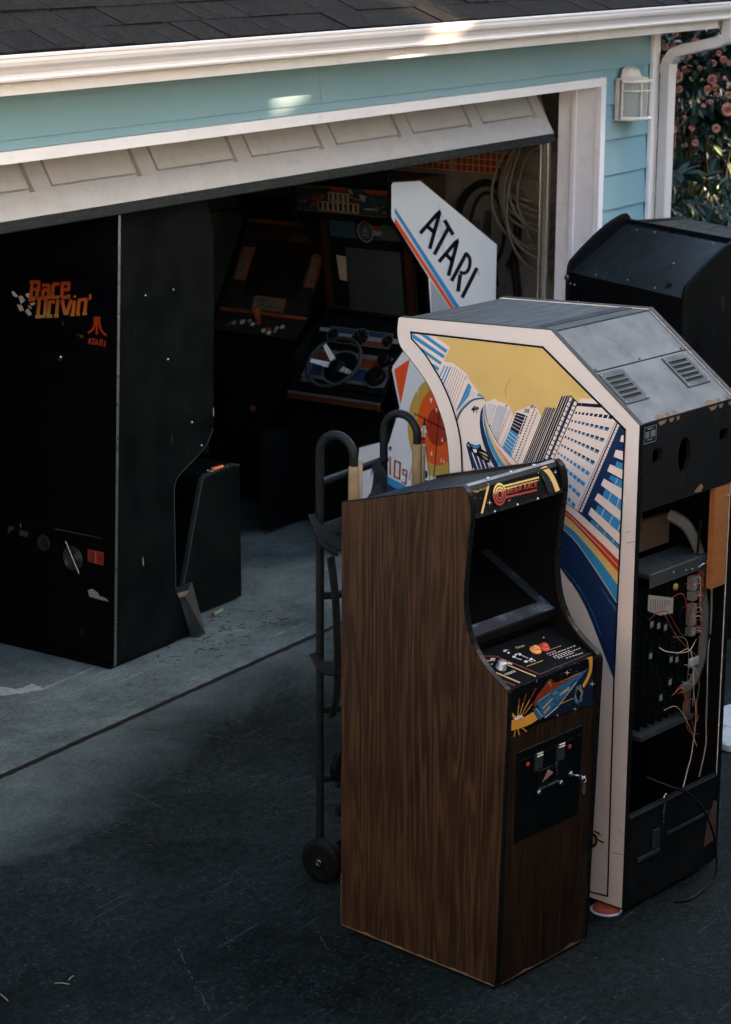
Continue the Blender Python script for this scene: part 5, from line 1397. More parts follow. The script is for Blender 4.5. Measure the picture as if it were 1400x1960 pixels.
# ------------------------------------------------------------------ garage building
G = empty('garage', (8, 5.5, 0)); tag(G, 'pale blue lap-sided garage with white gutter and dark shingle roof', 'garage')
def gp(mb, name, m, bevel=0, parent=None): 
    o = mb.build(name, m, parent or G, bevel)
    o.matrix_parent_inverse = Matrix.Translation((-8, -5.5, 0)) if (parent is None or parent is G) else Matrix()
    return o
X0, X1 = 5.52, 10.40                                    # door opening
HZ = 2.215
# frame walls (behind the boards) and inside shell
mb = MB(); mb.box(3, X0 - .02, 5.52, 5.66, 0, 2.62); mb.box(X1 + .03, 10.9, 5.52, 5.66, 0, 2.62); mb.box(X0 - .02, X1 + .03, 5.52, 5.66, HZ + .03, 2.62); gp(mb, 'front_wall_core', M_PLY)
mb = MB(); mb.box(10.9, 11.03, 5.52, 12.1, 0, 2.62); gp(mb, 'side_wall', M_DRY)
mb = MB(); mb.box(3, 3.12, 5.66, 12.1, 0, 2.62); gp(mb, 'side_wall', M_DRY)
mb = MB(); mb.box(3.12, 10.9, 11.98, 12.1, 0, 2.62); gp(mb, 'back_wall', M_PLY)
mb = MB(); mb.box(2.9, 11.1, 5.52, 12.15, 2.625, 2.66); gp(mb, 'ceiling', M_PLY)
# lap boards: bottom edge proud, top tucked in
def board(x0, x1, z0, z1):
    mb = MB(); mb.prism([(5.497, z0), (5.512, z0), (5.519, z1 + .012), (5.513, z1 + .012)], 0, x0, x1); return gp(mb, 'siding_board', M_BLUE, .0015)
zs = [2.297 - .183 * i for i in range(13)]
zs = [z for z in zs if z > .02]
for z in zs[1:]:
    board(X1 + .052, 10.982, z, z + .182)
    board(3.0, X0 - .052, z, z + .182)
board(3.0, 7.902, 2.297, 2.50); board(7.905, 10.982, 2.297, 2.50)
board(X0 - .05, X1 + .05, 2.262, 2.296)
for a, b in ((3.0, X0 - .052), (X1 + .052, 10.982)):
    mb = MB(); mb.box(a, b, 5.503, 5.52, 0, .10); gp(mb, 'foundation', M_SLAB)
# side wall boards, round the corner
for z in [2.48 - .183 * i for i in range(14)]:
    if z > .02:
        mb = MB(); mb.prism([(11.05, z), (11.035, z), (11.031, z + .194), (11.036, z + .194)], 1, 5.56, 12.1); gp(mb, 'siding_board', M_BLUE)
mb = MB(); mb.box(10.985, 11.062, 5.482, 5.505, 0, 2.49); mb.box(11.04, 11.063, 5.506, 5.58, 0, 2.49); gp(mb, 'corner_board', M_WHITE, .002)
# door casing
mb = MB(); mb.box(X0 - .05, X1 + .05, 5.478, 5.512, HZ + .001, 2.261); gp(mb, 'header_trim', M_WHITE, .002)
for a, b in ((X1, X1 + .05), (X0 - .05, X0)):
    mb = MB(); mb.box(a, b, 5.478, 5.512, 0, HZ); gp(mb, 'casing_trim', M_WHITE, .002)
mb = MB(); mb.box(X1 + .004, X1 + .04, 5.512, 5.66, 0, HZ); gp(mb, 'jamb', M_WHITE, .002)
mb = MB(); mb.box(X1 + .012, X1 + .05, 5.66, 5.735, 0, HZ); gp(mb, 'jamb', M_WHITE, .002)
mb = MB(); mb.box(X1 - .006, X1 + .004, 5.622, 5.648, 0, HZ - .002); gp(mb, 'door_stop', M_WHITE, .002)
mb = MB(); mb.box(X0 - .04, X0 - .004, 5.512, 5.735, 0, HZ); gp(mb, 'jamb', M_WHITE, .002)
mb = MB(); mb.box(X0 - .04, X1 + .04, 5.512, 5.735, HZ + .002, HZ + .03); gp(mb, 'jamb', M_WHITE, .002)
# eaves
mb = MB(); mb.box(2.6, 12.6, 5.17, 5.192, 2.49, 2.632); gp(mb, 'fascia', M_WHITE, .002)
mb = MB(); mb.box(2.6, 12.6, 5.192, 5.6, 2.502, 2.512); gp(mb, 'soffit', M_WHITE)
prof = [(5.168, 2.632), (5.168, 2.541), (5.087, 2.541), (5.079, 2.5445), (5.076, 2.552), (5.0795, 2.558), (5.078, 2.568), (5.068, 2.584), (5.056, 2.597), (5.0505, 2.610), (5.050, 2.622), (5.046, 2.624), (5.0455, 2.632), (5.050, 2.634), (5.064, 2.633), (5.064, 2.628), (5.055, 2.627)]
mb = MB(); mb.sheet(prof, 0, 2.6, 12.6, 0, False); 
gut = gp(mb, 'gutter', M_GUT); sol = gut.modifiers.new('t', 'SOLIDIFY'); sol.thickness = .0012; sol.offset = 0
for x in (6.42, 9.05):                                      # lap seams
    mb = MB(); mb.sheet([(p[0] - .0013, p[1] - .0004) for p in prof[2:14]], 0, x, x + .012); gp(mb, 'gutter_seam', M_GUT)
# roof
RF = gp(MB().box(0, .001, 0, .001, 0, .001), 'roof', M_SHG); bpy.data.objects.remove(RF)
A_ = math.atan(5 / 12); mb = MB(); e = Vector((0, math.cos(A_), math.sin(A_))); nrm = Vector((0, -math.sin(A_), math.cos(A_)))
p0 = Vector((0, 5.085, 2.628)); pts = [p0, p0 + e * 4.2]
mb.add([(2.5, pts[0].y, pts[0].z), (12.6, pts[0].y, pts[0].z), (12.6, pts[1].y, pts[1].z), (2.5, pts[1].y, pts[1].z), (2.5, 12.6, 2.66), (12.6, 12.6, 2.66)], [(0, 1, 2, 3), (3, 2, 5, 4)])
RF = gp(mb, 'roof', M_SHG)
R_ = random.Random(11); cache = {}
for r in range(5):
    x = 4.6 + (r % 2) * .11
    while x < 12.3:
        wd = R_.choice((.12, .15, .18, .21, .24)); th = R_.choice((.005, .0075, .010)); k = (wd, th)
        if k not in cache:
            mb = MB(); L = .20
            q = [Vector((sx, 0, 0)) for sx in (.0025, wd - .0025)]
            vs = []
            for h in (0, th):
                for l in (0, L): vs += [Vector((s_.x, 0, 0)) + e * (l + (R_.uniform(-.003, .003) if l == 0 else 0)) + nrm * (h + .0012) for s_ in q]
            mb.add(vs, [(0, 1, 3, 2), (4, 6, 7, 5), (0, 4, 5, 1), (1, 5, 7, 3), (0, 2, 6, 4)]); o = mb.build('shingle', M_SHG, RF); cache[k] = o
        else: o = inst(cache[k], RF)
        q = p0 - e * .012 + e * (.150 * r) + nrm * (.003 + .0075 * 1); o.location = (x, q.y, q.z); 
        o.rotation_euler = (-rad(R_.uniform(1.6, 2.3)) * 1.0, 0, 0)
        x += wd
# downspout: outlet, two elbows, long pipe
ds = [(11.13, 5.115, 2.545), (11.13, 5.115, 2.47), (11.128, 5.135, 2.435), (11.115, 5.17, 2.418), (11.075, 5.36, 2.372), (11.062, 5.40, 2.352), (11.055, 5.425, 2.31), (11.053, 5.427, 2.26), (11.053, 5.427, .12)]
def rect_pipe(mb, path, a, b, flat):
    path = [Vector(p) for p in path]; k = [(-1, -1), (1, -1), (1, 1), (-1, 1)]; rings = []
    for i, p in enumerate(path):
        d = (path[min(i + 1, len(path) - 1)] - path[max(i - 1, 0)]).normalized(); u = Vector(flat); u = (u - d * u.dot(d)).normalized(); v = d.cross(u)
        rings.append([p + u * a * x + v * b * y for x, y in ((-1, -.8), (-.8, -1), (.8, -1), (1, -.8), (1, .8), (.8, 1), (-.8, 1), (-1, .8))])
    vs = [v for g in rings for v in g]; mb.add(vs, [(i * 8 + j, i * 8 + (j + 1) % 8, (i + 1) * 8 + (j + 1) % 8, (i + 1) * 8 + j) for i in range(len(path) - 1) for j in range(8)])
mb = MB(); rect_pipe(mb, ds, .042, .030, (1, 0, 0)); DS = gp(mb, 'downspout', M_GUT)
for i, t in enumerate((.15, .35, .55, .75, .95)):
    for base, d in ((Vector(ds[1]), (Vector(ds[3]) - Vector(ds[1]))), (Vector(ds[4]), (Vector(ds[6]) - Vector(ds[4])))):
        c = base + d * t; mb = MB(); rect_pipe(mb, [c - d * .035, c + d * .035], .0445, .0325, (1, 0, 0)); mb.build('elbow_crimp', M_GUT, DS)
mb = MB(); rect_pipe(mb, [(11.053, 5.427, 2.255), (11.053, 5.427, 2.30)], .0455, .0335, (1, 0, 0)); mb.build('elbow_collar', M_GUT, DS)
# ------------------------------------------------------------------ sectional door
GD = empty('garage_door', (8, 5.745, 0)); tag(GD, 'white panelled sectional door half rolled up under the header', 'garage door')
def dpart(mb, name, m, bevel=0, parent=None):
    o = mb.build(name, m, parent or GD, bevel)
    if parent is None: o.matrix_parent_inverse = Matrix.Translation((-8, -5.745, 0))
    return o
def section(P0, ang, height, panels=True):
    """door leaf: local x along world X, s up the leaf, n outward"""
    es = Vector((0, math.sin(ang), math.cos(ang))); en = Vector((0, -math.cos(ang), math.sin(ang))); P0 = Vector(P0)
    F = lambda x, s_, n_: Vector((x, 0, 0)) + P0 + es * s_ + en * n_
    mb = MB(); xa, xb = X0 + .02, X1 - .012
    mb.add([F(x, s_, n_) for n_ in (-.04, 0) for s_ in (0, height) for x in (xa, xb)], [(0, 1, 3, 2), (4, 6, 7, 5), (0, 4, 5, 1), (2, 3, 7, 6), (0, 2, 6, 4), (1, 5, 7, 3)])
    if not panels: return dpart(mb, 'door_section', M_DOOR, .002)
    # face rebuilt with recessed mouldings round raised fields
    mb = MB(); pit = .6445; pw = .545; s0, s1 = .098, height - .09; cs = [10.293 - pw / 2 - pit * i for i in range(8)]
    cs = sorted([c for c in cs if c - pw / 2 > xa + .02]); xs_ = [xa]
    for c in cs: xs_ += [c - pw / 2, c + pw / 2]
    xs_.append(xb)
    def quad(x_a, x_b, a, b): mb.add([F(x_a, a, 0), F(x_b, a, 0), F(x_b, b, 0), F(x_a, b, 0)], [(0, 1, 2, 3)])
    quad(xa, xb, 0, s0); quad(xa, xb, s1, height)
    for i in range(0, len(xs_), 2): quad(xs_[i], xs_[i + 1], s0, s1)
    mb.add([F(x, s_, n_) for n_ in (-.04,) for s_ in (0, height) for x in (xa, xb)] , [(0, 2, 3, 1)])
    mb.add([F(xa, 0, -.04), F(xb, 0, -.04), F(xb, 0, 0), F(xa, 0, 0)], [(0, 1, 2, 3)])
    for x in (xa, xb): mb.add([F(x, 0, -.04), F(x, height, -.04), F(x, height, 0), F(x, 0, 0)], [(0, 1, 2, 3)])
    leaf = dpart(mb, 'door_section', M_DOOR)
    for c in cs:
        mb = MB(); rings = []
        for d, h in ((0, 0), (.001, -.024), (.018, -.024), (.0195, -.004), (.05, .001)):
            rings.append([F(c - pw / 2 + d, s0 + d, h), F(c + pw / 2 - d, s0 + d, h), F(c + pw / 2 - d, s1 - d, h), F(c - pw / 2 + d, s1 - d, h)])
        vs = [v for r in rings for v in r]; fs = [(i * 4 + j, i * 4 + (j + 1) % 4, (i + 1) * 4 + (j + 1) % 4, (i + 1) * 4 + j) for i in range(4) for j in range(4)] + [(16, 17, 18, 19)]
        o = mb.add(vs, fs).build('raised_panel', M_DOOR, leaf)
    return leaf
ANG = math.atan2(.115, .2)
L1 = section((0, 5.745, 1.965), ANG, .50)
q = Vector((0, 5.745, 1.965)) + Vector((0, math.sin(ANG), math.cos(ANG))) * .503
section(tuple(q), rad(68), .50, False)
q2 = q + Vector((0, math.sin(rad(68)), math.cos(rad(68)))) * .503
section(tuple(q2), rad(90), 1.1, False)
mb = MB(); mb.tube([(X0 + .02, 5.752, 1.936), (X1 - .012, 5.752, 1.936)], (.019, .014), 10, flat=(0, 0, 1)); mb.box(X0 + .02, X1 - .012, 5.742, 5.785, 1.935, 1.963); dpart(mb, 'bottom_seal', M_RUB)
mb = MB(); mb.box(X0 + .02, X1 - .012, 5.7345, 5.7385, 1.925, 1.945); dpart(mb, 'seal_lip', M_RUB)
mb = MB()
tp = [(X1 + .0, 5.80, 0.02), (X1 + .0, 5.80, 1.85), (X1, 5.81, 2.0), (X1, 5.86, 2.15), (X1, 5.95, 2.27), (X1, 6.1, 2.35), (X1, 6.3, 2.38), (X1, 8.4, 2.38)]
for off in (-.022, .022):
    pts = [Vector(p) + Vector((0, off, 0)) if i < 3 else Vector(p) + Vector((0, off * (.7 if i < 5 else .1), -off * (.7 if i < 5 else 1))) for i, p in enumerate(tp)]
    rect = MB(); mb.tube(pts, (.016, .002), 4, flat=(1, 0, 0))
mb.box(X1 + .014, X1 + .0165, 5.775, 5.825, .02, 1.95); dpart(mb, 'door_track', M_GALV)
# ------------------------------------------------------------------ wall lantern
M_LAMP = mat('cream_lamp_paint', (.68, .62, .57), .45, var=.08, scale=20, dirt=.35, dirtc=(.28, .24, .2))
m = N('frosted_glass'); m.col((.55, .60, .58)); m.rough(.45); m.b.inputs['Transmission Weight'].default_value = .55; M_FROST = m.m
WL = empty('wall_lantern', (10.69, 5.497, 2.04)); tag(WL, 'cream half-round wall lantern with frosted panes beside the garage corner', 'wall lantern')
mb = MB(); mb.box(-.105, .105, -.022, .002, -.005, .205); mb.build('back_plate', M_LAMP, WL, .003)
def arc(r, a, n, z): return [(r * math.sin(-a + 2 * a * i / n), -.02 - r * 1.0 * math.cos(-a + 2 * a * i / n), z) for i in range(n + 1)]
AA = rad(78); rr = .112
for z in (0, .192):
    mb = MB(); p = arc(rr + .008, AA, 12, z); mb.tube(p, (.011, .007), 8, flat=(0, 0, 1)); mb.build('cage_rim', M_LAMP, WL)
mb = MB(); mb.tube(arc(rr + .006, AA, 12, .142), .0045, 6); mb.build('cage_ring', M_LAMP, WL)
for i in range(4):
    a = -AA + 2 * AA * i / 3; mb = MB(); x, y = (rr + .004) * math.sin(a), -.02 - (rr + .004) * math.cos(a)
    mb.tube([(x, y, 0), (x, y, .192)], .0062, 6); mb.build('cage_bar', M_LAMP, WL)
for i in range(3):
    a0, a1 = -AA + 2 * AA * i / 3 + .04, -AA + 2 * AA * (i + 1) / 3 - .04
    mb = MB(); r2 = rr - .006; vs = []
    for k in range(5):
        a = a0 + (a1 - a0) * k / 4; vs += [(r2 * math.sin(a), -.02 - r2 * math.cos(a), .004), (r2 * math.sin(a), -.02 - r2 * math.cos(a), .188)]
    mb.add(vs, [(2 * k, 2 * k + 2, 2 * k + 3, 2 * k + 1) for k in range(4)], 0, True); mb.build('pane', M_FROST, WL)
mb = MB(); prof = [(.122, .200), (.118, .205), (.082, .209), (.078, .222), (.066, .246), (.044, .260), (.012, .266)]
vs = []; nseg = 14
for r_, z in prof: vs += [(r_ * math.sin(-AA * 1.1 + 2.2 * AA * i / nseg), -.012 - r_ * .9 * math.cos(-AA * 1.1 + 2.2 * AA * i / nseg), z) for i in range(nseg + 1)]
mb.add(vs, [(j * (nseg + 1) + i, j * (nseg + 1) + i + 1, (j + 1) * (nseg + 1) + i + 1, (j + 1) * (nseg + 1) + i) for j in range(6) for i in range(nseg)], 0, True); mb.build('dome_cap', M_LAMP, WL)
mb = MB(); mb.lathe([(.118, -.004), (.118, 0), (.02, .001)], (0, -.018, -.006), (0, 0, 1), 20); mb.build('base_pan', M_LAMP, WL)
mb = MB(); ball(mb, (0, -.06, .09), .03); mb.lathe([(.014, 0), (.014, .06)], (0, -.06, .115)); mb.build('bulb', mat('opal_bulb', (.7, .7, .66), .3), WL)

# ------------------------------------------------------------------ shrubs beyond the corner
m = N('camellia_leaf'); oi = m.n('ShaderNodeObjectInfo'); v = m.coord(); ge = m.n('ShaderNodeNewGeometry')
m.col(m.mix(ge.outputs['Random Per Island'], (.008, .022, .016), (.026, .056, .040))); m.rough(.3); m.b.inputs['Transmission Weight'].default_value = 0; M_CAM = m.m
m = N('rhododendron_leaf'); oi = m.n('ShaderNodeObjectInfo'); m.col(m.mix(oi.outputs['Random'], (.012, .036, .029), (.030, .066, .050))); m.rough(.36); M_RHO = m.m
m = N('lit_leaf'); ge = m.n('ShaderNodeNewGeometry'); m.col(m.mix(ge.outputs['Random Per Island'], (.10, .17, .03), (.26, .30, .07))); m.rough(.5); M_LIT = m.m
m = N('camellia_petal'); oi = m.n('ShaderNodeObjectInfo'); ge = m.n('ShaderNodeNewGeometry'); m.col(m.mix(ge.outputs['Random Per Island'], m.mix(oi.outputs['Random'], (.55, .12, .09), (.70, .26, .20)), (.90, .48, .42))); m.rough(.5); m.b.inputs['Subsurface Weight'].default_value = .15; M_PET = m.m
M_BARK = mat('shrub_bark', (.06, .045, .035), .9, var=.3, scale=30, bump=.5)
def leafmesh(mb, P, d, nrm, L, W, mi=0, droop=.15):
    d = d.normalized(); s_ = d.cross(nrm).normalized(); n_ = s_.cross(d)
    pts = [P, P + d * L * .3 + s_ * W * .45 + n_ * W * .12, P + d * L * .65 + s_ * W * .42 + n_ * (W * .1 - L * droop * .4), P + d * L - n_ * L * droop, P + d * L * .65 - s_ * W * .42 + n_ * (W * .1 - L * droop * .4), P + d * L * .3 - s_ * W * .45 + n_ * W * .12, P + d * L * .35, P + d * L * .68 - n_ * L * droop * .45]
    mb.add(pts, [(0, 1, 6), (1, 2, 7, 6), (2, 3, 7), (0, 6, 5), (6, 7, 4, 5), (7, 3, 4)], mi)
def rv(R, z=1): 
    while True:
        q = Vector((R.uniform(-1, 1), R.uniform(-1, 1), R.uniform(-1, 1)))
        if .05 < q.length < 1: q.z *= z; return q.normalized()
def shrub(name, label, loc, dims, nleaf, L, W, mleaf, seed, skip=None):
    R = random.Random(seed); T = empty(name, loc); tag(T, label, 'shrub')
    st = MB()
    for i in range(9):
        a = R.uniform(0, 6.28); p = Vector((R.uniform(-.12, .12), R.uniform(-.12, .12), 0)); path = [p]; d = Vector((math.cos(a) * .35, math.sin(a) * .35, 1))
        for k in range(6):
            d = (d + Vector((R.uniform(-.25, .25), R.uniform(-.25, .25), .1))).normalized(); p = p + Vector((d.x * dims[0] * .3, d.y * dims[1] * .3, d.z * dims[2] / 6)); path.append(p)
        st.tube(path, [.009 * (1 - k / 7) + .003 for k in range(7)], 6)
    st.build('stem', M_BARK, T)
    mb = MB()
    clumps = []
    for i in range(150):
        q = rv(R) * R.uniform(.55, 1.0); clumps.append(Vector((q.x * dims[0], q.y * dims[1], dims[2] * .52 + q.z * dims[2] * .48)))
    for i in range(nleaf):
        c = R.choice(clumps); p = c + rv(R) * abs(R.gauss(0, .16)); p.z = max(.05, p.z)
        if skip and skip(p + Vector(loc)): continue
        out = Vector((p.x, p.y, (p.z - dims[2] * .5) * .5)).normalized() + rv(R) * .8
        leafmesh(mb, p, out + Vector((0, 0, -.2)), (rv(R) * .6 + Vector((0, 0, 1)) + out * .4), L * R.uniform(.7, 1.2), W * R.uniform(.8, 1.2))
    tag(mb.build('foliage', mleaf, T), kind='stuff'); return T, R
# tall flowering camellia
CA, R_ = shrub('camellia_bush', 'tall dark camellia with pink blooms beside the downspout', (14.3, 6.85, 0), (1.45, 1.5, 3.9), 34000, .095, .05, M_CAM, 4)
fl = []
def flower(R, full):
    mb = MB()
    for ring, (tilt, sz, k) in enumerate(((.05, .052, 6), (.30, .044, 6), (.55, .035, 5), (.8, .026, 5), (1.0, .016, 4))):
        for i in range(k):
            a = 6.283 * i / k + ring * .5 + R.uniform(-.2, .2); d = Vector((math.cos(a), math.sin(a), 0)); s_ = Vector((-d.y, d.x, 0)); up = Vector((0, 0, 1)); t = tilt + (0 if full else .3) + R.uniform(-.12, .12)
            o = up * .007 * ring; D = (d * math.cos(t) + up * math.sin(t)); nn = (up * math.cos(t) - d * math.sin(t)); w = sz * 1.25
            pts = [o, o + D * sz * .55 + s_ * w * .5 + nn * .006, o + D * sz * .92 + s_ * w * .36 + nn * .009, o + D * sz + nn * .004, o + D * sz * .92 - s_ * w * .36 + nn * .009, o + D * sz * .55 - s_ * w * .5 + nn * .006, o + D * sz * .6 - nn * .004]
            mb.add(pts, [(0, 1, 6), (1, 2, 3, 6), (3, 4, 5, 6), (0, 6, 5)])
    return mb.build('flower', M_PET, CA)
protos = [flower(R_, True), flower(R_, False), flower(R_, True)]
C_ = Vector((0, 0, 3.1))
spots = []
def flw(px, py, Y, sc, k): spots.append((px, py, Y, sc, k))
FL = [(12.81, 6.25, 2.12, 0.77, 0), (12.81, 6.23, 2.09, 0.77, 0), (12.82, 6.21, 2.11, 0.51, 0), (12.85, 6.17, 2.14, 0.68, 1), (12.92, 6.04, 2.18, 0.77, 0), (12.92, 6.04, 2.08, 0.77, 2), (12.9, 6.06, 2.02, 0.6, 2), (12.93, 6.02, 2.03, 0.6, 1), (12.94, 6.01, 1.99, 0.6, 1), (12.97, 5.95, 1.9, 1.02, 0), (12.94, 6.01, 1.78, 1.02, 0), (12.82, 6.21, 2.02, 0.6, 2), (12.81, 6.25, 2.01, 0.43, 0), (12.82, 6.24, 1.77, 0.51, 2), (12.86, 6.14, 1.78, 0.68, 0), (12.89, 6.08, 1.92, 0.51, 2), (12.84, 6.18, 1.85, 0.51, 2), (12.88, 6.12, 1.69, 0.51, 0), (12.96, 5.99, 2.2, 0.6, 1), (12.8, 6.31, 2.27, 0.6, 2), (12.82, 6.26, 2.28, 0.68, 1), (12.88, 6.15, 2.31, 0.6, 2), (12.84, 6.19, 2.14, 0.6, 2), (12.95, 6.02, 2.24, 0.68, 1), (12.83, 6.26, 2.35, 0.51, 2), (12.9, 6.1, 2.26, 0.43, 1), (12.98, 5.99, 2.32, 0.6, 2), (12.98, 5.96, 2.18, 0.68, 1), (12.88, 6.11, 2.15, 0.43, 0), (12.96, 5.98, 2.09, 0.43, 0), (12.91, 6.04, 1.94, 0.51, 1), (12.97, 5.95, 1.99, 0.51, 1), (12.86, 6.17, 2.21, 0.51, 1)]
first = set()
for i, (x, y, z, sc, k) in enumerate(FL):
    o = protos[k] if k not in first else inst(protos[k], CA)
    first.add(k); o.location = (x - 14.3, y - 6.85, z)
    d = (Vector((0, 0, 3.1)) - Vector((x, y, z))).normalized() + rv(R_) * .45; o.rotation_euler = d.to_track_quat('Z', 'Y').to_euler(); o.scale = (sc * R_.uniform(.5, .85),) * 3
DK, _ = shrub('evergreen_tree', 'dense dark evergreen behind the camellia blooms', (17.0, 8.3, 0), (2.2, 2.2, 5.2), 22000, .2, .11, M_CAM, 14)
# sunlit foliage far behind
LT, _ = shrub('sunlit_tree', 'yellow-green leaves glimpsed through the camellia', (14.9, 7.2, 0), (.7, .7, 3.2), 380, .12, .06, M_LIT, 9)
# rhododendron in front, big leaves in whorls
RH = empty('rhododendron_bush', (12.4, 5.8, 0)); tag(RH, 'low dark green rhododendron with long leaves below the camellia', 'shrub')
R_ = random.Random(21); mb = MB(); leafmesh(mb, Vector((0, 0, 0)), Vector((1, 0, 0)), Vector((0, 0, 1)), .17, .06); lf = mb.build('leaf', M_RHO, RH); cnt = 0
st = MB()
for i in range(46):
    q = rv(R_) * R_.uniform(.7, 1.0); tip = Vector((q.x * .75, q.y * 1.0, 1.0 + q.z * .72)); st.tube([(q.x * .1, q.y * .1, .02), (q.x * .4, q.y * .5, .4 + .3 * tip.z), tuple(tip)], [.012, .009, .005], 5)
    if tip.x > .45 and tip.y > .2: continue
    ax = (Vector((q.x, q.y, q.z * .5 + .4)) + rv(R_) * .25).normalized(); u = ax.orthogonal().normalized(); v_ = ax.cross(u); k = R_.choice((6, 7, 8))
    for j in range(k):
        if cnt >= 290: break
        a = 6.283 * j / k + R_.uniform(-.2, .2); d = (u * math.cos(a) + v_ * math.sin(a)) + ax * R_.uniform(-.15, .45); d.normalize()
        o = lf if cnt == 0 else inst(lf, RH); cnt += 1
        n_ = (ax - d * ax.dot(d)).normalized(); s_ = n_.cross(d); o.rotation_euler = Matrix((d, s_, n_)).transposed().to_euler(); o.location = tip; sc = R_.uniform(.75, 1.25); o.scale = (sc,) * 3
st.build('stem', M_BARK, RH)
mb = MB()
for i in range(1500):
    q = rv(R_) * R_.uniform(.2, .85); p = Vector((q.x * .75, q.y * 1.0, 1.0 + q.z * .72)); leafmesh(mb, p, Vector((q.x, q.y, -.2)) + rv(R_) * .6, Vector((0, 0, 1)) + rv(R_) * .5, .13, .045)
tag(mb.build('inner_foliage', M_RHO, RH), kind='stuff')
# ------------------------------------------------------------------ unseen objects added to shape the light: house with balcony, van, hedges
HS = empty('house', (-5, -3, 0)); tag(HS, 'unseen cream two-storey house added behind the viewpoint to bounce warm light', 'house')  # added out of view; its sunlit wall throws warm light on the cabinets
M_HW = mat('bounce_wall_paint', (.84, .79, .72), .8, var=.08, scale=2)
mb = MB(); mb.box(-5, 3.9, -9, 11, 0, 4.5); mb.build('wall', M_HW, HS)
mb = MB(); mb.prism([(-5.4, 4.5), (4.3, 4.5), (-.5, 6.2)], 1, -9.4, 11.4); mb.build('roof', M_SHG, HS)
mb = MB(); mb.box(3.9, 6.3, -6, 10, 1.0, 1.15); mb.build('added_balcony_deck', M_PLY, HS)
mb = MB(); mb.box(6.2, 6.3, -6, 10, 0, 1.9); mb.build('added_shade_parapet', M_PLY, HS)  # out-of-view parapet added to cut low light on the cabinet sides
VN = empty('added_shade_van', (5.9, .0, 0)); tag(VN, 'dark van added out of view to shade the lower cabinet fronts', 'van')  # unseen van added to keep low light off the cabinet fronts
M_VAN = mat('dark_van_paint', (.015, .018, .022), .3, coat=.5)
mb = MB(); mb.prism([(-2.3, .35), (-2.3, 1.0), (-2.15, 1.15), (-1.55, 2.4), (-1.3, 2.55), (2.35, 2.55), (2.45, 2.4), (2.45, .35)], 1, -.9, .9); mb.build('body', M_VAN, VN, .06, 2)
for x in (-1.45, 1.5):
    for y in (-.86, .66): mb = MB(); mb.lathe([(.2, 0), (.33, 0), (.34, .02), (.34, .18), (.33, .2), (.2, .2)], (x, y, .34), (0, 1, 0), 24); mb.build('wheel', M_RUB, VN)
mb = MB(); mb.box(-1.2, .0, .902, .906, 1.25, 1.8); mb.build('side_window', mat('van_glass', (.01, .012, .012), .08), VN)
def leafwall(label, Hc, tv, half, height, targets, seed):
    R = random.Random(seed); T = empty('hedge', (Hc[0], Hc[1], 0)); tag(T, label, 'hedge')
    tv = Vector((tv[0], tv[1], 0)).normalized(); nv = Vector((-tv.y, tv.x, 0)); Hc = Vector((Hc[0], Hc[1], 0)); hole = []
    for (tx, ty, tz, r) in targets:
        P = Vector((tx, ty, tz)); q = P + SUN_TO * ((Hc - P).dot(nv) / SUN_TO.dot(nv)); hole.append(((q - Hc).dot(tv), q.z, r))
    mb = MB()
    for lay in range(3):
        x = -half
        while x < half:
            z = .15
            while z < height + .5 * math.sin(x * 1.3):
                s_ = R.uniform(.24, .34); px, pz = x + R.uniform(-.08, .08), z + R.uniform(-.08, .08)
                if all((px - hx) ** 2 + (pz - hz) ** 2 > (r + s_ * .92) ** 2 for hx, hz, r in hole):
                    a = R.uniform(0, 3.14); u = (tv * math.cos(a) + nv * R.uniform(-.25, .25) + Vector((0, 0, math.sin(a)))).normalized() * s_; v_ = (tv * -math.sin(a) + nv * R.uniform(-.25, .25) + Vector((0, 0, math.cos(a)))).normalized() * s_ * .8
                    P = tv * px + nv * ((lay - 1) * .1 + R.uniform(-.04, .04)) + Vector((0, 0, pz))
                    mb.add([P - u, P - u * .3 + v_, P + u * .6 + v_ * .8, P + u, P + u * .3 - v_, P - u * .6 - v_ * .8], [(0, 1, 2, 3, 4, 5)])
                z += .25
            x += .25
    tag(mb.build('foliage', M_CAM, T), kind='stuff'); mb = MB()
    for i in range(int(half)): q = tv * (-half + 2 * i + 1); mb.tube([q, q + Vector((R.uniform(-.2, .2), 0, height * .7))], [.07, .03], 6)
    mb.build('stem', M_BARK, T)
leafwall('unseen low evergreen hedge added to block low sky light', (2, -6.5), (1, 0), 11, 1.8, [], 8)  # unseen hedge added as a low sky blocker
leafwall('unseen tall evergreen hedge added to block the low sun, with gaps for sun patches', (16, -2.2), (.65, .76), 5.7, 8.0, [(8.277, 5.05, 2.599, -0.025), (8.177, 5.144, 2.665, 0.0), (8.205, 5.248, 2.708, 0.0)], 18)  # unseen sun blocker; gaps shaped so sun patches fall on gutter and roof

# ------------------------------------------------------------------ cabinet materials
def scuffed_black(name, c=(.0010, .0026, .0031), rough=.42, dust=.25, spec=.06):
    m = N(name); v = m.coord(); f = m.noise(v, 5, 6, .65); f2 = m.noise(m.coord((1, 1, .25), (.3, .2, .1)), 26, 5, .7)
    b = m.mix(m.math('MULTIPLY', m.ramp(f, [(.35, 0.), (.8, 1.)]), dust), c, (.06, .072, .076)); b = m.mix(m.math('MULTIPLY', m.ramp(f2, [(.66, 0.), (.74, 1.)]), .25), b, (.12, .125, .125))
    m.col(b); m.rough(m.ramp(f, [(.3, rough - .08), (.75, rough + .25)])); m.b.inputs['Specular IOR Level'].default_value = spec; m.bump(m.noise(v, 90, 3), .08, .001); return m.m
M_BLK = scuffed_black('black_laminate', dust=.04)
M_BLKS = scuffed_black('black_vinyl_satin', (.004, .0045, .0048), .34, .02)
M_BLKD = scuffed_black('black_board_dusty', (.012, .015, .016), .42, .6)
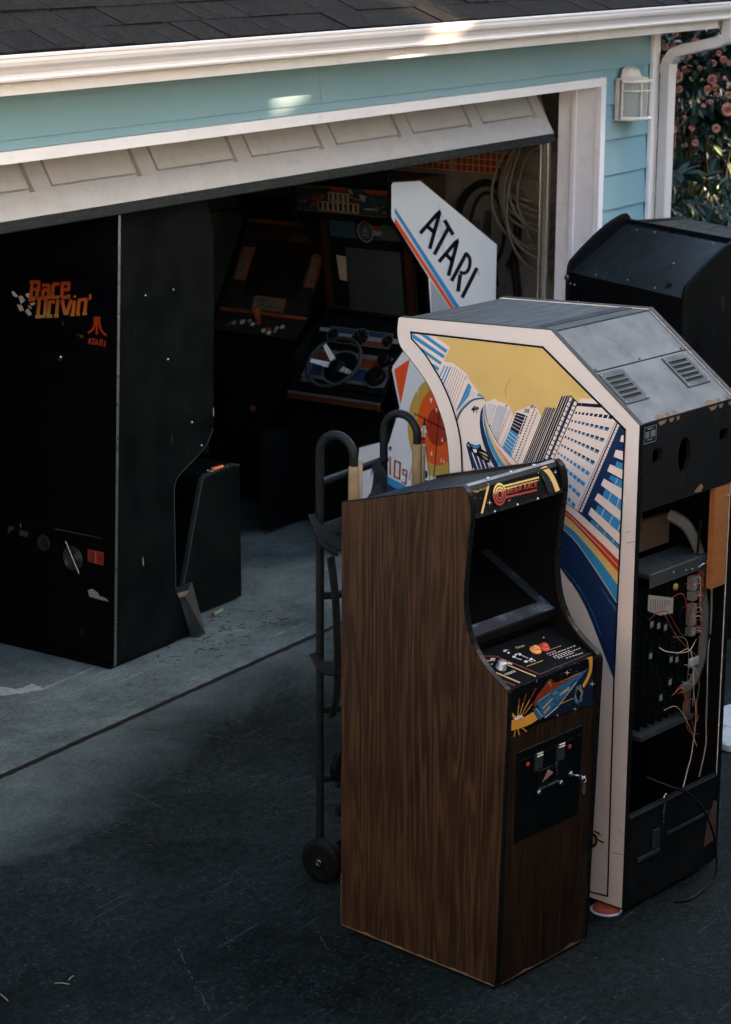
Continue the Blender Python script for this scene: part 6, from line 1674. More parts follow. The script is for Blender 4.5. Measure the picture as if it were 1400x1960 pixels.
M_MOLD = mat('black_edge_moulding', (.006, .0065, .0065), .32, var=.3, scale=30)
M_EDGE = mat('worn_chipboard_edge', (.17, .115, .07), .9, var=.5, scale=60, bump=.6, bscale=200)
M_ALU = mat('worn_aluminium_edge', (.20, .205, .205), .35, .75, var=.3, scale=40)
M_CHROME = mat('chrome', (.50, .52, .54), .26, 1.0, var=.08, scale=20)
M_STEEL = mat('dull_steel', (.30, .31, .32), .34, .9, var=.2, scale=30)
M_GLASSB = mat('dark_screen_glass', (.003, .003, .003), .10, var=.2, scale=3, spec=.25)
def woodgrain(name, k):
  m = N(name); v = m.coord((1, 1, 1))
  wv = m.coord((4, 7.0, .5)); warp = m.noise(wv, 1.3, 3, .55, .3); warp2 = m.noise(m.coord((30, 40, 2.0)), 1.6, 3, .65, .6)
  sp = m.n('ShaderNodeSeparateXYZ'); m.l(m.coord(), sp.inputs[0])
  ph = m.math('ADD', m.math('MULTIPLY', warp, 8.5), m.math('MULTIPLY', m.math('ADD', sp.outputs[1], sp.outputs[0]), 26))
  ring = m.math('ADD', m.math('MULTIPLY', m.math('SINE', m.math('MULTIPLY', ph, 7.5)), .5), .5)
  fib = m.noise(m.coord((120, 170, 5.0)), 1.0, 4, .7)
  c = m.mix(ring, (.025, .0128, .0070), (.066, .0335, .0168)); c = m.mix(m.math('MULTIPLY', m.ramp(warp2, [(.45, 0.), (.65, 1.)]), .75), c, (.012, .0062, .0037))
  c = m.mix(m.math('MULTIPLY', m.ramp(fib, [(.5, 0.), (.68, 1.)]), .6), c, (.008, .0042, .0026))
  c = m.mix(m.math('MULTIPLY', m.ramp(m.noise(v, 2.2, 3), [(.4, 0.), (.7, 1.)]), .35), c, (.072, .0365, .0175))
  scr = m.ramp(m.noise(m.coord((1, 4, 60), (.35, 0, 0)), 1.0, 2, .4), [(.775, 0.), (.80, 1.)]); c = m.mix(m.math('MULTIPLY', scr, .22), c, (.22, .18, .15))
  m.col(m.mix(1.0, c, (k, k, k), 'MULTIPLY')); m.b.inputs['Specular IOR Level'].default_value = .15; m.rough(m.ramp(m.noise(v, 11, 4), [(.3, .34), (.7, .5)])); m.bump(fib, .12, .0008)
  return m.m
M_WOOD = woodgrain('walnut_woodgrain_vinyl', 1.0); M_WOOD_SHADED = woodgrain('shaded_walnut_front_vinyl', .5)  # second copy is darkened: shade on the front is put into its colour
m = N('white_side_laminate'); v = m.coord(); c = m.mix(m.noise(v, 4, 5), (.61, .55, .51), (.67, .60, .56)); 
scu = m.ramp(m.noise(m.coord((1, 30, 4), (.2, 0, 0)), 1.4, 4, .7), [(.70, 0.), (.76, 1.)]); c = m.mix(m.math('MULTIPLY', scu, .3), c, (.25, .23, .22)); m.col(c); m.rough(.4); M_WHS = m.m
m = N('white_side_vinyl_cool'); v = m.coord(); c = m.mix(m.noise(v, 3, 5), (.58, .58, .585), (.66, .655, .66)); dr = m.ramp(m.noise(v, 6, 6, .7), [(.52, 0.), (.72, 1.)]); c = m.mix(m.math('MULTIPLY', dr, .28), c, (.36, .42, .44)); m.col(c); m.rough(.38); M_WHC = m.m
M_ORW = mat('orange_stained_wood', (.30, .115, .035), .6, var=.3, scale=4, stretch=(3, 3, 25))
M_ORP = mat('orange_trim_plastic', (.20, .06, .014), .45, var=.2, scale=12)
def loft_side(mb, prof, x0, x1, mi=0): return mb.prism(prof, 0, x0, x1, mi)
def moulding(name, prof, x0, x1, parent, m, closed=True, r=.0015):
    """edge strip following a side profile (y,z): proud of the board"""
    n = len(prof); out = []
    for i, p in enumerate(prof):
        a = Vector(prof[i - 1]) if (closed or i) else Vector(p); b = Vector(prof[(i + 1) % n]) if (closed or i < n - 1) else Vector(p)
        d = (b - a).normalized(); nn = Vector((d.y, -d.x)); out.append(Vector(p) + nn * r)
    mb = MB(); rng = range(n if closed else n - 1); vs = []
    for p, q in zip(prof, out): vs += [(x0, p[0], p[1]), (x0, q.x, q.y), (x1, q.x, q.y), (x1, p[0], p[1])]
    for i in rng:
        j = (i + 1) % n
        for k in range(3): mb.add([vs[i * 4 + k], vs[j * 4 + k], vs[j * 4 + k + 1], vs[i * 4 + k + 1]], [(0, 1, 2, 3)])
    return mb.build(name, m, parent)
def smooth(pts, n=4):
    P = [Vector(p) for p in pts]; P = [2 * P[0] - P[1]] + P + [2 * P[-1] - P[-2]]; out = []
    for i in range(1, len(P) - 2):
        a, b, c, d = P[i - 1:i + 3]
        for k in range(n):
            t = k / n; out.append(tuple(.5 * ((2 * b) + (c - a) * t + (2 * a - 5 * b + 4 * c - d) * t * t + (3 * b - a - 3 * c + d) * t ** 3)))
    out.append(tuple(P[-2])); return out
def screw(parent, P, ax=(0, -1, 0), r=.005, m=None, name='bolt'):
    mb = MB(); mb.lathe([(r, 0), (r * .9, r * .4), (r * .4, r * .65)], P, ax, 8); return mb.build(name, m or M_STEEL, parent)
# ================================================================== woodgrain space-racing cabinet
OM = empty('woodgrain_arcade_cabinet', (5.263, 3.04, 0), rad(-8.4)); tag(OM, 'small walnut woodgrain arcade cabinet with space-race marquee, nearest on the drive', 'arcade cabinet')
W = .452
front = smooth([(.142, 1.508), (.128, 1.49), (.119, 1.434), (.131, 1.32), (.140, 1.20), (.136, 1.15), (.122, 1.09), (.094, 1.038), (.054, .996), (.010, .965), (-.022, .944), (-.029, .925)], 3)
SP = [(.616, .012), (.616, 1.384), (.152, 1.514)] + front + [(-.020, .60), (-.004, .012)]
for x0 in (0, W - .019):
    mb = MB(); mb.prism(SP, 0, x0, x0 + .019); mb.build('side_panel', M_WOOD, OM)
    moulding('edge_moulding', SP[1:][::-1], x0 - .0005, x0 + .0195, OM, M_MOLD, False, -.003)
xi0, xi1 = .0195, W - .0195
def panel(pts, name, m, parent=OM, th=.012, x0=xi0, x1=xi1, bevel=0):
    """flat board spanning the cabinet between two (y,z) points"""
    a, b = Vector(pts[0]), Vector(pts[1]); d = (b - a).normalized(); nn = Vector((-d.y, d.x)) * th
    mb = MB(); mb.prism([tuple(a), tuple(b), tuple(b + nn), tuple(a + nn)], 0, x0, x1); return mb.build(name, m, parent, bevel)
for xa in (.0185, W - .0205):
    mb = MB(); mb.prism([(p[0] * .985 + .004, p[1] * .995 + .003) for p in SP], 0, xa, xa + .002); mb.build('inner_lining', M_BLKS, OM)
panel(((.600, .02), (.600, 1.376)), 'back_panel', M_BLK, th=-.012)
panel(((.610, 1.380), (.158, 1.506)), 'top_panel', M_BLKD, th=.014)
panel(((.158, 1.503), (.149, 1.509)), 'top_lip', M_BLKD, th=.012)
mqp = panel(((.122, 1.434), (.154, 1.5125)), 'marquee_panel', M_BLKS, th=-.012, bevel=.001)
mb = MB(); mb.prism([(.1505, 1.5105), (.158, 1.5165), (.166, 1.5135), (.164, 1.511), (.157, 1.512)], 0, xi0, xi1); mb.build('marquee_retainer', mat('dull_retainer', (.16, .17, .175), .45, .3, var=.5, scale=14), OM)
mb = MB(); mb.prism([(.117, 1.423), (.1215, 1.434), (.133, 1.431), (.13, 1.42)], 0, xi0, xi1); mb.build('marquee_retainer', M_MOLD, OM)
ar = artwork('marquee_artwork', 'OMQ', mqp, .002)
text('maker_lettering', 'MIDWAY', .017, (.035, .1465, 1.488), (1, 0, 0), (0, .0325, .079), ink('gold'), mqp, .004, sx=1.15)
for x in (.12, .225, .335):
    screw(OM, (x, .156, 1.5165), (0, -.1, 1), .0055, M_CHROME)
for x in (.11, .215, .31): screw(OM, (x, .120, 1.425), (0, -1, .1), .005, M_CHROME)
# screen well
panel(((.138, 1.425), (.30, 1.40)), 'hood', M_BLKS, th=.01)
panel(((.30, 1.40), (.42, 1.20)), 'bezel', M_BLKS, th=.01)
mb = MB(); mb.prism([(.130, 1.055), (.40, 1.195), (.40, 1.18), (.130, 1.035)], 0, xi0, xi1); mb.build('monitor_shelf', M_BLKS, OM)
mb = MB(); mb.prism([(.172, 1.0785), (.385, 1.189), (.387, 1.186), (.174, 1.0755)], 0, xi0 + .025, xi1 - .045); mb.build('screen', M_GLASSB, OM)
m = N('dusty_blue_bezel'); v = m.coord(); m.col(m.mix(m.math('MULTIPLY', m.ramp(m.noise(v, 9, 2), [(.50, 0.), (.66, 1.)]), m.ramp(m.noise(v, 150, 2, .8), [(.40, .1), (.6, 1.)])), m.mix(m.ramp(m.noise(v, 160, 2, .8), [(.45, 0.), (.62, 1.)]), (.0015, .004, .008), (.007, .012, .018)), (.12, .16, .19))); m.rough(.7); M_DUST = m.m
mb = MB(); mb.prism([(.134, 1.0605), (.171, 1.080), (.173, 1.077), (.136, 1.0575)], 0, xi0 + .002, xi1 - .008); mb.build('dusty_bezel_strip', M_DUST, OM)
mb = MB(); mb.prism([(.1712, 1.0802), (.392, 1.1945), (.394, 1.1915), (.1732, 1.0772)], 0, xi1 - .044, xi1 - .008); mb.build('dusty_bezel_strip', M_DUST, OM)
panel(((.155, 1.004), (.136, 1.056)), 'riser', M_BLKS, th=-.008)
# control panel
cpl = panel(((-.027, .938), (.153, 1.004)), 'control_panel', M_BLKS, th=-.016, bevel=.004)
artwork('panel_artwork', 'OCP', cpl)
cu, cv = Vector((1, 0, 0)), Vector((0, .18, .066)).normalized(); cn = cu.cross(cv); cO = Vector((0, -.027, .938))
def CP(x, v_): return cO + cu * x + cv * v_
KNOB= (0.0825, 0.0975)
BTN1= (0.265, 0.1135)
BTN2= (0.304, 0.1115)
BOLT= (0.3485, 0.1505)
TXT1= (0.2115, 0.143)
TXT2= (0.0655, 0.0625)
COINS= [(0.1529, 0.688), (0.2587, 0.6871)]
REJ= [(0.1032, 0.6924), (0.3042, 0.69)]
LOCKS= [(0.1568, 0.5886), (0.2631, 0.5875), (0.3099, 0.6029)]
RECESS= (0.2032, 0.6274)
KEYP= (0.3116, 0.602)

mb = MB(); mb.lathe([(.0165, 0), (.0165, .004), (.0145, .005), (.0142, .021), (.0125, .0235), (.004, .024)], CP(*KNOB), cn, 20); kn = mb.build('spinner_knob', mat('brushed_knob', (.42, .43, .44), .38, .6), OM)
for P_, c, nm in ((BTN1, (.80, .33, .07), 'thrust_button'), (BTN2, (.62, .055, .02), 'fire_button')):
    mm = mat(nm + '_plastic', c, .35, var=.06, spec=.5); mb = MB(); mb.lathe([(.0185, 0), (.0185, .002), (.0175, .004), (.0125, .0065), (.0115, .0065), (.0115, .006), (.010, .0062), (.0100, .0125), (.0088, .0138), (.003, .0135)], CP(*P_), cn, 20); mb.build(nm, mm, OM)
screw(OM, CP(*BOLT), tuple(cn), .0035, M_CHROME)
M_GOLD = ink('gold')
text('thrust_lettering', 'thrust', .016, CP(*TXT1), cu, cv, M_GOLD, cpl, .0012); text('rotate_lettering', 'rotate', .019, CP(*TXT2), cu, cv, ink('wht'), cpl, .0012)
# apron with artwork
mb = MB(); mb.prism([(-.0265, .938), (-.0255, .8), (-.0135, .8), (-.0145, .94)], 0, xi0, xi1); apn = mb.build('apron', M_BLKS, OM); apn.location = (0, .001, 0)
fo = artwork('apron_artwork', 'OFR', apn, .0035)
panel(((-.010, .015), (-.024, .80)), 'front_panel', M_WOOD_SHADED, th=-.014)
# coin door
CD = panel(((-.0135, .452), (-.0195, .742)), 'coin_door', M_BLK, th=.006, x0=.055, x1=.372, bevel=.003)
mb = MB(); fr = [(.045, .052), (.375, .385)]
cdn = Vector((0, -1, -.02)).normalized()
def cd(x, z): return (x, -.0205 - .0207 * (z - .45), z)
mb = MB(); mb.box(.062, .366, -.031, -.028, .449 + .262, .449 + .266); mb.build('door_hinge', M_MOLD, OM)
def cdp(px_x, px_z, w_, h_, d0, d1, name, m, bev=.0012): 
    mb = MB(); mb.box(px_x - w_ / 2, px_x + w_ / 2, -d1, -d0, px_z - h_ / 2, px_z + h_ / 2); return mb.build(name, m, OM, bev)
M_CDG = mat('coin_entry_metal', (.045, .052, .055), .35, .5)
for (x, z) in COINS:
    cdp(x, z, .036, .052, .024, .031, 'coin_entry', M_CDG); cdp(x, z + .018, .030, .003, .029, .035, 'coin_slot', M_STEEL); cdp(x, z + .026, .030, .003, .029, .035, 'coin_slot', M_STEEL)
for (x, z) in REJ: mb = MB(); mb.lathe([(.0075, 0), (.0075, .004), (.003, .006)], (x, -.026, z), (0, -1, 0), 10); mb.build('reject_button', mat('red_reject_plastic', (.28, .025, .01), .3), OM)
for (x, z) in LOCKS: mb = MB(); mb.lathe([(.0085, 0), (.0085, .006), (.0075, .008), (.004, .0085)], (x, -.026, z), (0, -1, 0), 14); mb.build('lock', M_CHROME, OM)
rc = cdp(*RECESS, .10, .055, .0235, .0275, 'coin_return', M_BLKS); 
mb = MB(); a, b = RECESS; mb.add([(a - .032, -.0290, b - .012), (a - .004, -.0290, b + .022), (a + .024, -.0290, b + .004)], [(0, 1, 2)]); mb.build('return_sticker', mat('faded_red_sticker', (.30, .15, .13), .5), OM)
mb = MB(); mb.box(a - .048, a + .05, -.032, -.0280, b - .031, b - .027); mb.build('coin_return_lip', M_STEEL, OM)
mb = MB(); mb.box(a + .030, a + .036, -.034, -.029, b - .006, b + .034); mb.build('return_lever', M_CHROME, OM)
mb = MB()                                                  # chipped bottom edges
R_ = random.Random(4)
n = 40
for i in range(n):
    y0, y1 = .614 * i / n, .614 * (i + 1) / n; h = .003 + .006 * abs(noise.noise(Vector((i * .35, 0, 2)))) * 2; h2 = .003 + .006 * abs(noise.noise(Vector(((i + 1) * .35, 0, 2)))) * 2
    mb.add([(-.0008, y0, .012), (-.0008, y1, .012), (-.0008, y1, .012 + h2), (-.0008, y0, .012 + h)], [(0, 1, 2, 3)])
mb.build('chipped_edge', M_EDGE, OM); mb = MB()
for i in range(24):
    x0, x1 = xi0 + (xi1 - xi0) * i / 24, xi0 + (xi1 - xi0) * (i + 1) / 24; h = .003 + .02 * max(0, noise.noise(Vector((i * .23, 5, 2)))); h2 = .003 + .02 * max(0, noise.noise(Vector(((i + 1) * .23, 5, 2))))
    mb.add([(x0, -.0112, .0145), (x1, -.0112, .0145), (x1, -.0116, .0145 + h2), (x0, -.0116, .0145 + h)], [(0, 1, 2, 3)])
mb.build('chipped_edge', M_EDGE, OM); mb = MB(); mb2 = MB()
for i in range(14):
    z0 = .02 + .012 * i; z1 = z0 + .012; wd = .006 * max(.15, noise.noise(Vector((i * .5, 9, 1))) + .35)
    mb.add([(-.0008, .6165, z0), (-.0008, .6165 - wd, z0), (-.0008, .6165 - wd * .8, z1), (-.0008, .6165, z1)], [(0, 1, 2, 3)])
    mb2.add([(W - .0195, -.0105 - .0002 * i, z0), (W - .0195 - wd, -.0115 - .0002 * i, z0), (W - .0195 - wd * .7, -.0118 - .0002 * i, z1), (W - .0195, -.0108 - .0002 * i, z1)], [(0, 1, 2, 3)])
mb.build('chipped_edge', M_EDGE, OM); mb2.build('chipped_edge', M_EDGE, OM)
for x, y in ((.04, .06), (.41, .06), (.04, .56), (.41, .56)):
    mb = MB(); mb.lathe([(.014, 0), (.014, .010), (.006, .014)], (x, y, 0), (0, 0, 1), 10); mb.build('leveling_foot', M_STEEL, OM)
# key left in the lock
KX, KZ = KEYP
KY = empty('key', OM.matrix_basis @ Vector((KX, -.034, KZ))); KY.rotation_euler = (0, 0, rad(-8.4)); tag(KY, 'small key with silver tag hanging in the coin door lock', 'key')
mb = MB(); mb.tube([(0, 0, 0), (0, -.022, -.001)], .0025, 6); mb.box(-.008, .008, -.032, -.03, -.006, .006); mb.tube([(0, -.012, 0), (.012, -.028, -.004), (.018, -.034, -.010)], .0035, 6); mb.build('blade', M_CHROME, KY)
mb = MB(); mb.tube([(.016 + .010 * math.cos(t), -.034, -.012 + .010 * math.sin(t)) for t in [i * .5236 for i in range(12)]], .0016, 5, closed=True); mb.build('ring', M_CHROME, KY)
mb = MB(); mb.prism([(.014 + .009 * math.cos(t), -.042 + .017 * math.sin(t)) for t in [i * .4488 for i in range(14)]], 1, -.037, -.0345); mb.build('tag', M_STEEL, KY)

# ================================================================== white racing cabinet seen from the back
TU = empty('white_racing_arcade_cabinet', (5.923, 2.958, 0), rad(-7.8)); tag(TU, 'white-sided arcade cabinet with city and racing-car artwork, back open to its wiring', 'arcade cabinet')
W = .545
fr = smooth([(.957, 1.80), (.959, 1.76), (.944, 1.719), (.894, 1.677), (.822, 1.606), (.773, 1.522), (.745, 1.445), (.732, 1.328), (.735, 1.22), (.77, 1.10), (.86, 1.0), (.95, .955), (.96, .93)], 3)
SP = [(.0, .03), (.0, 1.603), (.339, 1.85), (.947, 1.8165), (.955, 1.812)] + fr + [(.95, .86), (.88, .80), (.86, .03)]
mb = MB(); mb.prism(SP, 0, 0, .019); mb.build('side_panel', M_WHS, TU); mb = MB(); mb.prism(SP, 0, W - .019, W); mb.build('side_panel', M_WHS, TU)
for xa in (.0193, W - .0203):
    mb = MB(); mb.prism([(p[0] * .99 + .004, p[1] * .995 + .002) for p in SP], 0, xa, xa + .001); mb.build('inner_lining', M_BLKS, TU)
for x0 in (0, W - .019): moulding('edge_moulding', SP[:-1], x0 - .0004, x0 + .0194, TU, M_MOLD, False, -.0022)
artwork('side_artwork', 'TURBO', TU, .0008)
def tpanel(pts, name, m, th=.012, x0=.0195, x1=W - .0195, bevel=0, lift=0):
    a, b = Vector(pts[0]), Vector(pts[1]); d = (b - a).normalized(); nn = Vector((-d.y, d.x)); a = a + nn * lift; b = b + nn * lift
    mb = MB(); mb.prism([tuple(a), tuple(b), tuple(b - nn * th), tuple(a - nn * th)], 0, x0, x1); return mb.build(name, m, TU, bevel)
M_DTOP = mat('dusty_black_top', (.030, .032, .031), .42, var=.8, scale=4, stretch=(1, 7, 1), dirt=.35, dirtc=(.02, .022, .022))
M_DSLP = mat('dusty_black_slope', (.068, .082, .085), .36, var=.6, scale=6, dirt=.75, dirtc=(.028, .035, .037))
tpanel(((.945, 1.812), (.450, 1.8395)), 'top_panel', M_DTOP, th=-.012)
tpanel(((.450, 1.8425), (.405, 1.8445)), 'top_cleat', M_BLKS, th=-.014, bevel=.002)
tpanel(((.403, 1.8425), (.335, 1.847)), 'top_panel', M_DTOP, th=-.012)
e = Vector((0, .339, .247)).normalized(); en = Vector((0, -e.z, e.y)); P0 = Vector((0, 0, 1.603))
def SLP(x, s_, h=0): return Vector((x, 0, 0)) + P0 + e * s_ + en * h
def slab(x0, x1, s0, s1, h0, h1, name, m, parent=TU, bevel=0, rc=0):
    mb = MB(); mb.add([SLP(x, s_, h) for h in (h0, h1) for s_ in (s0, s1) for x in (x0, x1)], [(0, 2, 3, 1), (4, 5, 7, 6), (0, 1, 5, 4), (2, 6, 7, 3), (0, 4, 6, 2), (1, 3, 7, 5)]); return mb.build(name, m, parent, bevel)
slab(.0195, W - .0195, .231, .418, -.014, -.003, 'sloped_panel', M_DSLP, bevel=.0015); LP = slab(.0195, W - .0195, .004, .228, -.014, -.003, 'sloped_panel', M_DSLP, bevel=.0015)
for xa in (.026, .366):
    LV = slab(xa, xa + .125, .086, .218, -.0034, .0005, 'louvre_plate', mat('dusty_louvre_metal', (.04, .05, .054), .4, .2, var=.3, scale=12), bevel=.001)
    for i in range(5):
        s_ = .110 + i * .0198; sl_ = slab(xa + .016, xa + .108, s_ - .0045, s_ + .0045, -.002, .0009, 'louvre_slot', M_BLKS, LV)
        mb = MB(); mb.tube([SLP(xa + .016, s_ + .006, .002), SLP(xa + .108, s_ + .006, .002)], .0022, 6); mb.build('louvre_lip', LV.data.materials[0], LV)
    for x, s_ in ((xa + .008, .094), (xa + .117, .094), (xa + .008, .21), (xa + .117, .21)): screw(LV, SLP(x, s_, .0006), tuple(en), .0032, M_STEEL, 'rivet')
for x in (.035, .27, .50): screw(TU, SLP(x, .238, -.003), tuple(en), .004, M_MOLD)
# chipped lower corner of the slope
R_ = random.Random(6)
for c, wd in ((.12, .05), (.17, .03), (.40, .05), (.445, .03), (.50, .03), (.205, .02)):
    pts = [SLP(c + wd * math.cos(t) * R_.uniform(.5, 1) * .6, .012 + .012 * math.sin(t) * R_.uniform(.4, 1), -.0024) for t in [i * .785 for i in range(8)]]; mb = MB(); mb.add(pts, [tuple(range(8))]); mb.build('chipped_edge', M_EDGE, TU)
    mb = MB(); mb.add([(c - wd * .5, -.0008, 1.598), (c + wd * .5, -.0008, 1.599), (c + wd * .3, -.0008, 1.588), (c - wd * .2, -.0008, 1.584)], [(0, 1, 2, 3)]); mb.build('chipped_edge', M_EDGE, TU)
mb = MB(); mb.add([(.31, -.0008, 1.336), (.35, -.0008, 1.331), (.365, -.0008, 1.345), (.35, -.0008, 1.358), (.335, -.0008, 1.352)], [(0, 1, 2, 3, 4)]); mb.build('chipped_edge', M_EDGE, TU)
# back board with cut-outs
m = N('scratched_black_back'); v = m.coord((6, 1, 1.2), (0, .25, 0)); f = m.noise(v, 9, 5, .7); m.col(m.mix(m.ramp(f, [(.62, 0.), (.72, 1.)]), m.mix(m.noise(m.coord(), 8, 5), (.0045, .005, .005), (.014, .015, .015)), (.085, .085, .085))); m.rough(.5); m.b.inputs['Specular IOR Level'].default_value = .1; M_SCR = m.m
mb = MB(); zl, zh = 1.328, 1.602; x0, x1 = .0195, W - .0195
holes = [(.075, .125, 1.470, 1.515), (.215, .285, 1.41, 1.525), (.445, .495, 1.475, 1.515)]
xs = [x0] + [v for h in holes for v in h[:2]] + [x1]
for i in range(0, len(xs), 2): mb.add([(xs[i], 0, zl), (xs[i + 1], 0, zl), (xs[i + 1], 0, zh), (xs[i], 0, zh)], [(0, 1, 2, 3)])
for a, b, c, d in holes:
    n = 14; cx, cz, rx, rz = (a + b) / 2, (c + d) / 2, (b - a) / 2, (d - c) / 2; pw = 2.0 if rz > .05 else 4
    el = [(cx + rx * .98 * (abs(math.cos(t)) ** (2 / pw)) * (1 if math.cos(t) >= 0 else -1), cz + rz * (abs(math.sin(t)) ** (2 / pw)) * (1 if math.sin(t) >= 0 else -1)) for t in [math.pi / 2 + i * 2 * math.pi / (2 * n) for i in range(2 * n + 1)]]
    left = el[:n + 1]; right = el[n:][::-1]
    for i in range(n): mb.add([(a, 0, left[i][1]), (left[i][0], 0, left[i][1]), (left[i + 1][0], 0, left[i + 1][1]), (a, 0, left[i + 1][1])], [(0, 1, 2, 3)]); mb.add([(right[i][0], 0, right[i][1]), (b, 0, right[i][1]), (b, 0, right[i + 1][1]), (right[i + 1][0], 0, right[i + 1][1])], [(0, 1, 2, 3)])
    mb.add([(a, 0, zl), (b, 0, zl), (b, 0, c), (a, 0, c)], [(0, 1, 2, 3)]); mb.add([(a, 0, d), (b, 0, d), (b, 0, zh), (a, 0, zh)], [(0, 1, 2, 3)])
    for i in range(2 * n): mb.add([(*el[i], )[:1] + (0,) + (el[i][1],), (el[i + 1][0], 0, el[i + 1][1]), (el[i + 1][0], .016, el[i + 1][1]), (el[i][0], .016, el[i][1])], [(0, 1, 2, 3)])
bb = mb.build('back_board', M_SCR, TU)
mb = MB(); mb.box(.023, .088, -.0016, -.0004, 1.541, 1.592); pl = mb.build('rating_plate', mat('rating_plate_black', (.012, .014, .014), .35), TU)
mb = MB()
for a, b, c, d in ((.023, .088, 1.5405, 1.542), (.023, .088, 1.5905, 1.592), (.023, .0245, 1.541, 1.592), (.0865, .088, 1.541, 1.592)): mb.box(a, b, -.0021, -.0016, c, d)
for j, y in enumerate((1.583, 1.574, 1.570, 1.566, 1.562, 1.558, 1.550)):
    for x in ((.040, .070),) if j in (0, 6) else ((.030, .050), (.058, .082)):
        mb.box(x[0], x[1], -.0021, -.0016, y, y + .0022)
mb.build('plate_print', ink('gry'), pl)
# inside: far walls, shelf, board cage, wiring
mb = MB(); mb.box(.0195, W - .0195, .70, .71, .03, 1.8); mb.build('inner_front', M_BLKS, TU)
mb = MB(); mb.box(.0195, W - .0195, .0, .84, .03, .045); mb.build('floor_board', M_PLY, TU)
mb = MB(); mb.box(.440, W - .021, .002, .022, .99, 1.326); mb.build('orange_wood_cleat', M_ORW, TU)
screw(TU, (.515, .001, 1.285), (0, -1, 0), .005, M_STEEL)
M_CAGE = mat('grey_cage_steel', (.05, .058, .06), .5, .3, var=.3, scale=14)
mb = MB(); mb.box(.13, .475, .03, .16, 1.085, 1.10); mb.box(.13, .475, .028, .032, 1.055, 1.10); mb.build('card_cage_lid', M_CAGE, TU, .002)
mb = MB(); mb.box(.13, .43, .17, .18, .56, 1.085); mb.build('card_cage_back', M_CAGE, TU)
M_PCB = mat('green_circuit_board', (.0025, .006, .0062), .4, var=.3, scale=40, dirt=.4, dirtc=(.005, .008, .008)); M_CHIP = mat('black_chip', (.012, .012, .013), .4)
M_SILK = ink('wht2')
for k, x in enumerate((.15, .19, .23, .27, .31, .35, .385)):
    mb = MB(); mb.box(x, x + .003, .06, .168, .57, 1.05); bd = mb.build('circuit_board', M_PCB, TU)
    mb = MB(); R_ = random.Random(k)
    for i in range(16):
        z = .59 + i * .028; mb.box(x - .005, x, .066 + R_.uniform(0, .01), .084 + R_.uniform(0, .02), z, z + .017)
    mb.build('chip', M_CHIP, bd)
for (x, z) in ((.182, .923), (.221, .909), (.26, .894), (.182, .818), (.30, .777), (.333, .768), (.30, .70), (.25, .66)):
    mb = MB(); mb.box(x - .008, x + .008, .050, .0505, z - .009, z + .009); mb.build('chip_label', ink('gry'), TU); mb = MB(); mb.box(x - .012, x + .012, .0507, .062, z - .016, z + .014); mb.build('socketed_chip', M_PCB, TU)
mb = MB(); mb.prism([(.15, 1.028), (.291, .986), (.29, .935), (.217, .945), (.15, .976)], 1, .045, .047); nt_ = mb.build('printed_notice', mat('aged_paper', (.30, .27, .23), .8, var=.2, scale=40), TU)
mb = MB()
for i in range(9): mb.box(.162 + i * .013, .164 + i * .013, .0443, .0448, .955 + .002 * i, 1.012 - i * .0035)
mb.build('notice_print', ink('dgy'), nt_)
mb = MB(); mb.lathe([(.011, 0), (.011, .006), (.005, .007)], (.288, .04, 1.025), (0, -1, 0), 14); mb.build('capacitor', mat('yellow_capacitor', (.34, .24, .06), .4), TU)
M_CONN = mat('grey_connector', (.14, .145, .14), .5, var=.2, scale=30)
conn = [(.392, .991, 1.036, 'A'), (.394, .956, .985, 'B'), (.394, .873, .944, 'C'), (.393, .837, .864, 'D')]
wires = [('#8a3326', 0), ('#c9b9a4', 1), ('#a8663f', 2), ('#d8cdbd', 3), ('#6e2a20', 4)]
WM = [mat('wire_%s' % n_, c_, .5, var=.1) for n_, c_ in (('red', '#8a3326'), ('cream', '#c2b09a'), ('orange', '#a8663f'), ('grey', '#8f8a80'), ('maroon', '#6e2a20'))]
R_ = random.Random(12)
for x, z0, z1, ch in conn:
    mb = MB(); mb.box(x - .012, x + .012, .030, .055, z0, z1); cn_ = mb.build('connector', M_CONN, TU, .001)
    text('connector_letter', ch, .014, (x - .009, .029, (z0 + z1) / 2 - .005), (1, 0, 0), (0, 0, 1), ink('wht'), cn_, .0004)
    for j in range(5):
        z = z0 + (z1 - z0) * (j + .5) / 5; e_ = Vector((.466 + R_.uniform(-.006, .012), .055, (z0 + z1) / 2 - .035 + R_.uniform(-.02, .02)))
        mb = MB(); mb.tube(smooth([(x + .012, .04, z), (x + .028, .032, z + .004), (x + .05, .034, z - .008 - .1 * (z - e_.z) * .5), tuple(e_)], 4), .0016, 5); mb.build('wire', WM[j], TU)
rp = smooth([(.355, .12, 1.235), (.39, .08, 1.204), (.418, .06, 1.153), (.454, .05, 1.078), (.463, .05, 1.018), (.468, .05, .96), (.476, .045, .90), (.479, .045, .841), (.476, .045, .79), (.47, .045, .735), (.428, .05, .662), (.383, .06, .649)], 4)
mb = MB(); mb.tube(rp, (.021, .0012), 6, flat=(.8, -.6, 0)); mb.build('ribbon_cable', mat('ribbon_grey', (.11, .105, .09), .5, var=.15, scale=20, stretch=(60, 60, 1)), TU)
mb = MB(); mb.tube([(.40, .05, .735), (.45, .045, .735), (.485, .06, .73)], (.018, .0012), 6, flat=(0, 0, 1)); mb.build('ribbon_cable', ink('wht2'), TU)
for k in range(5):
    o_ = R_.uniform(-.006, .006); p = smooth([(.529 + o_ - .01, .05, .99), (.526 + o_ * 1.5 - .01, .045, .90), (.516 + o_, .045, .822), (.508 - o_, .045, .742), (.514 + o_, .045, .596), (.516 + o_, .045, .50), (.520 - o_, .045, .42), (.512, .06, .31)], 4)
    mb = MB(); mb.tube(p, .0022, 5); mb.build('wire', WM[(1, 3, 1, 2, 3)[k]], TU)
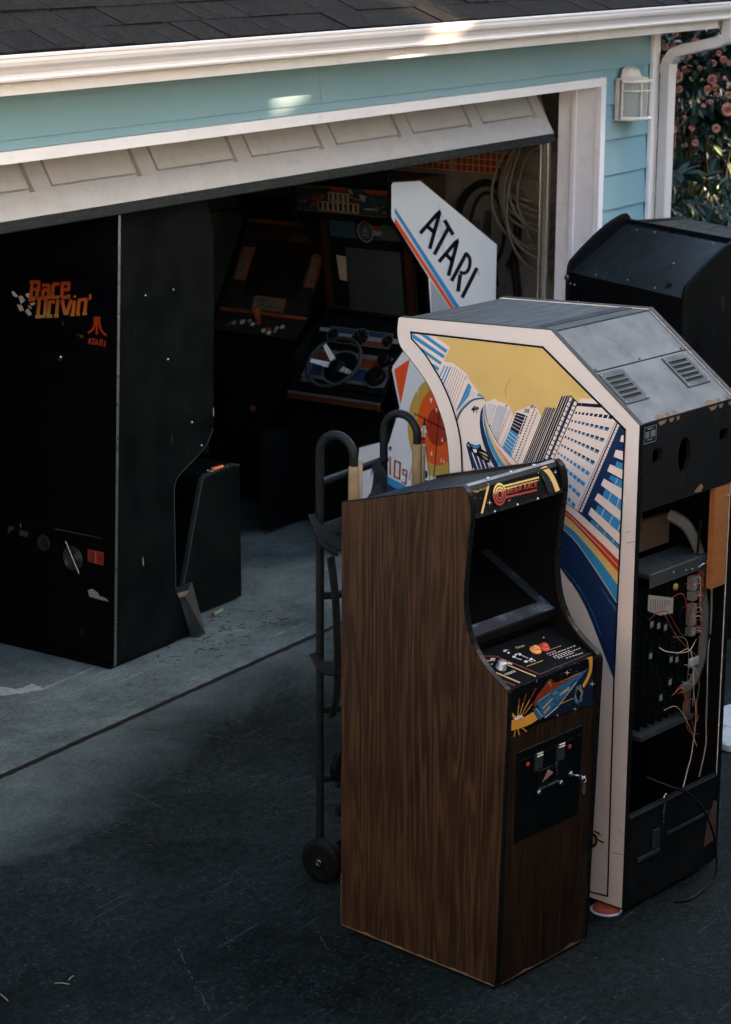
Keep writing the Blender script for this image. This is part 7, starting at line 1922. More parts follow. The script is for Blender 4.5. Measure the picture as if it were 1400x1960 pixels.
mb = MB(); mb.tube(smooth([(.46, .06, .64), (.471, .07, .613), (.499, .075, .523), (.484, .075, .399), (.456, .07, .351), (.417, .06, .298)], 4), .0022, 5); mb.build('wire', WM[1], TU)
mb = MB(); mb.tube([(.516, .041, .80), (.516, .041, .812)], .009, 8); mb.build('cable_tie', M_MOLD, TU)
mb = MB(); mb.add([(.449, .2, 1.185), (.611, .2, 1.137), (.632, .2, 1.066), (.443, .2, 1.125)], [(0, 1, 2, 3)]); mb.box(.30, W - .03, .22, .24, 1.09, 1.19); mb.v = mb.v[4:]; mb.f = [[i - 4 for i in f] for f in mb.f[1:]]; mb.mi = mb.mi[1:]; mb.sm = mb.sm[1:]; mb.build('cardboard_baffle', mat('brown_cardboard', (.16, .12, .085), .85, var=.15, scale=9), TU)
mb = MB(); mb.tube([(.425, .05, 1.10), (.437, .05, 1.205)], .004, 6); ball(mb, (.437, .05, 1.206), .006); mb.build('standoff', M_MOLD, TU)
mb = MB()
for k in range(7): mb.tube(smooth([(.08 + .02 * k, .12, 1.33), (.10 + .012 * k, .10, 1.27 - .01 * k), (.13 - .01 * k, .09, 1.22), (.06 + .02 * (k % 3), .1, 1.17)], 4), .002, 5)
mb.build('wiring_loom', WM[4], TU)
mb = MB(); mb.tube([(.05, .05, 1.20), (.09, .05, 1.29)], .006, 6); mb.build('loom_sleeve', WM[3], TU)
for x, z in ((.26, 1.093), (.33, 1.084), (.365, 1.08)): screw(TU, (x, .028, z - .012), (0, -1, 0), .004)
mb = MB(); mb.tube([(.395, .024, 1.068), (.41, .018, 1.078), (.425, .018, 1.075), (.44, .022, 1.082)], .003, 6); mb.build('cage_latch', M_CHROME, TU)
mb = MB(); mb.lathe([(.011, 0), (.011, .085)], (.42, .06, .56), (0, 0, 1), 12); mb.build('filter_capacitor', M_STEEL, TU)
mb = MB(); mb.lathe([(.004, 0), (.004, .045)], (.385, .05, .565), (0, 0, 1), 8); mb.lathe([(.009, -.012), (.009, 0)], (.385, .05, .565), (0, 0, 1), 8, 1); mb.build('trim_pot', [M_STEEL, M_PCB], TU)
mb = MB(); mb.box(.13, .43, .04, .18, .545, .56); mb.build('card_cage_floor', M_CAGE, TU)
R_ = random.Random(40)
for k in range(18):
    x0, z0 = R_.uniform(.15, .42), R_.uniform(.60, 1.04); x1, z1 = R_.uniform(.40, .50), z0 + R_.uniform(-.22, .02)
    mb = MB(); mb.tube(smooth([(x0, .05, z0), (x0 + .03, .035 - R_.uniform(0, .02), z0 + R_.uniform(-.02, .03)), ((x0 + x1) / 2, .03 + R_.uniform(-.02, .02), (z0 + z1) / 2 + R_.uniform(-.05, .03)), (x1, .06, z1)], 4), R_.uniform(.001, .0018), 5); mb.build('wire', WM[k % 5], TU)
# lower back door, dented
M_LOW = scuffed_black('black_lower_door', (.0055, .0065, .007), .45, .12)
mb = MB(); mb.box(.0195, W - .0195, -.002, .014, .02, .325); LD = mb.build('lower_back_door', M_LOW, TU, .002)
mb = MB(); mb.box(.0195, W - .0195, -.006, .018, .325, .333); mb.build('door_top_edge', M_BLKD, TU, .002)
mb = MB(); mb.box(.07, .19, -.012, -.002, .165, .18); mb.box(.15, .19, -.009, -.002, .185, .25); mb.build('inset_handle', M_BLKD, LD, .002)
mb = MB(); mb.box(.235, .48, -.010, -.002, .205, .218); mb.build('door_batten', M_BLKD, LD, .002)
mb = MB(); mb.add([(.46, -.0032, .09), (.53, -.0032, .10), (.53, -.0032, .23), (.51, -.0032, .245), (.475, -.0032, .18)], [(0, 1, 2, 3, 4)]); mb.build('bare_wood_patch', mat('bare_wood', (.085, .052, .032), .8, stretch=(1, 1, 12)), LD)
mb = MB(); mb.tube(smooth([(.195, -.012, .35), (.204, -.014, .362), (.212, -.012, .345), (.208, -.006, .30), (.208, -.006, .26)], 4), .003, 6); mb.build('door_latch', M_CHROME, LD)
for x, y in ((.05, .06), (.5, .06), (.05, .8), (.5, .8)): mb = MB(); mb.lathe([(.018, 0), (.018, .028)], (x, y, 0.002), (0, 0, 1), 10); mb.build('leveling_foot', M_RUB, TU)
# power cord hanging out of the back
mb = MB(); mb.tube(smooth([(.20, .06, .40), (.245, .0, .37), (.301, -.03, .341), (.368, -.05, .27), (.428, -.055, .174), (.447, -.06, .094), (.425, -.075, .026), (.33, -.088, .006), (.244, -.095, .005), (.197, -.066, .005)], 5), .0042, 7); mb.build('power_cord', M_MOLD, TU)
# furniture slider under the corner
SD = empty('furniture_slider', (5.937, 3.02, 0)); tag(SD, 'orange and white furniture slider disc under the white cabinet corner', 'slider')
mb = MB(); mb.lathe([(.050, 0), (.053, .004), (.051, .0065), (.04, .007)], (0, 0, .0005), (0, 0, 1), 28); mb.build('rim', ink('lgr'), SD); mb = MB(); mb.lathe([(.044, .0072), (.044, .016), (.03, .020)], (0, 0, 0), (0, 0, 1), 28); mb.build('pad', mat('orange_felt', (.34, .075, .03), .8), SD)
# ================================================================== driving cabinet inside the door
PO = empty('driving_arcade_cabinet', (9.1, 5.95, 0)); tag(PO, 'driving arcade cabinet with steering wheel and tall white lettered side', 'arcade cabinet')
PW = .60
out = [(.06, 1.812), (.312, 1.796), (1.07, 1.39), (1.07, .03), (-.16, .03), (-.235, .12), (-.235, .45), (-.222, .547), (-.05, .54), (.04, .515), (.139, .683), (.066, .885), (.075, .905), (.222, 1.0), (.40, 1.06), (.424, 1.117), (.396, 1.308), (.058, 1.634), (.05, 1.65), (.05, 1.80)]
for y0 in (0, PW - .02):
    mb = MB(); mb.prism(out, 1, y0, y0 + .02); mb.build('side_panel', M_WHC if y0 == 0 else M_BLKS, PO)
    n = len(out); mb = MB()
    for i in range(n):
        p, q = Vector(out[i]), Vector(out[(i + 1) % n]); d = (q - p).normalized(); nn = Vector((-d.y, d.x)) * .003
        mb.add([(p.x, y0 - .0008, p.y), (q.x, y0 - .0008, q.y), (q.x + nn.x, y0 - .0008, q.y + nn.y), (p.x + nn.x, y0 - .0008, p.y + nn.y), (p.x, y0 + .021, p.y), (q.x, y0 + .021, q.y), (q.x + nn.x, y0 + .021, q.y + nn.y), (p.x + nn.x, y0 + .021, p.y + nn.y)], [(0, 1, 2, 3), (4, 7, 6, 5), (3, 2, 6, 7), (0, 4, 5, 1)])
    mb.build('edge_moulding', M_MOLD, PO)
artwork('side_artwork', 'POLE', PO, .001)
def pb(pts, name, m, th=.012, y0=.021, y1=PW - .021, bevel=0, parent=PO):
    a, b = Vector(pts[0]), Vector(pts[1]); d = (b - a).normalized(); nn = Vector((-d.y, d.x)) * th
    mb = MB(); vs = []
    for y in (y0, y1): vs += [(p.x, y, p.y) for p in (a, b, b + nn, a + nn)]
    mb.add(vs, [(0, 1, 2, 3), (7, 6, 5, 4), (0, 4, 5, 1), (1, 5, 6, 2), (2, 6, 7, 3), (3, 7, 4, 0)]); return mb.build(name, m, parent, bevel)
pb(((.06, 1.80), (1.06, 1.40)), 'top_panel', M_BLKS, th=-.01); pb(((1.06, .04), (1.06, 1.39)), 'back_panel', M_BLKS, th=.01)
mqo = pb(((.0765, 1.625), (.0765, 1.79)), 'marquee', M_BLKS, th=-.01); artwork('marquee_artwork', 'PMQ', mqo, .002)
pb(((.09, 1.622), (.262, 1.592)), 'speaker_board', M_BLKS, th=-.01)
# bezel plane under the marquee (slopes back as it goes down)
B0, B1 = Vector((.262, 1.59)), Vector((.335, 1.085)); bz = pb((tuple(B1), tuple(B0)), 'bezel', M_BLKS, th=-.01)
be = (B1 - B0); bl_ = be.length; be.normalize(); bn = Vector((be.y, -be.x)); bn = -bn if bn.x > 0 else bn
def BZ(y, s_, h=0): q = B0 + be * s_ + bn * h; return (q.x, y, q.y)
def bquad(y0, y1, s0, s1, h, name, m, parent=PO): 
    mb = MB(); mb.add([BZ(y0, s0, h), BZ(y1, s0, h), BZ(y1, s1, h), BZ(y0, s1, h)], [(0, 1, 2, 3)]); return mb.build(name, m, parent)
def checker(name, y0, y1, s0, s1, ny, ns):
    mb = MB(); 
    for i in range(ny):
        for j in range(ns):
            a, b = y0 + (y1 - y0) * i / ny, y0 + (y1 - y0) * (i + 1) / ny; c, d = s0 + (s1 - s0) * j / ns, s0 + (s1 - s0) * (j + 1) / ns
            mb.add([BZ(a, c, .002), BZ(b, c, .002), BZ(b, d, .002), BZ(a, d, .002)], [(0, 1, 2, 3)], (i + j) % 2)
    return mb.build(name, [ink('blk'), mat('dull_red_ink', (.055, .014, .008), .5)], bz)
checker('checker_border', PW - .075, PW - .03, .02, bl_ - .02, 4, 44); checker('checker_border', .03, .075, .02, bl_ - .02, 4, 44); checker('checker_border', .08, PW - .08, bl_ - .04, bl_ - .02, 40, 2)
M_DIMB = mat('dim_blue_print', (.018, .045, .075), .45); bquad(PW - .245, PW - .085, .02, .105, .0022, 'blue_score_panel', M_DIMB, bz)
for k, c in enumerate(('vrd', 'vwh', 'vbl')): bquad(.20, PW - .255, .03 + k * .025, .055 + k * .025, .0021, 'bezel_stripe', ink(c), bz)
bquad(.09, .20, .02, .10, .0022, 'bezel_card', ink('vgr'), bz)
mb = MB(); c0 = (PW - .305, .065)
for k, (r_, mi) in enumerate(((.052, 0), (.046, 1), (.042, 2))): mb.add([BZ(c0[0] + r_ * .9 * math.cos(t), c0[1] + r_ * 1.05 * math.sin(t), .003 + k * .0005) for t in [i * .2244 for i in range(28)]], [tuple(range(28))], mi)
def bstroke(pts, w_, h, mi):
    for a, b in zip(pts[:-1], pts[1:]):
        a, b = Vector(a), Vector(b); d = (b - a).normalized(); n_ = Vector((-d.y, d.x)) * w_ / 2; mb.add([BZ(*(a + n_), h), BZ(*(b + n_), h), BZ(*(b - n_), h), BZ(*(a - n_), h)], [(0, 1, 2, 3)], mi)
for pts in ([(0, -.022), (0, .006)], [(.005, -.022), (.006, -.006), (.014, .004)], [(-.005, -.022), (-.006, -.006), (-.014, .004)]): bstroke([(c0[0] + x, c0[1] + y) for x, y in pts], .004, .0052, 0)
for k in range(5): bstroke([(c0[0] + .014 - k * .007, c0[1] + .012), (c0[0] + .014 - k * .007, c0[1] + .022)], .003, .0052, 0)
mb.build('emblem', [ink('vcr'), ink('blk'), M_DIMB], bz)
bquad(.08, PW - .08, .125, bl_ - .045, .0025, 'screen_surround', M_BLKS, bz)
mb = MB(); ns, ny = 6, 6; vs = []
for i in range(ns + 1):
    for j in range(ny + 1): u_, v_ = i / ns * 2 - 1, j / ny * 2 - 1; vs.append(BZ(.26 + v_ * .165, .32 + u_ * .165, .004 + .014 * (1 - u_ * u_) * (1 - v_ * v_) ** .5))
mb.add(vs, [(i * (ny + 1) + j, i * (ny + 1) + j + 1, (i + 1) * (ny + 1) + j + 1, (i + 1) * (ny + 1) + j) for i in range(ns) for j in range(ny)], 0, True); mb.build('screen', mat('grey_tube_glass', (.030, .034, .034), .16), PO)
mb = MB(); mb.add([BZ(.425, .205, .006), BZ(.485, .20, .006), BZ(.475, .33, .006), BZ(.43, .335, .006)], [(0, 1, 2, 3)]); mb.build('paper_note', mat('dim_paper', (.26, .22, .16), .8), PO)
# dash and control panel
pb(((.345, 1.075), (.25, 1.02)), 'shelf', M_BLKS, th=.01); dash = pb(((.25, 1.02), (.205, .955)), 'dash', M_BLKS, th=.01)
D0, D1 = Vector((.255, 1.03)), Vector((.195, .94)); de = (D1 - D0); dl = de.length; de.normalize(); dn = Vector((de.y, -de.x)); dn = -dn if dn.x > 0 else dn
DC = dict(g=M_STEEL)
def onface(A, e2, n2): return lambda y, s_, h=0: ((A + e2 * s_ + n2 * h).x, y, (A + e2 * s_ + n2 * h).y)
DQ = onface(D0, de, dn)
def fq(Q, y0, y1, s0, s1, h, name, m, parent): mb = MB(); mb.add([Q(y0, s0, h), Q(y1, s0, h), Q(y1, s1, h), Q(y0, s1, h)], [(0, 1, 2, 3)]); return mb.build(name, m, parent)
def fdisc(Q, y, s_, r_, h, name, m, parent, ry=1): mb = MB(); mb.add([Q(y + r_ * math.cos(t), s_ + ry * r_ * math.sin(t), h) for t in [i * .2618 for i in range(24)]], [tuple(range(24))]); return mb.build(name, m, parent)
M_SIL = mat('silver_print', (.10, .105, .105), .4, .2); M_DR = mat('brick_red_print', (.11, .024, .014), .45); M_DB = mat('navy_print', (.012, .028, .06), .45); M_DW = mat('grey_white_print', (.16, .165, .165), .45)
fq(DQ, .10, .485, .008, .095, .014, 'dash_outline', M_SIL, dash); fq(DQ, .105, .48, .012, .040, .0146, 'dash_stripe', M_DB, dash); fq(DQ, .105, .48, .040, .063, .0146, 'dash_stripe', M_DW, dash); fq(DQ, .105, .34, .063, .091, .0146, 'dash_stripe', M_DR, dash); fq(DQ, .34, .48, .063, .091, .0146, 'dash_stripe', M_BLKS, dash)
fq(DQ, .05, .10, .035, .06, .0142, 'dash_tab', M_DW, dash); fq(DQ, .485, .545, .02, .042, .0142, 'dash_tab', M_DW, dash)
for y, r_ in ((.29, .052), (.125, .036), (.455, .036)):
    fdisc(DQ, y, .052, r_, .0152, 'gauge_rim', M_SIL, dash); gd = fdisc(DQ, y, .052, r_ * .9, .0158, 'gauge', M_BLKS, dash)
    mb = MB()
    for i in range(9):
        t = 2.4 + i * .6; mb.add([DQ(y + r_ * k * math.cos(t + o_), .052 + r_ * k * math.sin(t + o_), .0163) for k, o_ in ((.62, -.05), (.8, -.05), (.8, .05), (.62, .05))], [(0, 1, 2, 3)])
    mb.add([DQ(y - .5 * r_, .052 + .45 * r_, .0164), DQ(y + .5 * r_, .052 - .5 * r_, .0164), DQ(y + .45 * r_, .052 - .55 * r_, .0164)], [(0, 1, 2)]); mb.build('gauge_marks', M_SIL, gd)
C0, C1 = Vector((.20, .945)), Vector((.02, .765)); cpx = pb((tuple(C0), tuple(C1)), 'control_panel', M_BLKS, th=.012); ce = (C1 - C0); cl_ = ce.length; ce.normalize(); cn2 = Vector((ce.y, -ce.x)); cn2 = -cn2 if cn2.x > 0 else cn2
CQ = onface(C0, ce, cn2)
fq(CQ, .035, .54, .035, .215, .0008, 'panel_print', M_SIL, cpx); fq(CQ, .12, .50, .06, .115, .0014, 'panel_stripe', M_DR, cpx); fq(CQ, .15, .50, .125, .195, .0014, 'panel_stripe', M_DB, cpx)
for y, s_, r_ in ((.10, .165, .06), (.335, .13, .105)): fdisc(CQ, y, s_, r_, .002, 'panel_ring', M_SIL, cpx)
fdisc(CQ, .335, .13, .095, .0026, 'panel_disc', M_BLKS, cpx)
for y, s_, r_, h in ((.10, .165, .05, .03), (.095, .065, .032, .03)): 
    mb = MB(); mb.lathe([(r_, 0), (r_, h), (r_ * .8, h * 1.15)], CQ(y, s_, .003), (cn2.x, 0, cn2.y), 20); mb.build('shifter_boot', M_BLKS, PO)
fq(CQ, .455, .53, .220, .240, .0012, 'maker_plate', M_SIL, cpx)
pb(((.02, .755), (-.005, .72)), 'panel_lip', M_BLKS, th=.01); pb(((-.006, .718), (-.004, .69)), 'orange_lip', mat('dim_orange_lip', (.06, .02, .011), .5), th=-.01); pb(((-.0065, .728), (-.0065, .719)), 'silver_lip', M_SIL, th=-.008)
pb(((.02, .69), (.12, .60)), 'under_panel', M_BLKS, th=-.01); pb(((.12, .60), (.12, .04)), 'front_panel', M_BLKS, th=-.01)
# steering wheel
SW = Vector(CQ(.325, .155, .085)); ax = Vector((cn2.x, 0, cn2.y)).normalized(); u_ = Vector((0, 1, 0)); v_ = ax.cross(u_)
ST = empty('steering_wheel', tuple(SW)); ST.parent = PO
mb = MB(); mb.tube([u_ * .148 * math.cos(t) + v_ * .148 * math.sin(t) for t in [i * .157 for i in range(40)]], .0095, 10, closed=True); mb.build('rim', M_BLKD, ST)
mb = MB(); mb.lathe([(.046, -.06), (.046, -.035), (.038, -.022), (.018, -.016)], (0, 0, 0), tuple(ax), 24); mb.lathe([(.03, -.1), (.03, -.05)], (0, 0, 0), tuple(ax), 16); mb.build('hub', M_BLKS, ST)
SPK = mat('brushed_spoke', (.72, .78, .82), .3, .35, var=.05)
for a in (-.05, .75, 3.5):
    d = (u_ * math.cos(a) + v_ * -math.sin(a)); s_ = ax.cross(d); mb = MB(); p, q = d * .04 - ax * .03, d * .141
    mb.add([p + s_ * .016, q + s_ * .010, q - s_ * .010, p - s_ * .016, p + s_ * .016 - ax * .004, q + s_ * .010 - ax * .004, q - s_ * .010 - ax * .004, p - s_ * .016 - ax * .004], [(0, 1, 2, 3), (7, 6, 5, 4), (0, 4, 5, 1), (2, 6, 7, 3)]); mb.build('spoke', SPK, ST)
# ================================================================== dark cabinet with orange trim behind it
SG = empty('orange_trim_arcade_cabinet', (9.4, 6.66, 0)); tag(SG, 'dark arcade cabinet with orange trim and instruction cards deep in the garage', 'arcade cabinet')
SWD = .62
sp_ = [(.0, .03), (.0, .90), (-.02, .93), (.06, 1.0), (.36, 1.52), (.20, 1.62), (.20, 1.82), (.8, 1.82), (.8, .03)]
for y0 in (0, SWD - .02):
    mb = MB(); mb.prism(sp_, 1, y0, y0 + .02); mb.build('side_panel', M_BLKS, SG)
def sb(pts, name, m, th=.012, parent=SG): return pb(pts, name, m, th, .021, SWD - .021, 0, parent)
m = N('dark_cobble_print'); v = m.coord(); vo = m.n('ShaderNodeTexVoronoi', feature='DISTANCE_TO_EDGE'); vo.inputs['Scale'].default_value = 48; m.l(v, vo.inputs['Vector']); vc = m.n('ShaderNodeTexVoronoi'); vc.inputs['Scale'].default_value = 48; m.l(v, vc.inputs['Vector'])
sep = m.n('ShaderNodeSeparateColor'); m.l(vc.outputs['Color'], sep.inputs[0]); m.col(m.mix(m.ramp(vo.outputs['Distance'], [(.04, 0.), (.16, 1.)]), (.006, .006, .006), m.mix(sep.outputs[0], (.008, .0075, .007), (.045, .040, .033)))); m.rough(.5); M_COB = m.m
sb(((.10, 1.0), (.37, 1.47)), 'bezel', M_COB); sb(((.0, .915), (.095, .995)), 'control_panel', M_COB); sb(((.012, .04), (.012, .90)), 'front_panel', M_BLKS); sb(((.21, 1.63), (.21, 1.81)), 'marquee', mat('dim_brown_marquee', (.05, .025, .012), .5)); sb(((.21, 1.815), (.79, 1.815)), 'top_panel', M_BLKS)
text('marquee_lettering', 'TAC SCAN'[-3:] if False else 'NAL', .14, (.196, .235, 1.66), (0, -1, 0), (0, 0, 1), mat('dim_orange_letter', (.14, .06, .022), .5), SG, .003)
S0, S1 = Vector((.37, 1.47)), Vector((.10, 1.0)); se = (S1 - S0); sl_n = se.length; se.normalize(); sn = Vector((se.y, -se.x)); sn = -sn if sn.x > 0 else sn
SQ = onface(S0, se, sn)
mb = MB(); mb.add([SQ(.13, .12, .016), SQ(.49, .12, .016), SQ(.49, .44, .016), SQ(.13, .44, .016)], [(0, 1, 2, 3)]); mb.build('screen', mat('brown_dark_glass', (.012, .011, .010), .14), SG)
def bar(y0, y1, s0, s1, name='orange_trim', m=M_ORP, h=.02):
    mb = MB(); mb.add([SQ(y, s_, hh) for hh in (.012, h) for s_ in (s0, s1) for y in (y0, y1)], [(0, 2, 3, 1), (4, 5, 7, 6), (0, 1, 5, 4), (2, 6, 7, 3), (0, 4, 6, 2), (1, 3, 7, 5)]); return mb.build(name, m, SG, .001)
bar(.03, .60, .008, .022); bar(.03, .60, sl_n - .02, sl_n - .002)
def card(y0, y1, s0, s1, lines):
    c = bar(y0, y1, s0, s1, 'card_frame', M_ORP, .021); fq(SQ, y0 + .01, y1 - .01, s0 + .01, s1 - .01, .0216, 'instruction_card', mat('dim_card', (.13, .11, .085), .7), c); mb = MB(); R2 = random.Random(int(y0 * 1000))
    nr = max(3, int((s1 - s0) / .018))
    for i in range(nr):
        s_ = s0 + .018 + (s1 - s0 - .03) * i / nr; y = y1 - .016
        while y > y0 + .02:
            w_ = R2.uniform(.006, .016)
            if R2.random() < .6: mb.add([SQ(y, s_, .0222), SQ(y - w_, s_, .0222), SQ(y - w_, s_ + .006, .0222), SQ(y, s_ + .006, .0222)], [(0, 1, 2, 3)])
            y -= w_ + .006
    mb.build('card_print', ink('blk'), c)
card(.50, .575, .17, .36, 8); card(.045, .115, .17, .36, 8); card(.20, .40, .435, .515, 5)
mb = MB(); text('maker_logo', 'SEGA', .05, SQ(.30, .105, .013), (0, -1, 0), (-se.x, 0, -se.y), mat('logo_grey', (.13, .12, .10), .4), SG, .002)
R_ = random.Random(5); cpn_ = Vector((-.64, .0, .77))
for (y, x, c, r_) in ((.42, .05, (.45, .45, .43), .017), (.38, .06, (.3, .3, .28), .014), (.47, .04, (.30, .24, .09), .016), (.50, .03, (.03, .07, .12), .015), (.35, .045, (.4, .4, .38), .014), (.16, .05, (.35, .35, .33), .014), (.19, .04, (.34, .25, .09), .014), (.23, .03, (.22, .05, .03), .014), (.19, .025, (.05, .15, .2), .014), (.26, .02, (.42, .42, .40), .014), (.22, .012, (.42, .42, .40), .014)):
    mb = MB(); mb.lathe([(r_, 0), (r_, .006), (r_ * .8, .009)], (x, y, .915 + x * .842 + .008), (-.64, 0, .77), 12); mb.build('button', mat('button_%d' % int(y * 1000 + x * 100), c, .4), SG)
mb = MB(); mb.lathe([(.011, 0), (.014, .03), (.022, .07), (.024, .09), (.016, .10)], (.05, .315, .965), (-.3, 0, .95), 14); mb.build('joystick', mat('orange_grip', (.22, .045, .018), .4), SG)
mb = MB(); mb.lathe([(.016, 0), (.016, .008)], (.0, .32, .52), (-1, 0, 0), 12); mb.build('coin_light', mat('orange_lens', (.30, .09, .03), .3), SG)
# ================================================================== tall black cabinet turned backwards in the doorway
RC = empty('tall_black_arcade_cabinet', (6.872, 5.84, 0)); tag(RC, 'tall black arcade cabinet turned backwards in the doorway with orange racing logo', 'arcade cabinet')
RW = .70
def lean(z): return .0535 * z
rp_ = [(lean(.012), .012), (lean(2.02), 2.02), (.60, 2.06), (.67, 1.91), (.722, 1.77), (.704, .93)] + smooth([(.698, .905), (.672, .868), (.628, .828), (.54, .785), (.458, .748), (.428, .715), (.420, .684)], 3) + [(.418, .241), (.503, .10), (.503, .012)]
for y0 in (0, RW - .02):
    mb = MB(); mb.prism(rp_, 1, y0, y0 + .02); mb.build('side_panel', M_BLK, RC)
    mb = MB(); q = rp_[6:-2]
    for i in range(len(q) - 1):
        a, b = Vector(q[i]), Vector(q[i + 1]); d = (b - a).normalized(); nn = Vector((d.y, -d.x)) * -.003; mb.add([(a.x, y0 - .0006, a.y), (b.x, y0 - .0006, b.y), (b.x + nn.x, y0 - .0006, b.y + nn.y), (a.x + nn.x, y0 - .0006, a.y + nn.y)], [(0, 1, 2, 3)]); mb.add([(a.x + nn.x, y0 - .0006, a.y + nn.y), (b.x + nn.x, y0 - .0006, b.y + nn.y), (b.x + nn.x, y0 + .02, b.y + nn.y), (a.x + nn.x, y0 + .02, a.y + nn.y)], [(0, 1, 2, 3)])
    mb.build('edge_trim', M_ALU, RC)
def rb(z0, z1, name, m, d=.004, th=.01, y0=.021, y1=RW - .021):
    mb = MB(); mb.add([(lean(z) + o_, y, z) for o_ in (d, d + th) for z in (z0, z1) for y in (y0, y1)], [(0, 1, 3, 2), (4, 6, 7, 5), (0, 4, 5, 1), (2, 3, 7, 6), (0, 2, 6, 4), (1, 5, 7, 3)]); return mb.build(name, m, RC, .0015)
M_RB = scuffed_black('black_back_board', (.003, .0032, .0034), .45, .02)
rm = rb(1.322, 2.01, 'rear_marquee_panel', M_RB, .0022); rb(.552, 1.318, 'rear_door', M_RB); rb(.02, .545, 'rear_lower_panel', M_RB)
artwork('rear_artwork', 'RACE', rm, .0006, only={'rnv', 'ochd'})
artwork('racing_logo', 'RACE', rm, .0006, only={'grad', 'blk'}); artwork('maker_emblem', 'RACE', rm, .0006, only={'ro'}); artwork('checkered_flag', 'RACE', rm, .0006, only={'wht'}); artwork('faint_lettering', 'RACE', rm, .0006, only={'rod'})
artwork('warning_label', 'RACE', RC, .0006, only={'redl'}); artwork('torn_label', 'RACE', RC, .0006, only={'wht2'}); artwork('faded_label', 'RACE', RC, .0006, only={'wht3'})
mb = MB(); mb.prism([(-.005, 0), (.003, -.006), (.010, -.001), (.004, .006)], 2, .012, 2.01); 
for i, v_ in enumerate(mb.v): mb.v[i] = (v_[0] + lean(v_[2]), v_[1], v_[2])
mb.build('corner_moulding', M_ALU, RC)
mb = MB(); mb.prism([(-.003, RW), (.004, RW - .003), (.006, RW + .003), (0, RW + .004)], 2, .012, 2.01)
for i, v_ in enumerate(mb.v): mb.v[i] = (v_[0] + lean(v_[2]), v_[1], v_[2])
mb.build('corner_moulding', M_ALU, RC)
mb = MB(); mb.box(-.02, .40, .005, RW - .005, .003, .012); mb.build('base_board', M_RB, RC)
for z in (1.9,): pass
mb = MB(); mb.box(.12, .66, .021, RW - .021, 2.005, 2.02); mb.build('top_panel', M_BLK, RC)
mb = MB(); mb.lathe([(.013, -.002), (.013, .006), (.009, .008)], (lean(1.30) + .003, .315, 1.285), (-1, 0, .05), 14); mb.build('lock', M_CHROME, RC)
# fan guard
FGy, FGz = .234, .441; FG = empty('fan_guard', (lean(FGz) - .002, FGy, FGz)); FG.parent = RC
for r_ in (.012, .02, .028, .036, .044, .052): mb = MB(); mb.tube([(0, r_ * math.cos(t), r_ * math.sin(t)) for t in [i * .2618 for i in range(24)]], .0009, 4, closed=True); mb.build('guard_ring', M_STEEL, FG)
mb = MB(); mb.tube([(-.002, .035, .07), (-.002, -.035, -.062)], .0018, 5); mb.build('guard_bar', M_CHROME, FG)
mb = MB(); mb.lathe([(.05, 0), (.05, .002)], (.004, 0, 0), (-1, 0, 0), 20); mb.build('fan_opening', M_RUB, FG)
mb = MB(); mb.lathe([(.036, 0), (.036, .004), (.028, .004), (.02, .001)], (lean(.47) + .002, .40, .48), (-1, 0, 0), 18); mb.build('vent_cap', M_RUB, RC)
for y, z in ((.03, 1.22), (.03, .95), (.665, 1.27), (.665, 1.0), (.66, 1.37), (.40, 1.30), (.395, 1.275)): screw(RC, (lean(z) + .003, y, z), (-1, 0, 0), .006, M_RB)
for x, z in ((.186, 1.55), (.37, 1.55), (.325, 1.26), (.48, .96), (.545, .845)): screw(RC, (x + .07, -.0005, z), (0, -1, 0), .0055, M_CHROME)
mb = MB()
mb.add([(.20, -.0007, .40), (.206, -.0007, .41), (.204, -.0007, .445), (.199, -.0007, .435)], [(0, 1, 2, 3)]); mb.add([(.699, -.0007, 1.0), (.706, -.0007, .99), (.706, -.0007, .955), (.70, -.0007, .965)], [(0, 1, 2, 3)]); mb.build('chip_mark', mat('pale_chip', (.30, .22, .13), .9), RC)
# pedal box in front of it
pbx = [(.62, .012), (.81, .60), (.82, .625), (.845, .642), (1.06, .652), (1.10, .64), (1.105, .012)]
mb = MB(); mb.prism(pbx, 1, .16, .66); mb.build('pedestal', M_BLK, RC)
mb = MB()
for a, b in zip(pbx[0:5], pbx[1:6]):
    a, b = Vector(a), Vector(b); d = (b - a).normalized(); nn = Vector((-d.y, d.x)) * .008; mb.add([(a.x, .1592, a.y), (b.x, .1592, b.y), (b.x - nn.x, .1592, b.y - nn.y), (a.x - nn.x, .1592, a.y - nn.y)], [(3, 2, 1, 0)]); mb.add([(a.x + nn.x * .1, .1590, a.y + nn.y * .1), (b.x + nn.x * .1, .1590, b.y + nn.y * .1), (b.x + nn.x * .1, .18, b.y + nn.y * .1), (a.x + nn.x * .1, .18, a.y + nn.y * .1)], [(0, 1, 2, 3)])
mb.build('edge_trim', mat('grey_edge_strip', (.055, .06, .06), .4, .3), RC)
mb = MB(); mb.add([(.50, -.02, .012), (.56, -.05, .012), (.66, .10, .012), (.52, .12, .012), (.44, -.002, .20), (.47, -.01, .20), (.66, .10, .20), (.46, .12, .20)], [(0, 1, 5, 4), (1, 2, 6, 5), (2, 3, 7, 6), (3, 0, 4, 7), (4, 5, 6, 7)]); mb.build('foot_plate', M_BLKD, RC)
mb = MB(); mb.add([(.44, .0, .2012), (.475, -.008, .2012), (.55, .03, .2012), (.47, .05, .2012)], [(0, 1, 2, 3)]); mb.build('bare_corner', mat('bare_tan', (.20, .13, .085), .9), RC)
KC = empty('keychain', (7.76, 5.995, .655)); tag(KC, 'orange key tag lying on the black pedestal edge', 'keychain')
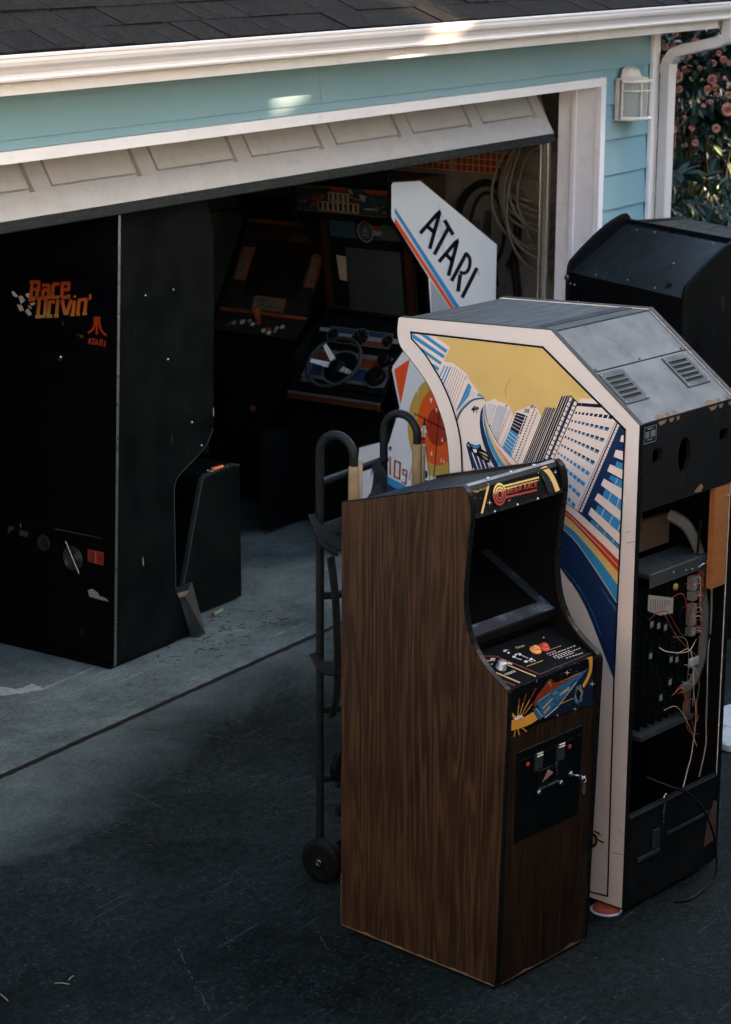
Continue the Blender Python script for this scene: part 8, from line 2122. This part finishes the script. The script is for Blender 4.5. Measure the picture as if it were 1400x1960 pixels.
mb = MB(); mb.box(0, .075, -.012, .008, 0, .012); mb.build('tag', mat('orange_tag', (.75, .20, .06), .4), KC, .004); mb = MB(); mb.tube([(-.018 + .014 * math.cos(t), .014 * math.sin(t), .003) for t in [i * .5236 for i in range(12)]], .002, 5, closed=True); mb.build('ring', M_CHROME, KC); mb = MB(); mb.box(.08, .12, -.02, .0, 0, .006); mb.build('key', M_CHROME, KC)

# ================================================================== black cabinet behind the white one
BC = empty('black_arcade_cabinet', (8.688, 4.725, 0), rad(-115.06)); tag(BC, 'plain black arcade cabinet with sloped back beside the garage corner', 'arcade cabinet')
W = .82
sp_ = [(.0, .02), (-.006, 1.50), (.0, 1.575)] + smooth([(.01, 1.60), (.10, 1.675), (.20, 1.745), (.28, 1.782), (.315, 1.79)], 3) + [(.33, 1.775), (.338, 1.755), (.65, 1.75), (.62, 1.3), (.72, 1.0), (.60, .85), (.60, .02)]
for x0 in (0, W - .022):
    mb = MB(); mb.prism(sp_, 0, x0, x0 + .022); mb.build('side_panel', M_BLKS, BC, .004)
def cb(pts, name, m, th=.012, bevel=0):
    a, b = Vector(pts[0]), Vector(pts[1]); d = (b - a).normalized(); nn = Vector((-d.y, d.x)); mb = MB(); mb.prism([tuple(a), tuple(b), tuple(b - nn * th), tuple(a - nn * th)], 0, .0225, W - .0225); return mb.build(name, m, BC, bevel)
M_SLB = mat('satin_black_slope', (.010, .0135, .015), .30, var=.35, scale=5, dirt=.12, dirtc=(.07, .08, .085))
cb(((.004, 1.55), (.30, 1.742)), 'sloped_panel', M_SLB); cb(((.305, 1.745), (.64, 1.745)), 'top_panel', M_SLB); cb(((.312, 1.765), (.328, 1.765)), 'top_strip', M_BLKS, .03)
mb = MB(); mb.box(.0225, W - .0225, .002, .014, .03, 1.545); mb.build('back_panel', M_RB, BC)
e2 = Vector((0, .296, .192)).normalized(); n2 = Vector((0, -e2.z, e2.y))
def BP(x, s_): return Vector((x, .004, 1.55)) + e2 * s_ + n2 * .0005
mb = MB(); mb.lathe([(.016, 0), (.016, .003), (.011, .004), (.010, .0)], BP(.66, .05), tuple(n2), 16); mb.build('lock', M_BLKS, BC)
for x, s_ in ((.13, .33), (.19, .02), (.55, .18), (.40, .03), (.64, .34), (.60, .02), (.25, .34)): screw(BC, BP(x, s_), tuple(n2), .004, M_STEEL)
for x, z in ((.06, 1.50), (.09, 1.43), (.55, 1.44), (.28, 1.22), (.77, 1.40), (.80, 1.2), (.5, 1.2), (.03, 1.50)): screw(BC, (x, .0018, z), (0, -1, 0), .005, M_STEEL)
mb = MB(); mb.lathe([(.012, 0), (.012, .01)], (.012, -.002, 1.525), (0, -1, 0), 12); mb.build('latch', M_STEEL, BC)
R_ = random.Random(3); mb = MB()
for k in range(4): mb.tube(smooth([(.15 + .1 * k, -.004, 1.35), (.18 + .12 * k, -.01, 1.32 + R_.uniform(-.04, .04)), (.25 + .12 * k, -.006, 1.30)], 4), .0025, 5)
mb.build('back_cable', M_RUB, BC)
mb = MB(); mb.box(.62, .74, -.004, .0015, 1.07, 1.095); mb.build('bare_wood_edge', M_EDGE, BC)
# ================================================================== hand truck
HT = empty('hand_truck', (5.67, 3.95, 0)); tag(HT, 'dark grey steel hand truck with looped handles behind the woodgrain cabinet', 'hand truck')
M_HT = mat('charcoal_truck_paint', (.009, .0125, .014), .42, .1, var=.3, scale=25, dirt=.2, dirtc=(.05, .05, .05))
R0 = .0138
def loop(x):
    pts = [(x, 0, .10), (x, 0, .6), (x, 0, 1.0), (x, 0, 1.42)] + [(x, -.065 + .065 * math.cos(t), 1.435 + .065 * math.sin(t)) for t in [i * math.pi / 10 for i in range(0, 11)]] + [(x, -.13, 1.40), (x, -.13, 1.36)]
    mb = MB(); mb.tube(pts, R0, 12); return mb.build('handle_post', M_HT, HT)
for x in (0, .37):
    loop(x)
    mb = MB(); z0 = 1.22; mb.lathe([(.0165, 0), (.0175, .06), (.0165, .185), (.012, .19)], (x, -.13, z0), (0, 0, 1), 12); mb.build('foam_sleeve', mat('tan_worn_foam', (.24, .165, .08), .85, var=.35, scale=30, bump=.5), HT)
    mb = MB(); mb.box(x + .006, x + .019, -.151, -.128, 1.26, 1.425 if x == 0 else 1.40); mb.build('torn_sleeve_edge', mat('pale_torn_foam', (.34, .28, .21), .9, var=.3, scale=60, bump=.6, bscale=80), HT)
mb = MB(); mb.tube([(-.01, 0, 1.335), (.38, 0, 1.335)], .0135, 10); mb.build('cross_bar', M_HT, HT)
for z in (1.19, .96, .57, .33):
    mb = MB(); mb.tube(smooth([(0, 0, z), (.06, -.035, z - .004), (.185, -.055, z - .006), (.31, -.035, z - .004), (.37, 0, z)], 4), .013, 10); mb.build('curved_rung', M_HT, HT)
mb = MB(); mb.add([(.10, -.02, .12), (.27, -.02, .12), (.27, -.02, 1.33), (.10, -.02, 1.33)], [(0, 1, 2, 3)]); 
mb = MB(); mb.box(.165, .205, -.006, .006, .12, 1.33); mb.build('centre_strap', M_HT, HT)
M_STRAP = mat('black_webbing', (.020, .023, .024), .8, var=.3, scale=60, bump=.4)
for pts in ([(-.03, -.012, 1.19), (-.004, -.03, 1.165), (.05, -.05, 1.13), (.15, -.07, 1.12)], [(-.022, .012, 1.235), (-.026, -.01, 1.20), (-.018, -.03, 1.15), (.03, -.05, 1.115)], [(.0, -.02, 1.18), (.10, -.06, 1.20), (.20, -.06, 1.23), (.34, -.02, 1.27)], [(.33, .0, 1.30), (.28, -.03, 1.26), (.20, -.05, 1.15), (.16, -.055, 1.0)], [(.30, -.01, 1.34), (.32, -.03, 1.28), (.33, -.03, 1.16), (.28, -.05, 1.02)]):
    mb = MB(); mb.tube(smooth(pts, 4), (.003, .026), 8, flat=(0, -1, .2)); mb.build('strap', M_STRAP, HT)
for z in (.74,):
    mb = MB(); mb.tube(smooth([(-.022, .01, z + .03), (-.022, -.015, z), (.0, -.03, z - .02), (.08, -.06, z - .03), (.2, -.08, z - .02)], 4), (.003, .028), 8, flat=(0, -1, .2)); mb.build('strap', M_STRAP, HT)
    mb = MB(); mb.tube(smooth([(.018, -.03, z + .35), (.024, -.045, z + .2), (.028, -.05, z), (.02, -.05, z - .12), (.012, -.04, z - .19)], 4), (.003, .022), 8, flat=(0, -1, .2)); mb.build('strap', M_STRAP, HT)
mb = MB(); mb.tube([(.045, -.02, 1.14), (.043, -.02, 1.02)], .0065, 8); mb.build('red_strap_handle', mat('red_handle', (.28, .025, .015), .4), HT)
mb = MB(); mb.box(.02, .36, -.06, -.045, .30, .34); mb.box(.02, .36, -.06, -.045, .20, .24); mb.build('bracket', M_HT, HT, .002)
for z in (.32, .22, .27): screw(HT, (.045, -.061, z), (0, -1, 0), .008, M_CHROME)
mb = MB(); mb.lathe([(.055, -.01), (.055, .01)], (.05, -.052, .37), (0, -1, 0), 20); mb.build('skid_plate', M_BLKS, HT)
M_TYRE = mat('black_tyre', (.004, .005, .0055), .5, var=.5, scale=30, dirt=.4, dirtc=(.016, .018, .019))
def wheel(x, nm='wheel'):
    wh = empty(nm, (x, -.055, .077)); wh.parent = HT; ax = (-1, 0, 0)
    mb = MB(); mb.lathe([(.052, -.022), (.068, -.022), (.075, -.015), (.077, -.006), (.077, .006), (.075, .015), (.068, .022), (.052, .022)], (0, 0, 0), ax, 32); mb.build('tyre', M_TYRE, wh)
    mb = MB(); mb.lathe([(.052, .012), (.05, .017), (.022, .014), (.021, .024), (.012, .026)], (0, 0, 0), ax, 24); mb.lathe([(.052, -.012), (.02, -.02)], (0, 0, 0), ax, 24); mb.build('rim', M_BLKS, wh)
    mb = MB(); mb.tube([(-.0275, .010 * math.cos(t), .010 * math.sin(t)) for t in [i * .5236 for i in range(12)]], .0013, 5, closed=True); mb.lathe([(.006, .024), (.006, .03)], (0, 0, 0), ax, 10); mb.build('axle_nut', M_CHROME, wh)
wheel(-.062); wheel(.415)
mb = MB(); mb.tube([(-.04, -.055, .077), (.41, -.055, .077)], .01, 8); mb.build('axle', M_STEEL, HT)
mb = MB(); mb.box(0.0, .37, -.22, -.06, .006, .012); mb.box(0.0, .37, -.064, -.056, .006, .12); mb.build('toe_plate', M_HT, HT, .002)
mb = MB(); mb.tube(smooth([(.03, -.06, .075), (.012, -.10, .05), (.008, -.13, .008)], 5), .002, 5); mb.build('wire_clip', WM[2], HT)
# ================================================================== things on the garage side wall
XW = 10.895
GH = empty('garden_hose', (XW - .04, 5.97, 1.84)); tag(GH, 'pale grey hose coiled in loops on the garage side wall', 'hose')
M_HOSE = mat('grey_vinyl_hose', (.20, .18, .145), .42, var=.2, scale=12); M_HOSE2 = mat('dark_hose', (.02, .02, .02), .4)
R_ = random.Random(14)
for k in range(15):
    cy, cz, ry, rz = .02 + R_.uniform(-.05, .05), -.10 + R_.uniform(-.05, .03) - .012 * k, .24 + R_.uniform(-.05, .07), .10 + .02 * k
    pts = [(-.03 - .012 * k + .02 * math.sin(3 * t), cy + ry * math.cos(t), cz + rz * math.sin(t)) for t in [i * math.pi / 14 + .0 for i in range(28)]]
    mb = MB(); mb.tube(pts, .009, 7, closed=True); mb.build('hose_loop', M_HOSE, GH)
mb = MB(); mb.tube(smooth([(-.06, .20, .1), (-.06, .22, -.25), (-.06, .14, -.5), (-.06, .0, -.72), (-.06, -.14, -.86)], 5), .009, 7); mb.build('hose_tail', M_HOSE, GH)
mb = MB(); mb.tube([(.035, 0, .06), (-.14, 0, .06), (-.16, 0, .10)], .008, 8); mb.build('hose_hook', M_STEEL, GH)
VH = empty('vacuum_hose', (XW - .05, 6.42, 1.3)); tag(VH, 'black ribbed vacuum hose hung in a big loop on the white wall', 'vacuum hose')
def ringpts(cy, cz, ry, rz, a0, a1, x, n=26): return [(x, cy + ry * math.cos(a0 + (a1 - a0) * i / n), cz + rz * math.sin(a0 + (a1 - a0) * i / n)) for i in range(n + 1)]
mb = MB(); mb.tube(ringpts(-.02, .05, .20, .27, -.6, 3.9, -.02), .021, 9); mb.tube(smooth([(-.02, -.20, -.10), (-.03, -.24, -.4), (-.03, -.18, -.62), (-.03, .0, -.70)], 5), .021, 9); mb.build('hose', M_HOSE2, VH)
mb = MB(); mb.tube(ringpts(-.04, .06, .11, .21, -1.2, 4.2, -.05), .010, 7); mb.build('cord', M_HOSE2, VH)
mb = MB(); mb.prism([(-.10, -.10), (.02, -.04), (.06, -.14), (.03, -.30), (-.06, -.36), (-.12, -.26)], 0, -.12, -.02); mb.build('vacuum_head', M_HOSE2, VH, .02, 2)
mb = MB(); mb.box(-.012, 0, -.035, .0, .02, .16); mb.build('wall_bracket', M_STEEL, VH)
BR = empty('wooden_handle', (XW - .1, 6.36, 1.35)); tag(BR, 'brown wooden tool handle leaning on the garage side wall', 'handle')
mb = MB(); mb.tube([(0, .10, .06), (-.05, -.03, -.55), (-.12, -.12, -1.33)], .024, 9); mb.build('shaft', mat('brown_handle_wood', (.10, .062, .042), .7, stretch=(8, 8, 1)), BR)
RG = empty('red_gridded_panel', (XW, 6.60, 1.66)); tag(RG, 'red panel with pale square grid lines on the garage side wall', 'panel')
mb = MB(); mb.box(-.012, 0, -.31, .36, 0, .42); mb.build('board', mat('red_board', (.30, .05, .02), .5, var=.2), RG)
for i in range(18):
    y = -.30 + i * .038; mb = MB(); mb.box(-.0135, -.012, y, y + .005, .002, .418); mb.build('grid_line', mat('grid_cream', (.60, .42, .22), .5) if i == 0 else bpy.data.materials['grid_cream'], RG)
for i in range(11):
    z = .004 + i * .038; mb = MB(); mb.box(-.0142, -.0136, -.308, .358, z, z + .005); mb.build('grid_line', bpy.data.materials['grid_cream'], RG)
mb = MB(); mb.box(-.016, -.0145, .055, .075, 0, .42); mb.build('divider_strip', mat('strip_beige', (.35, .29, .22), .6), RG)
SH = empty('wall_shelf', (XW, 7.2, 1.35)); tag(SH, 'brown wall shelf beneath the red gridded panel', 'shelf')
mb = MB(); mb.box(-.42, 0, -.62, .9, 0, .02); mb.build('board', M_PLY, SH, .002)
for y in (-.5, .2, .8): mb = MB(); mb.prism([(0, 0), (-.3, 0), (0, -.22)], 1, y, y + .02); mb.build('bracket', M_STEEL, SH)
CB = empty('cardboard_box', (10.66, 7.0, 1.371)); tag(CB, 'brown cardboard box on the shelf below the red panel', 'box')
mb = MB(); mb.box(-.18, .18, -.32, .34, 0, .27); mb.build('carton', mat('dark_carton', (.13, .075, .045), .85, var=.2), CB, .004)
for s_ in (-1, 1): mb = MB(); mb.box(-.18, .18, .0 if s_ > 0 else -.32, .34 if s_ > 0 else -.002, .271, .275); mb.build('flap', bpy.data.materials['dark_carton'], CB)
# ================================================================== litter
WB = empty('white_board', (7.62, 3.25, 0), rad(-20)); tag(WB, 'torn white foam board lying on the drive at the right edge', 'board')
mb = MB(); mb.box(-.19, .2, -.03, .30, .003, .03); mb.build('sheet', mat('dirty_white_foam', (.42, .45, .45), .8, var=.1, dirt=.5, dirtc=(.05, .05, .05)), WB, .003)
GC = empty('glue_stick', (7.70, 5.93, .012)); tag(GC, 'small green and tan cylinder lying by the black pedestal', 'litter')
mb = MB(); mb.tube([(-.03, 0, 0), (.0, .004, 0)], .011, 9); mb.build('cap', mat('tan_cap', (.20, .17, .12), .6), GC); mb = MB(); mb.tube([(.001, .004, 0), (.05, .012, 0)], .010, 9); mb.build('barrel', mat('green_barrel', (.10, .22, .12), .5), GC)
R_ = random.Random(31); mb = MB(); M_TW = mat('dry_twig', (.055, .045, .035), .9); 
def twig(x, y, L, a, mi=0):
    d = Vector((math.cos(a), math.sin(a), 0)); s_ = Vector((-d.y, d.x, 0)); b = R_.uniform(-.2, .2) * L; mb.tube([Vector((x, y, .003)), Vector((x, y, .004)) + d * L * .5 + s_ * b, Vector((x, y, .003)) + d * L + s_ * b * .3], R_.uniform(.0008, .0018), 4, mi)
for i in range(70): twig(R_.gauss(7.5, .25), R_.gauss(5.72, .10), R_.uniform(.01, .05), R_.uniform(0, 6.28))
for i in range(60): twig(R_.uniform(5, 9), R_.uniform(2.3, 5.7), R_.uniform(.01, .05), R_.uniform(0, 6.28))
for x, y, L, a in ((4.36, 4.22, .07, .5), (4.40, 4.18, .05, 1.2), (4.58, 4.10, .045, 2.0), (4.60, 4.12, .03, .2), (4.65, 4.45, .06, 1.0), (4.62, 4.42, .05, 1.6)): twig(x, y, L, a, 1)
for i in range(120):
    x, y = R_.uniform(4.4, 9), R_.uniform(2.2, 6.0); r_ = R_.uniform(.001, .0032); mb.add([(x + r_ * math.cos(t) * R_.uniform(.5, 1), y + r_ * math.sin(t) * R_.uniform(.5, 1), .002 + (t % 2) * .001) for t in (0, 1.2, 2.5, 3.7, 5)], [(0, 1, 2, 3, 4)], R_.choice((0, 1, 2, 2)))
tag(mb.build('ground_litter', [M_TW, mat('pale_straw', (.24, .22, .19), .9), mat('paint_fleck', (.40, .42, .42), .8)]), 'tiny twigs, straw and paint flecks scattered over the drive', 'litter', kind='stuff')

# drag marks and spill on the drive
R_ = random.Random(77); M_SCF = mat('scuffed_concrete', (.055, .068, .068), .9, var=.7, scale=60)
for ln in [[(5.942, 5.346), (5.945, 5.121), (5.951, 4.961), (5.954, 4.871)], [(5.896, 5.127), (5.868, 4.997), (5.841, 4.871), (5.776, 4.661)], [(5.97, 4.827), (5.977, 4.775), (6.014, 4.679)], [(5.342, 5.034), (5.385, 4.993), (5.443, 4.954)], [(5.606, 5.133), (5.589, 5.037), (5.563, 4.934)], [(5.563, 4.934), (5.706, 4.965), (5.867, 5.02)], [(6.455, 5.176), (6.472, 5.032), (6.479, 4.918), (6.52, 4.819)], [(4.995, 4.031), (4.828, 3.833), (4.656, 3.618)], [(5.3, 3.707), (5.229, 3.626), (5.165, 3.54)], [(6.149, 5.088), (6.2, 5.022), (6.208, 4.934)], [(6.148, 4.524), (6.267, 4.498), (6.37, 4.455)], [(6.001, 4.492), (6.071, 4.391), (6.144, 4.324)], [(6.211, 4.774), (6.203, 4.699), (6.241, 4.592)], [(6.44, 5.797), (6.474, 5.696), (6.496, 5.56)], [(6.285, 5.869), (6.35, 5.81), (6.412, 5.812)], [(5.914, 5.298), (5.902, 5.227), (5.911, 5.127)]]:
    mb = MB(); P = smooth([(x, y) for x, y in ln], 12); 
    for a, b in zip(P[:-1], P[1:]):
        if R_.random() < .35: continue
        a, b = Vector(a), Vector(b); d = (b - a).normalized(); nn = Vector((-d.y, d.x)); wd = R_.uniform(.001, .0045); o_ = nn * R_.gauss(0, .0015)
        mb.add([(a + o_ - nn * wd * .4).to_3d() + Vector((0, 0, .0012)), (b + o_ - nn * wd * .4).to_3d() + Vector((0, 0, .0012)), (b + o_ + nn * wd * .3).to_3d() + Vector((0, 0, .0012)), (a + o_ + nn * wd * .6).to_3d() + Vector((0, 0, .0012))], [(0, 1, 2, 3)])
    tag(mb.build('drag_mark', M_SCF, dw), kind='stuff')
mb = MB(); P = smooth([(x, y) for x, y in [(6.419, 6.13), (6.457, 6.006), (6.526, 5.997), (6.517, 5.918), (6.459, 5.937), (6.388, 5.973), (6.316, 6.034)]], 5); P = [(x + R_.uniform(-.012, .012), y + R_.uniform(-.006, .006), .0014) for x, y in P]; mb.add(P, [tuple(range(len(P)))]); mb.build('pale_spill', mat('dried_spill', (.34, .38, .38), .8, var=.3, scale=20, dirt=.5, dirtc=(.14, .16, .16)), bpy.data.objects['garage_floor'])
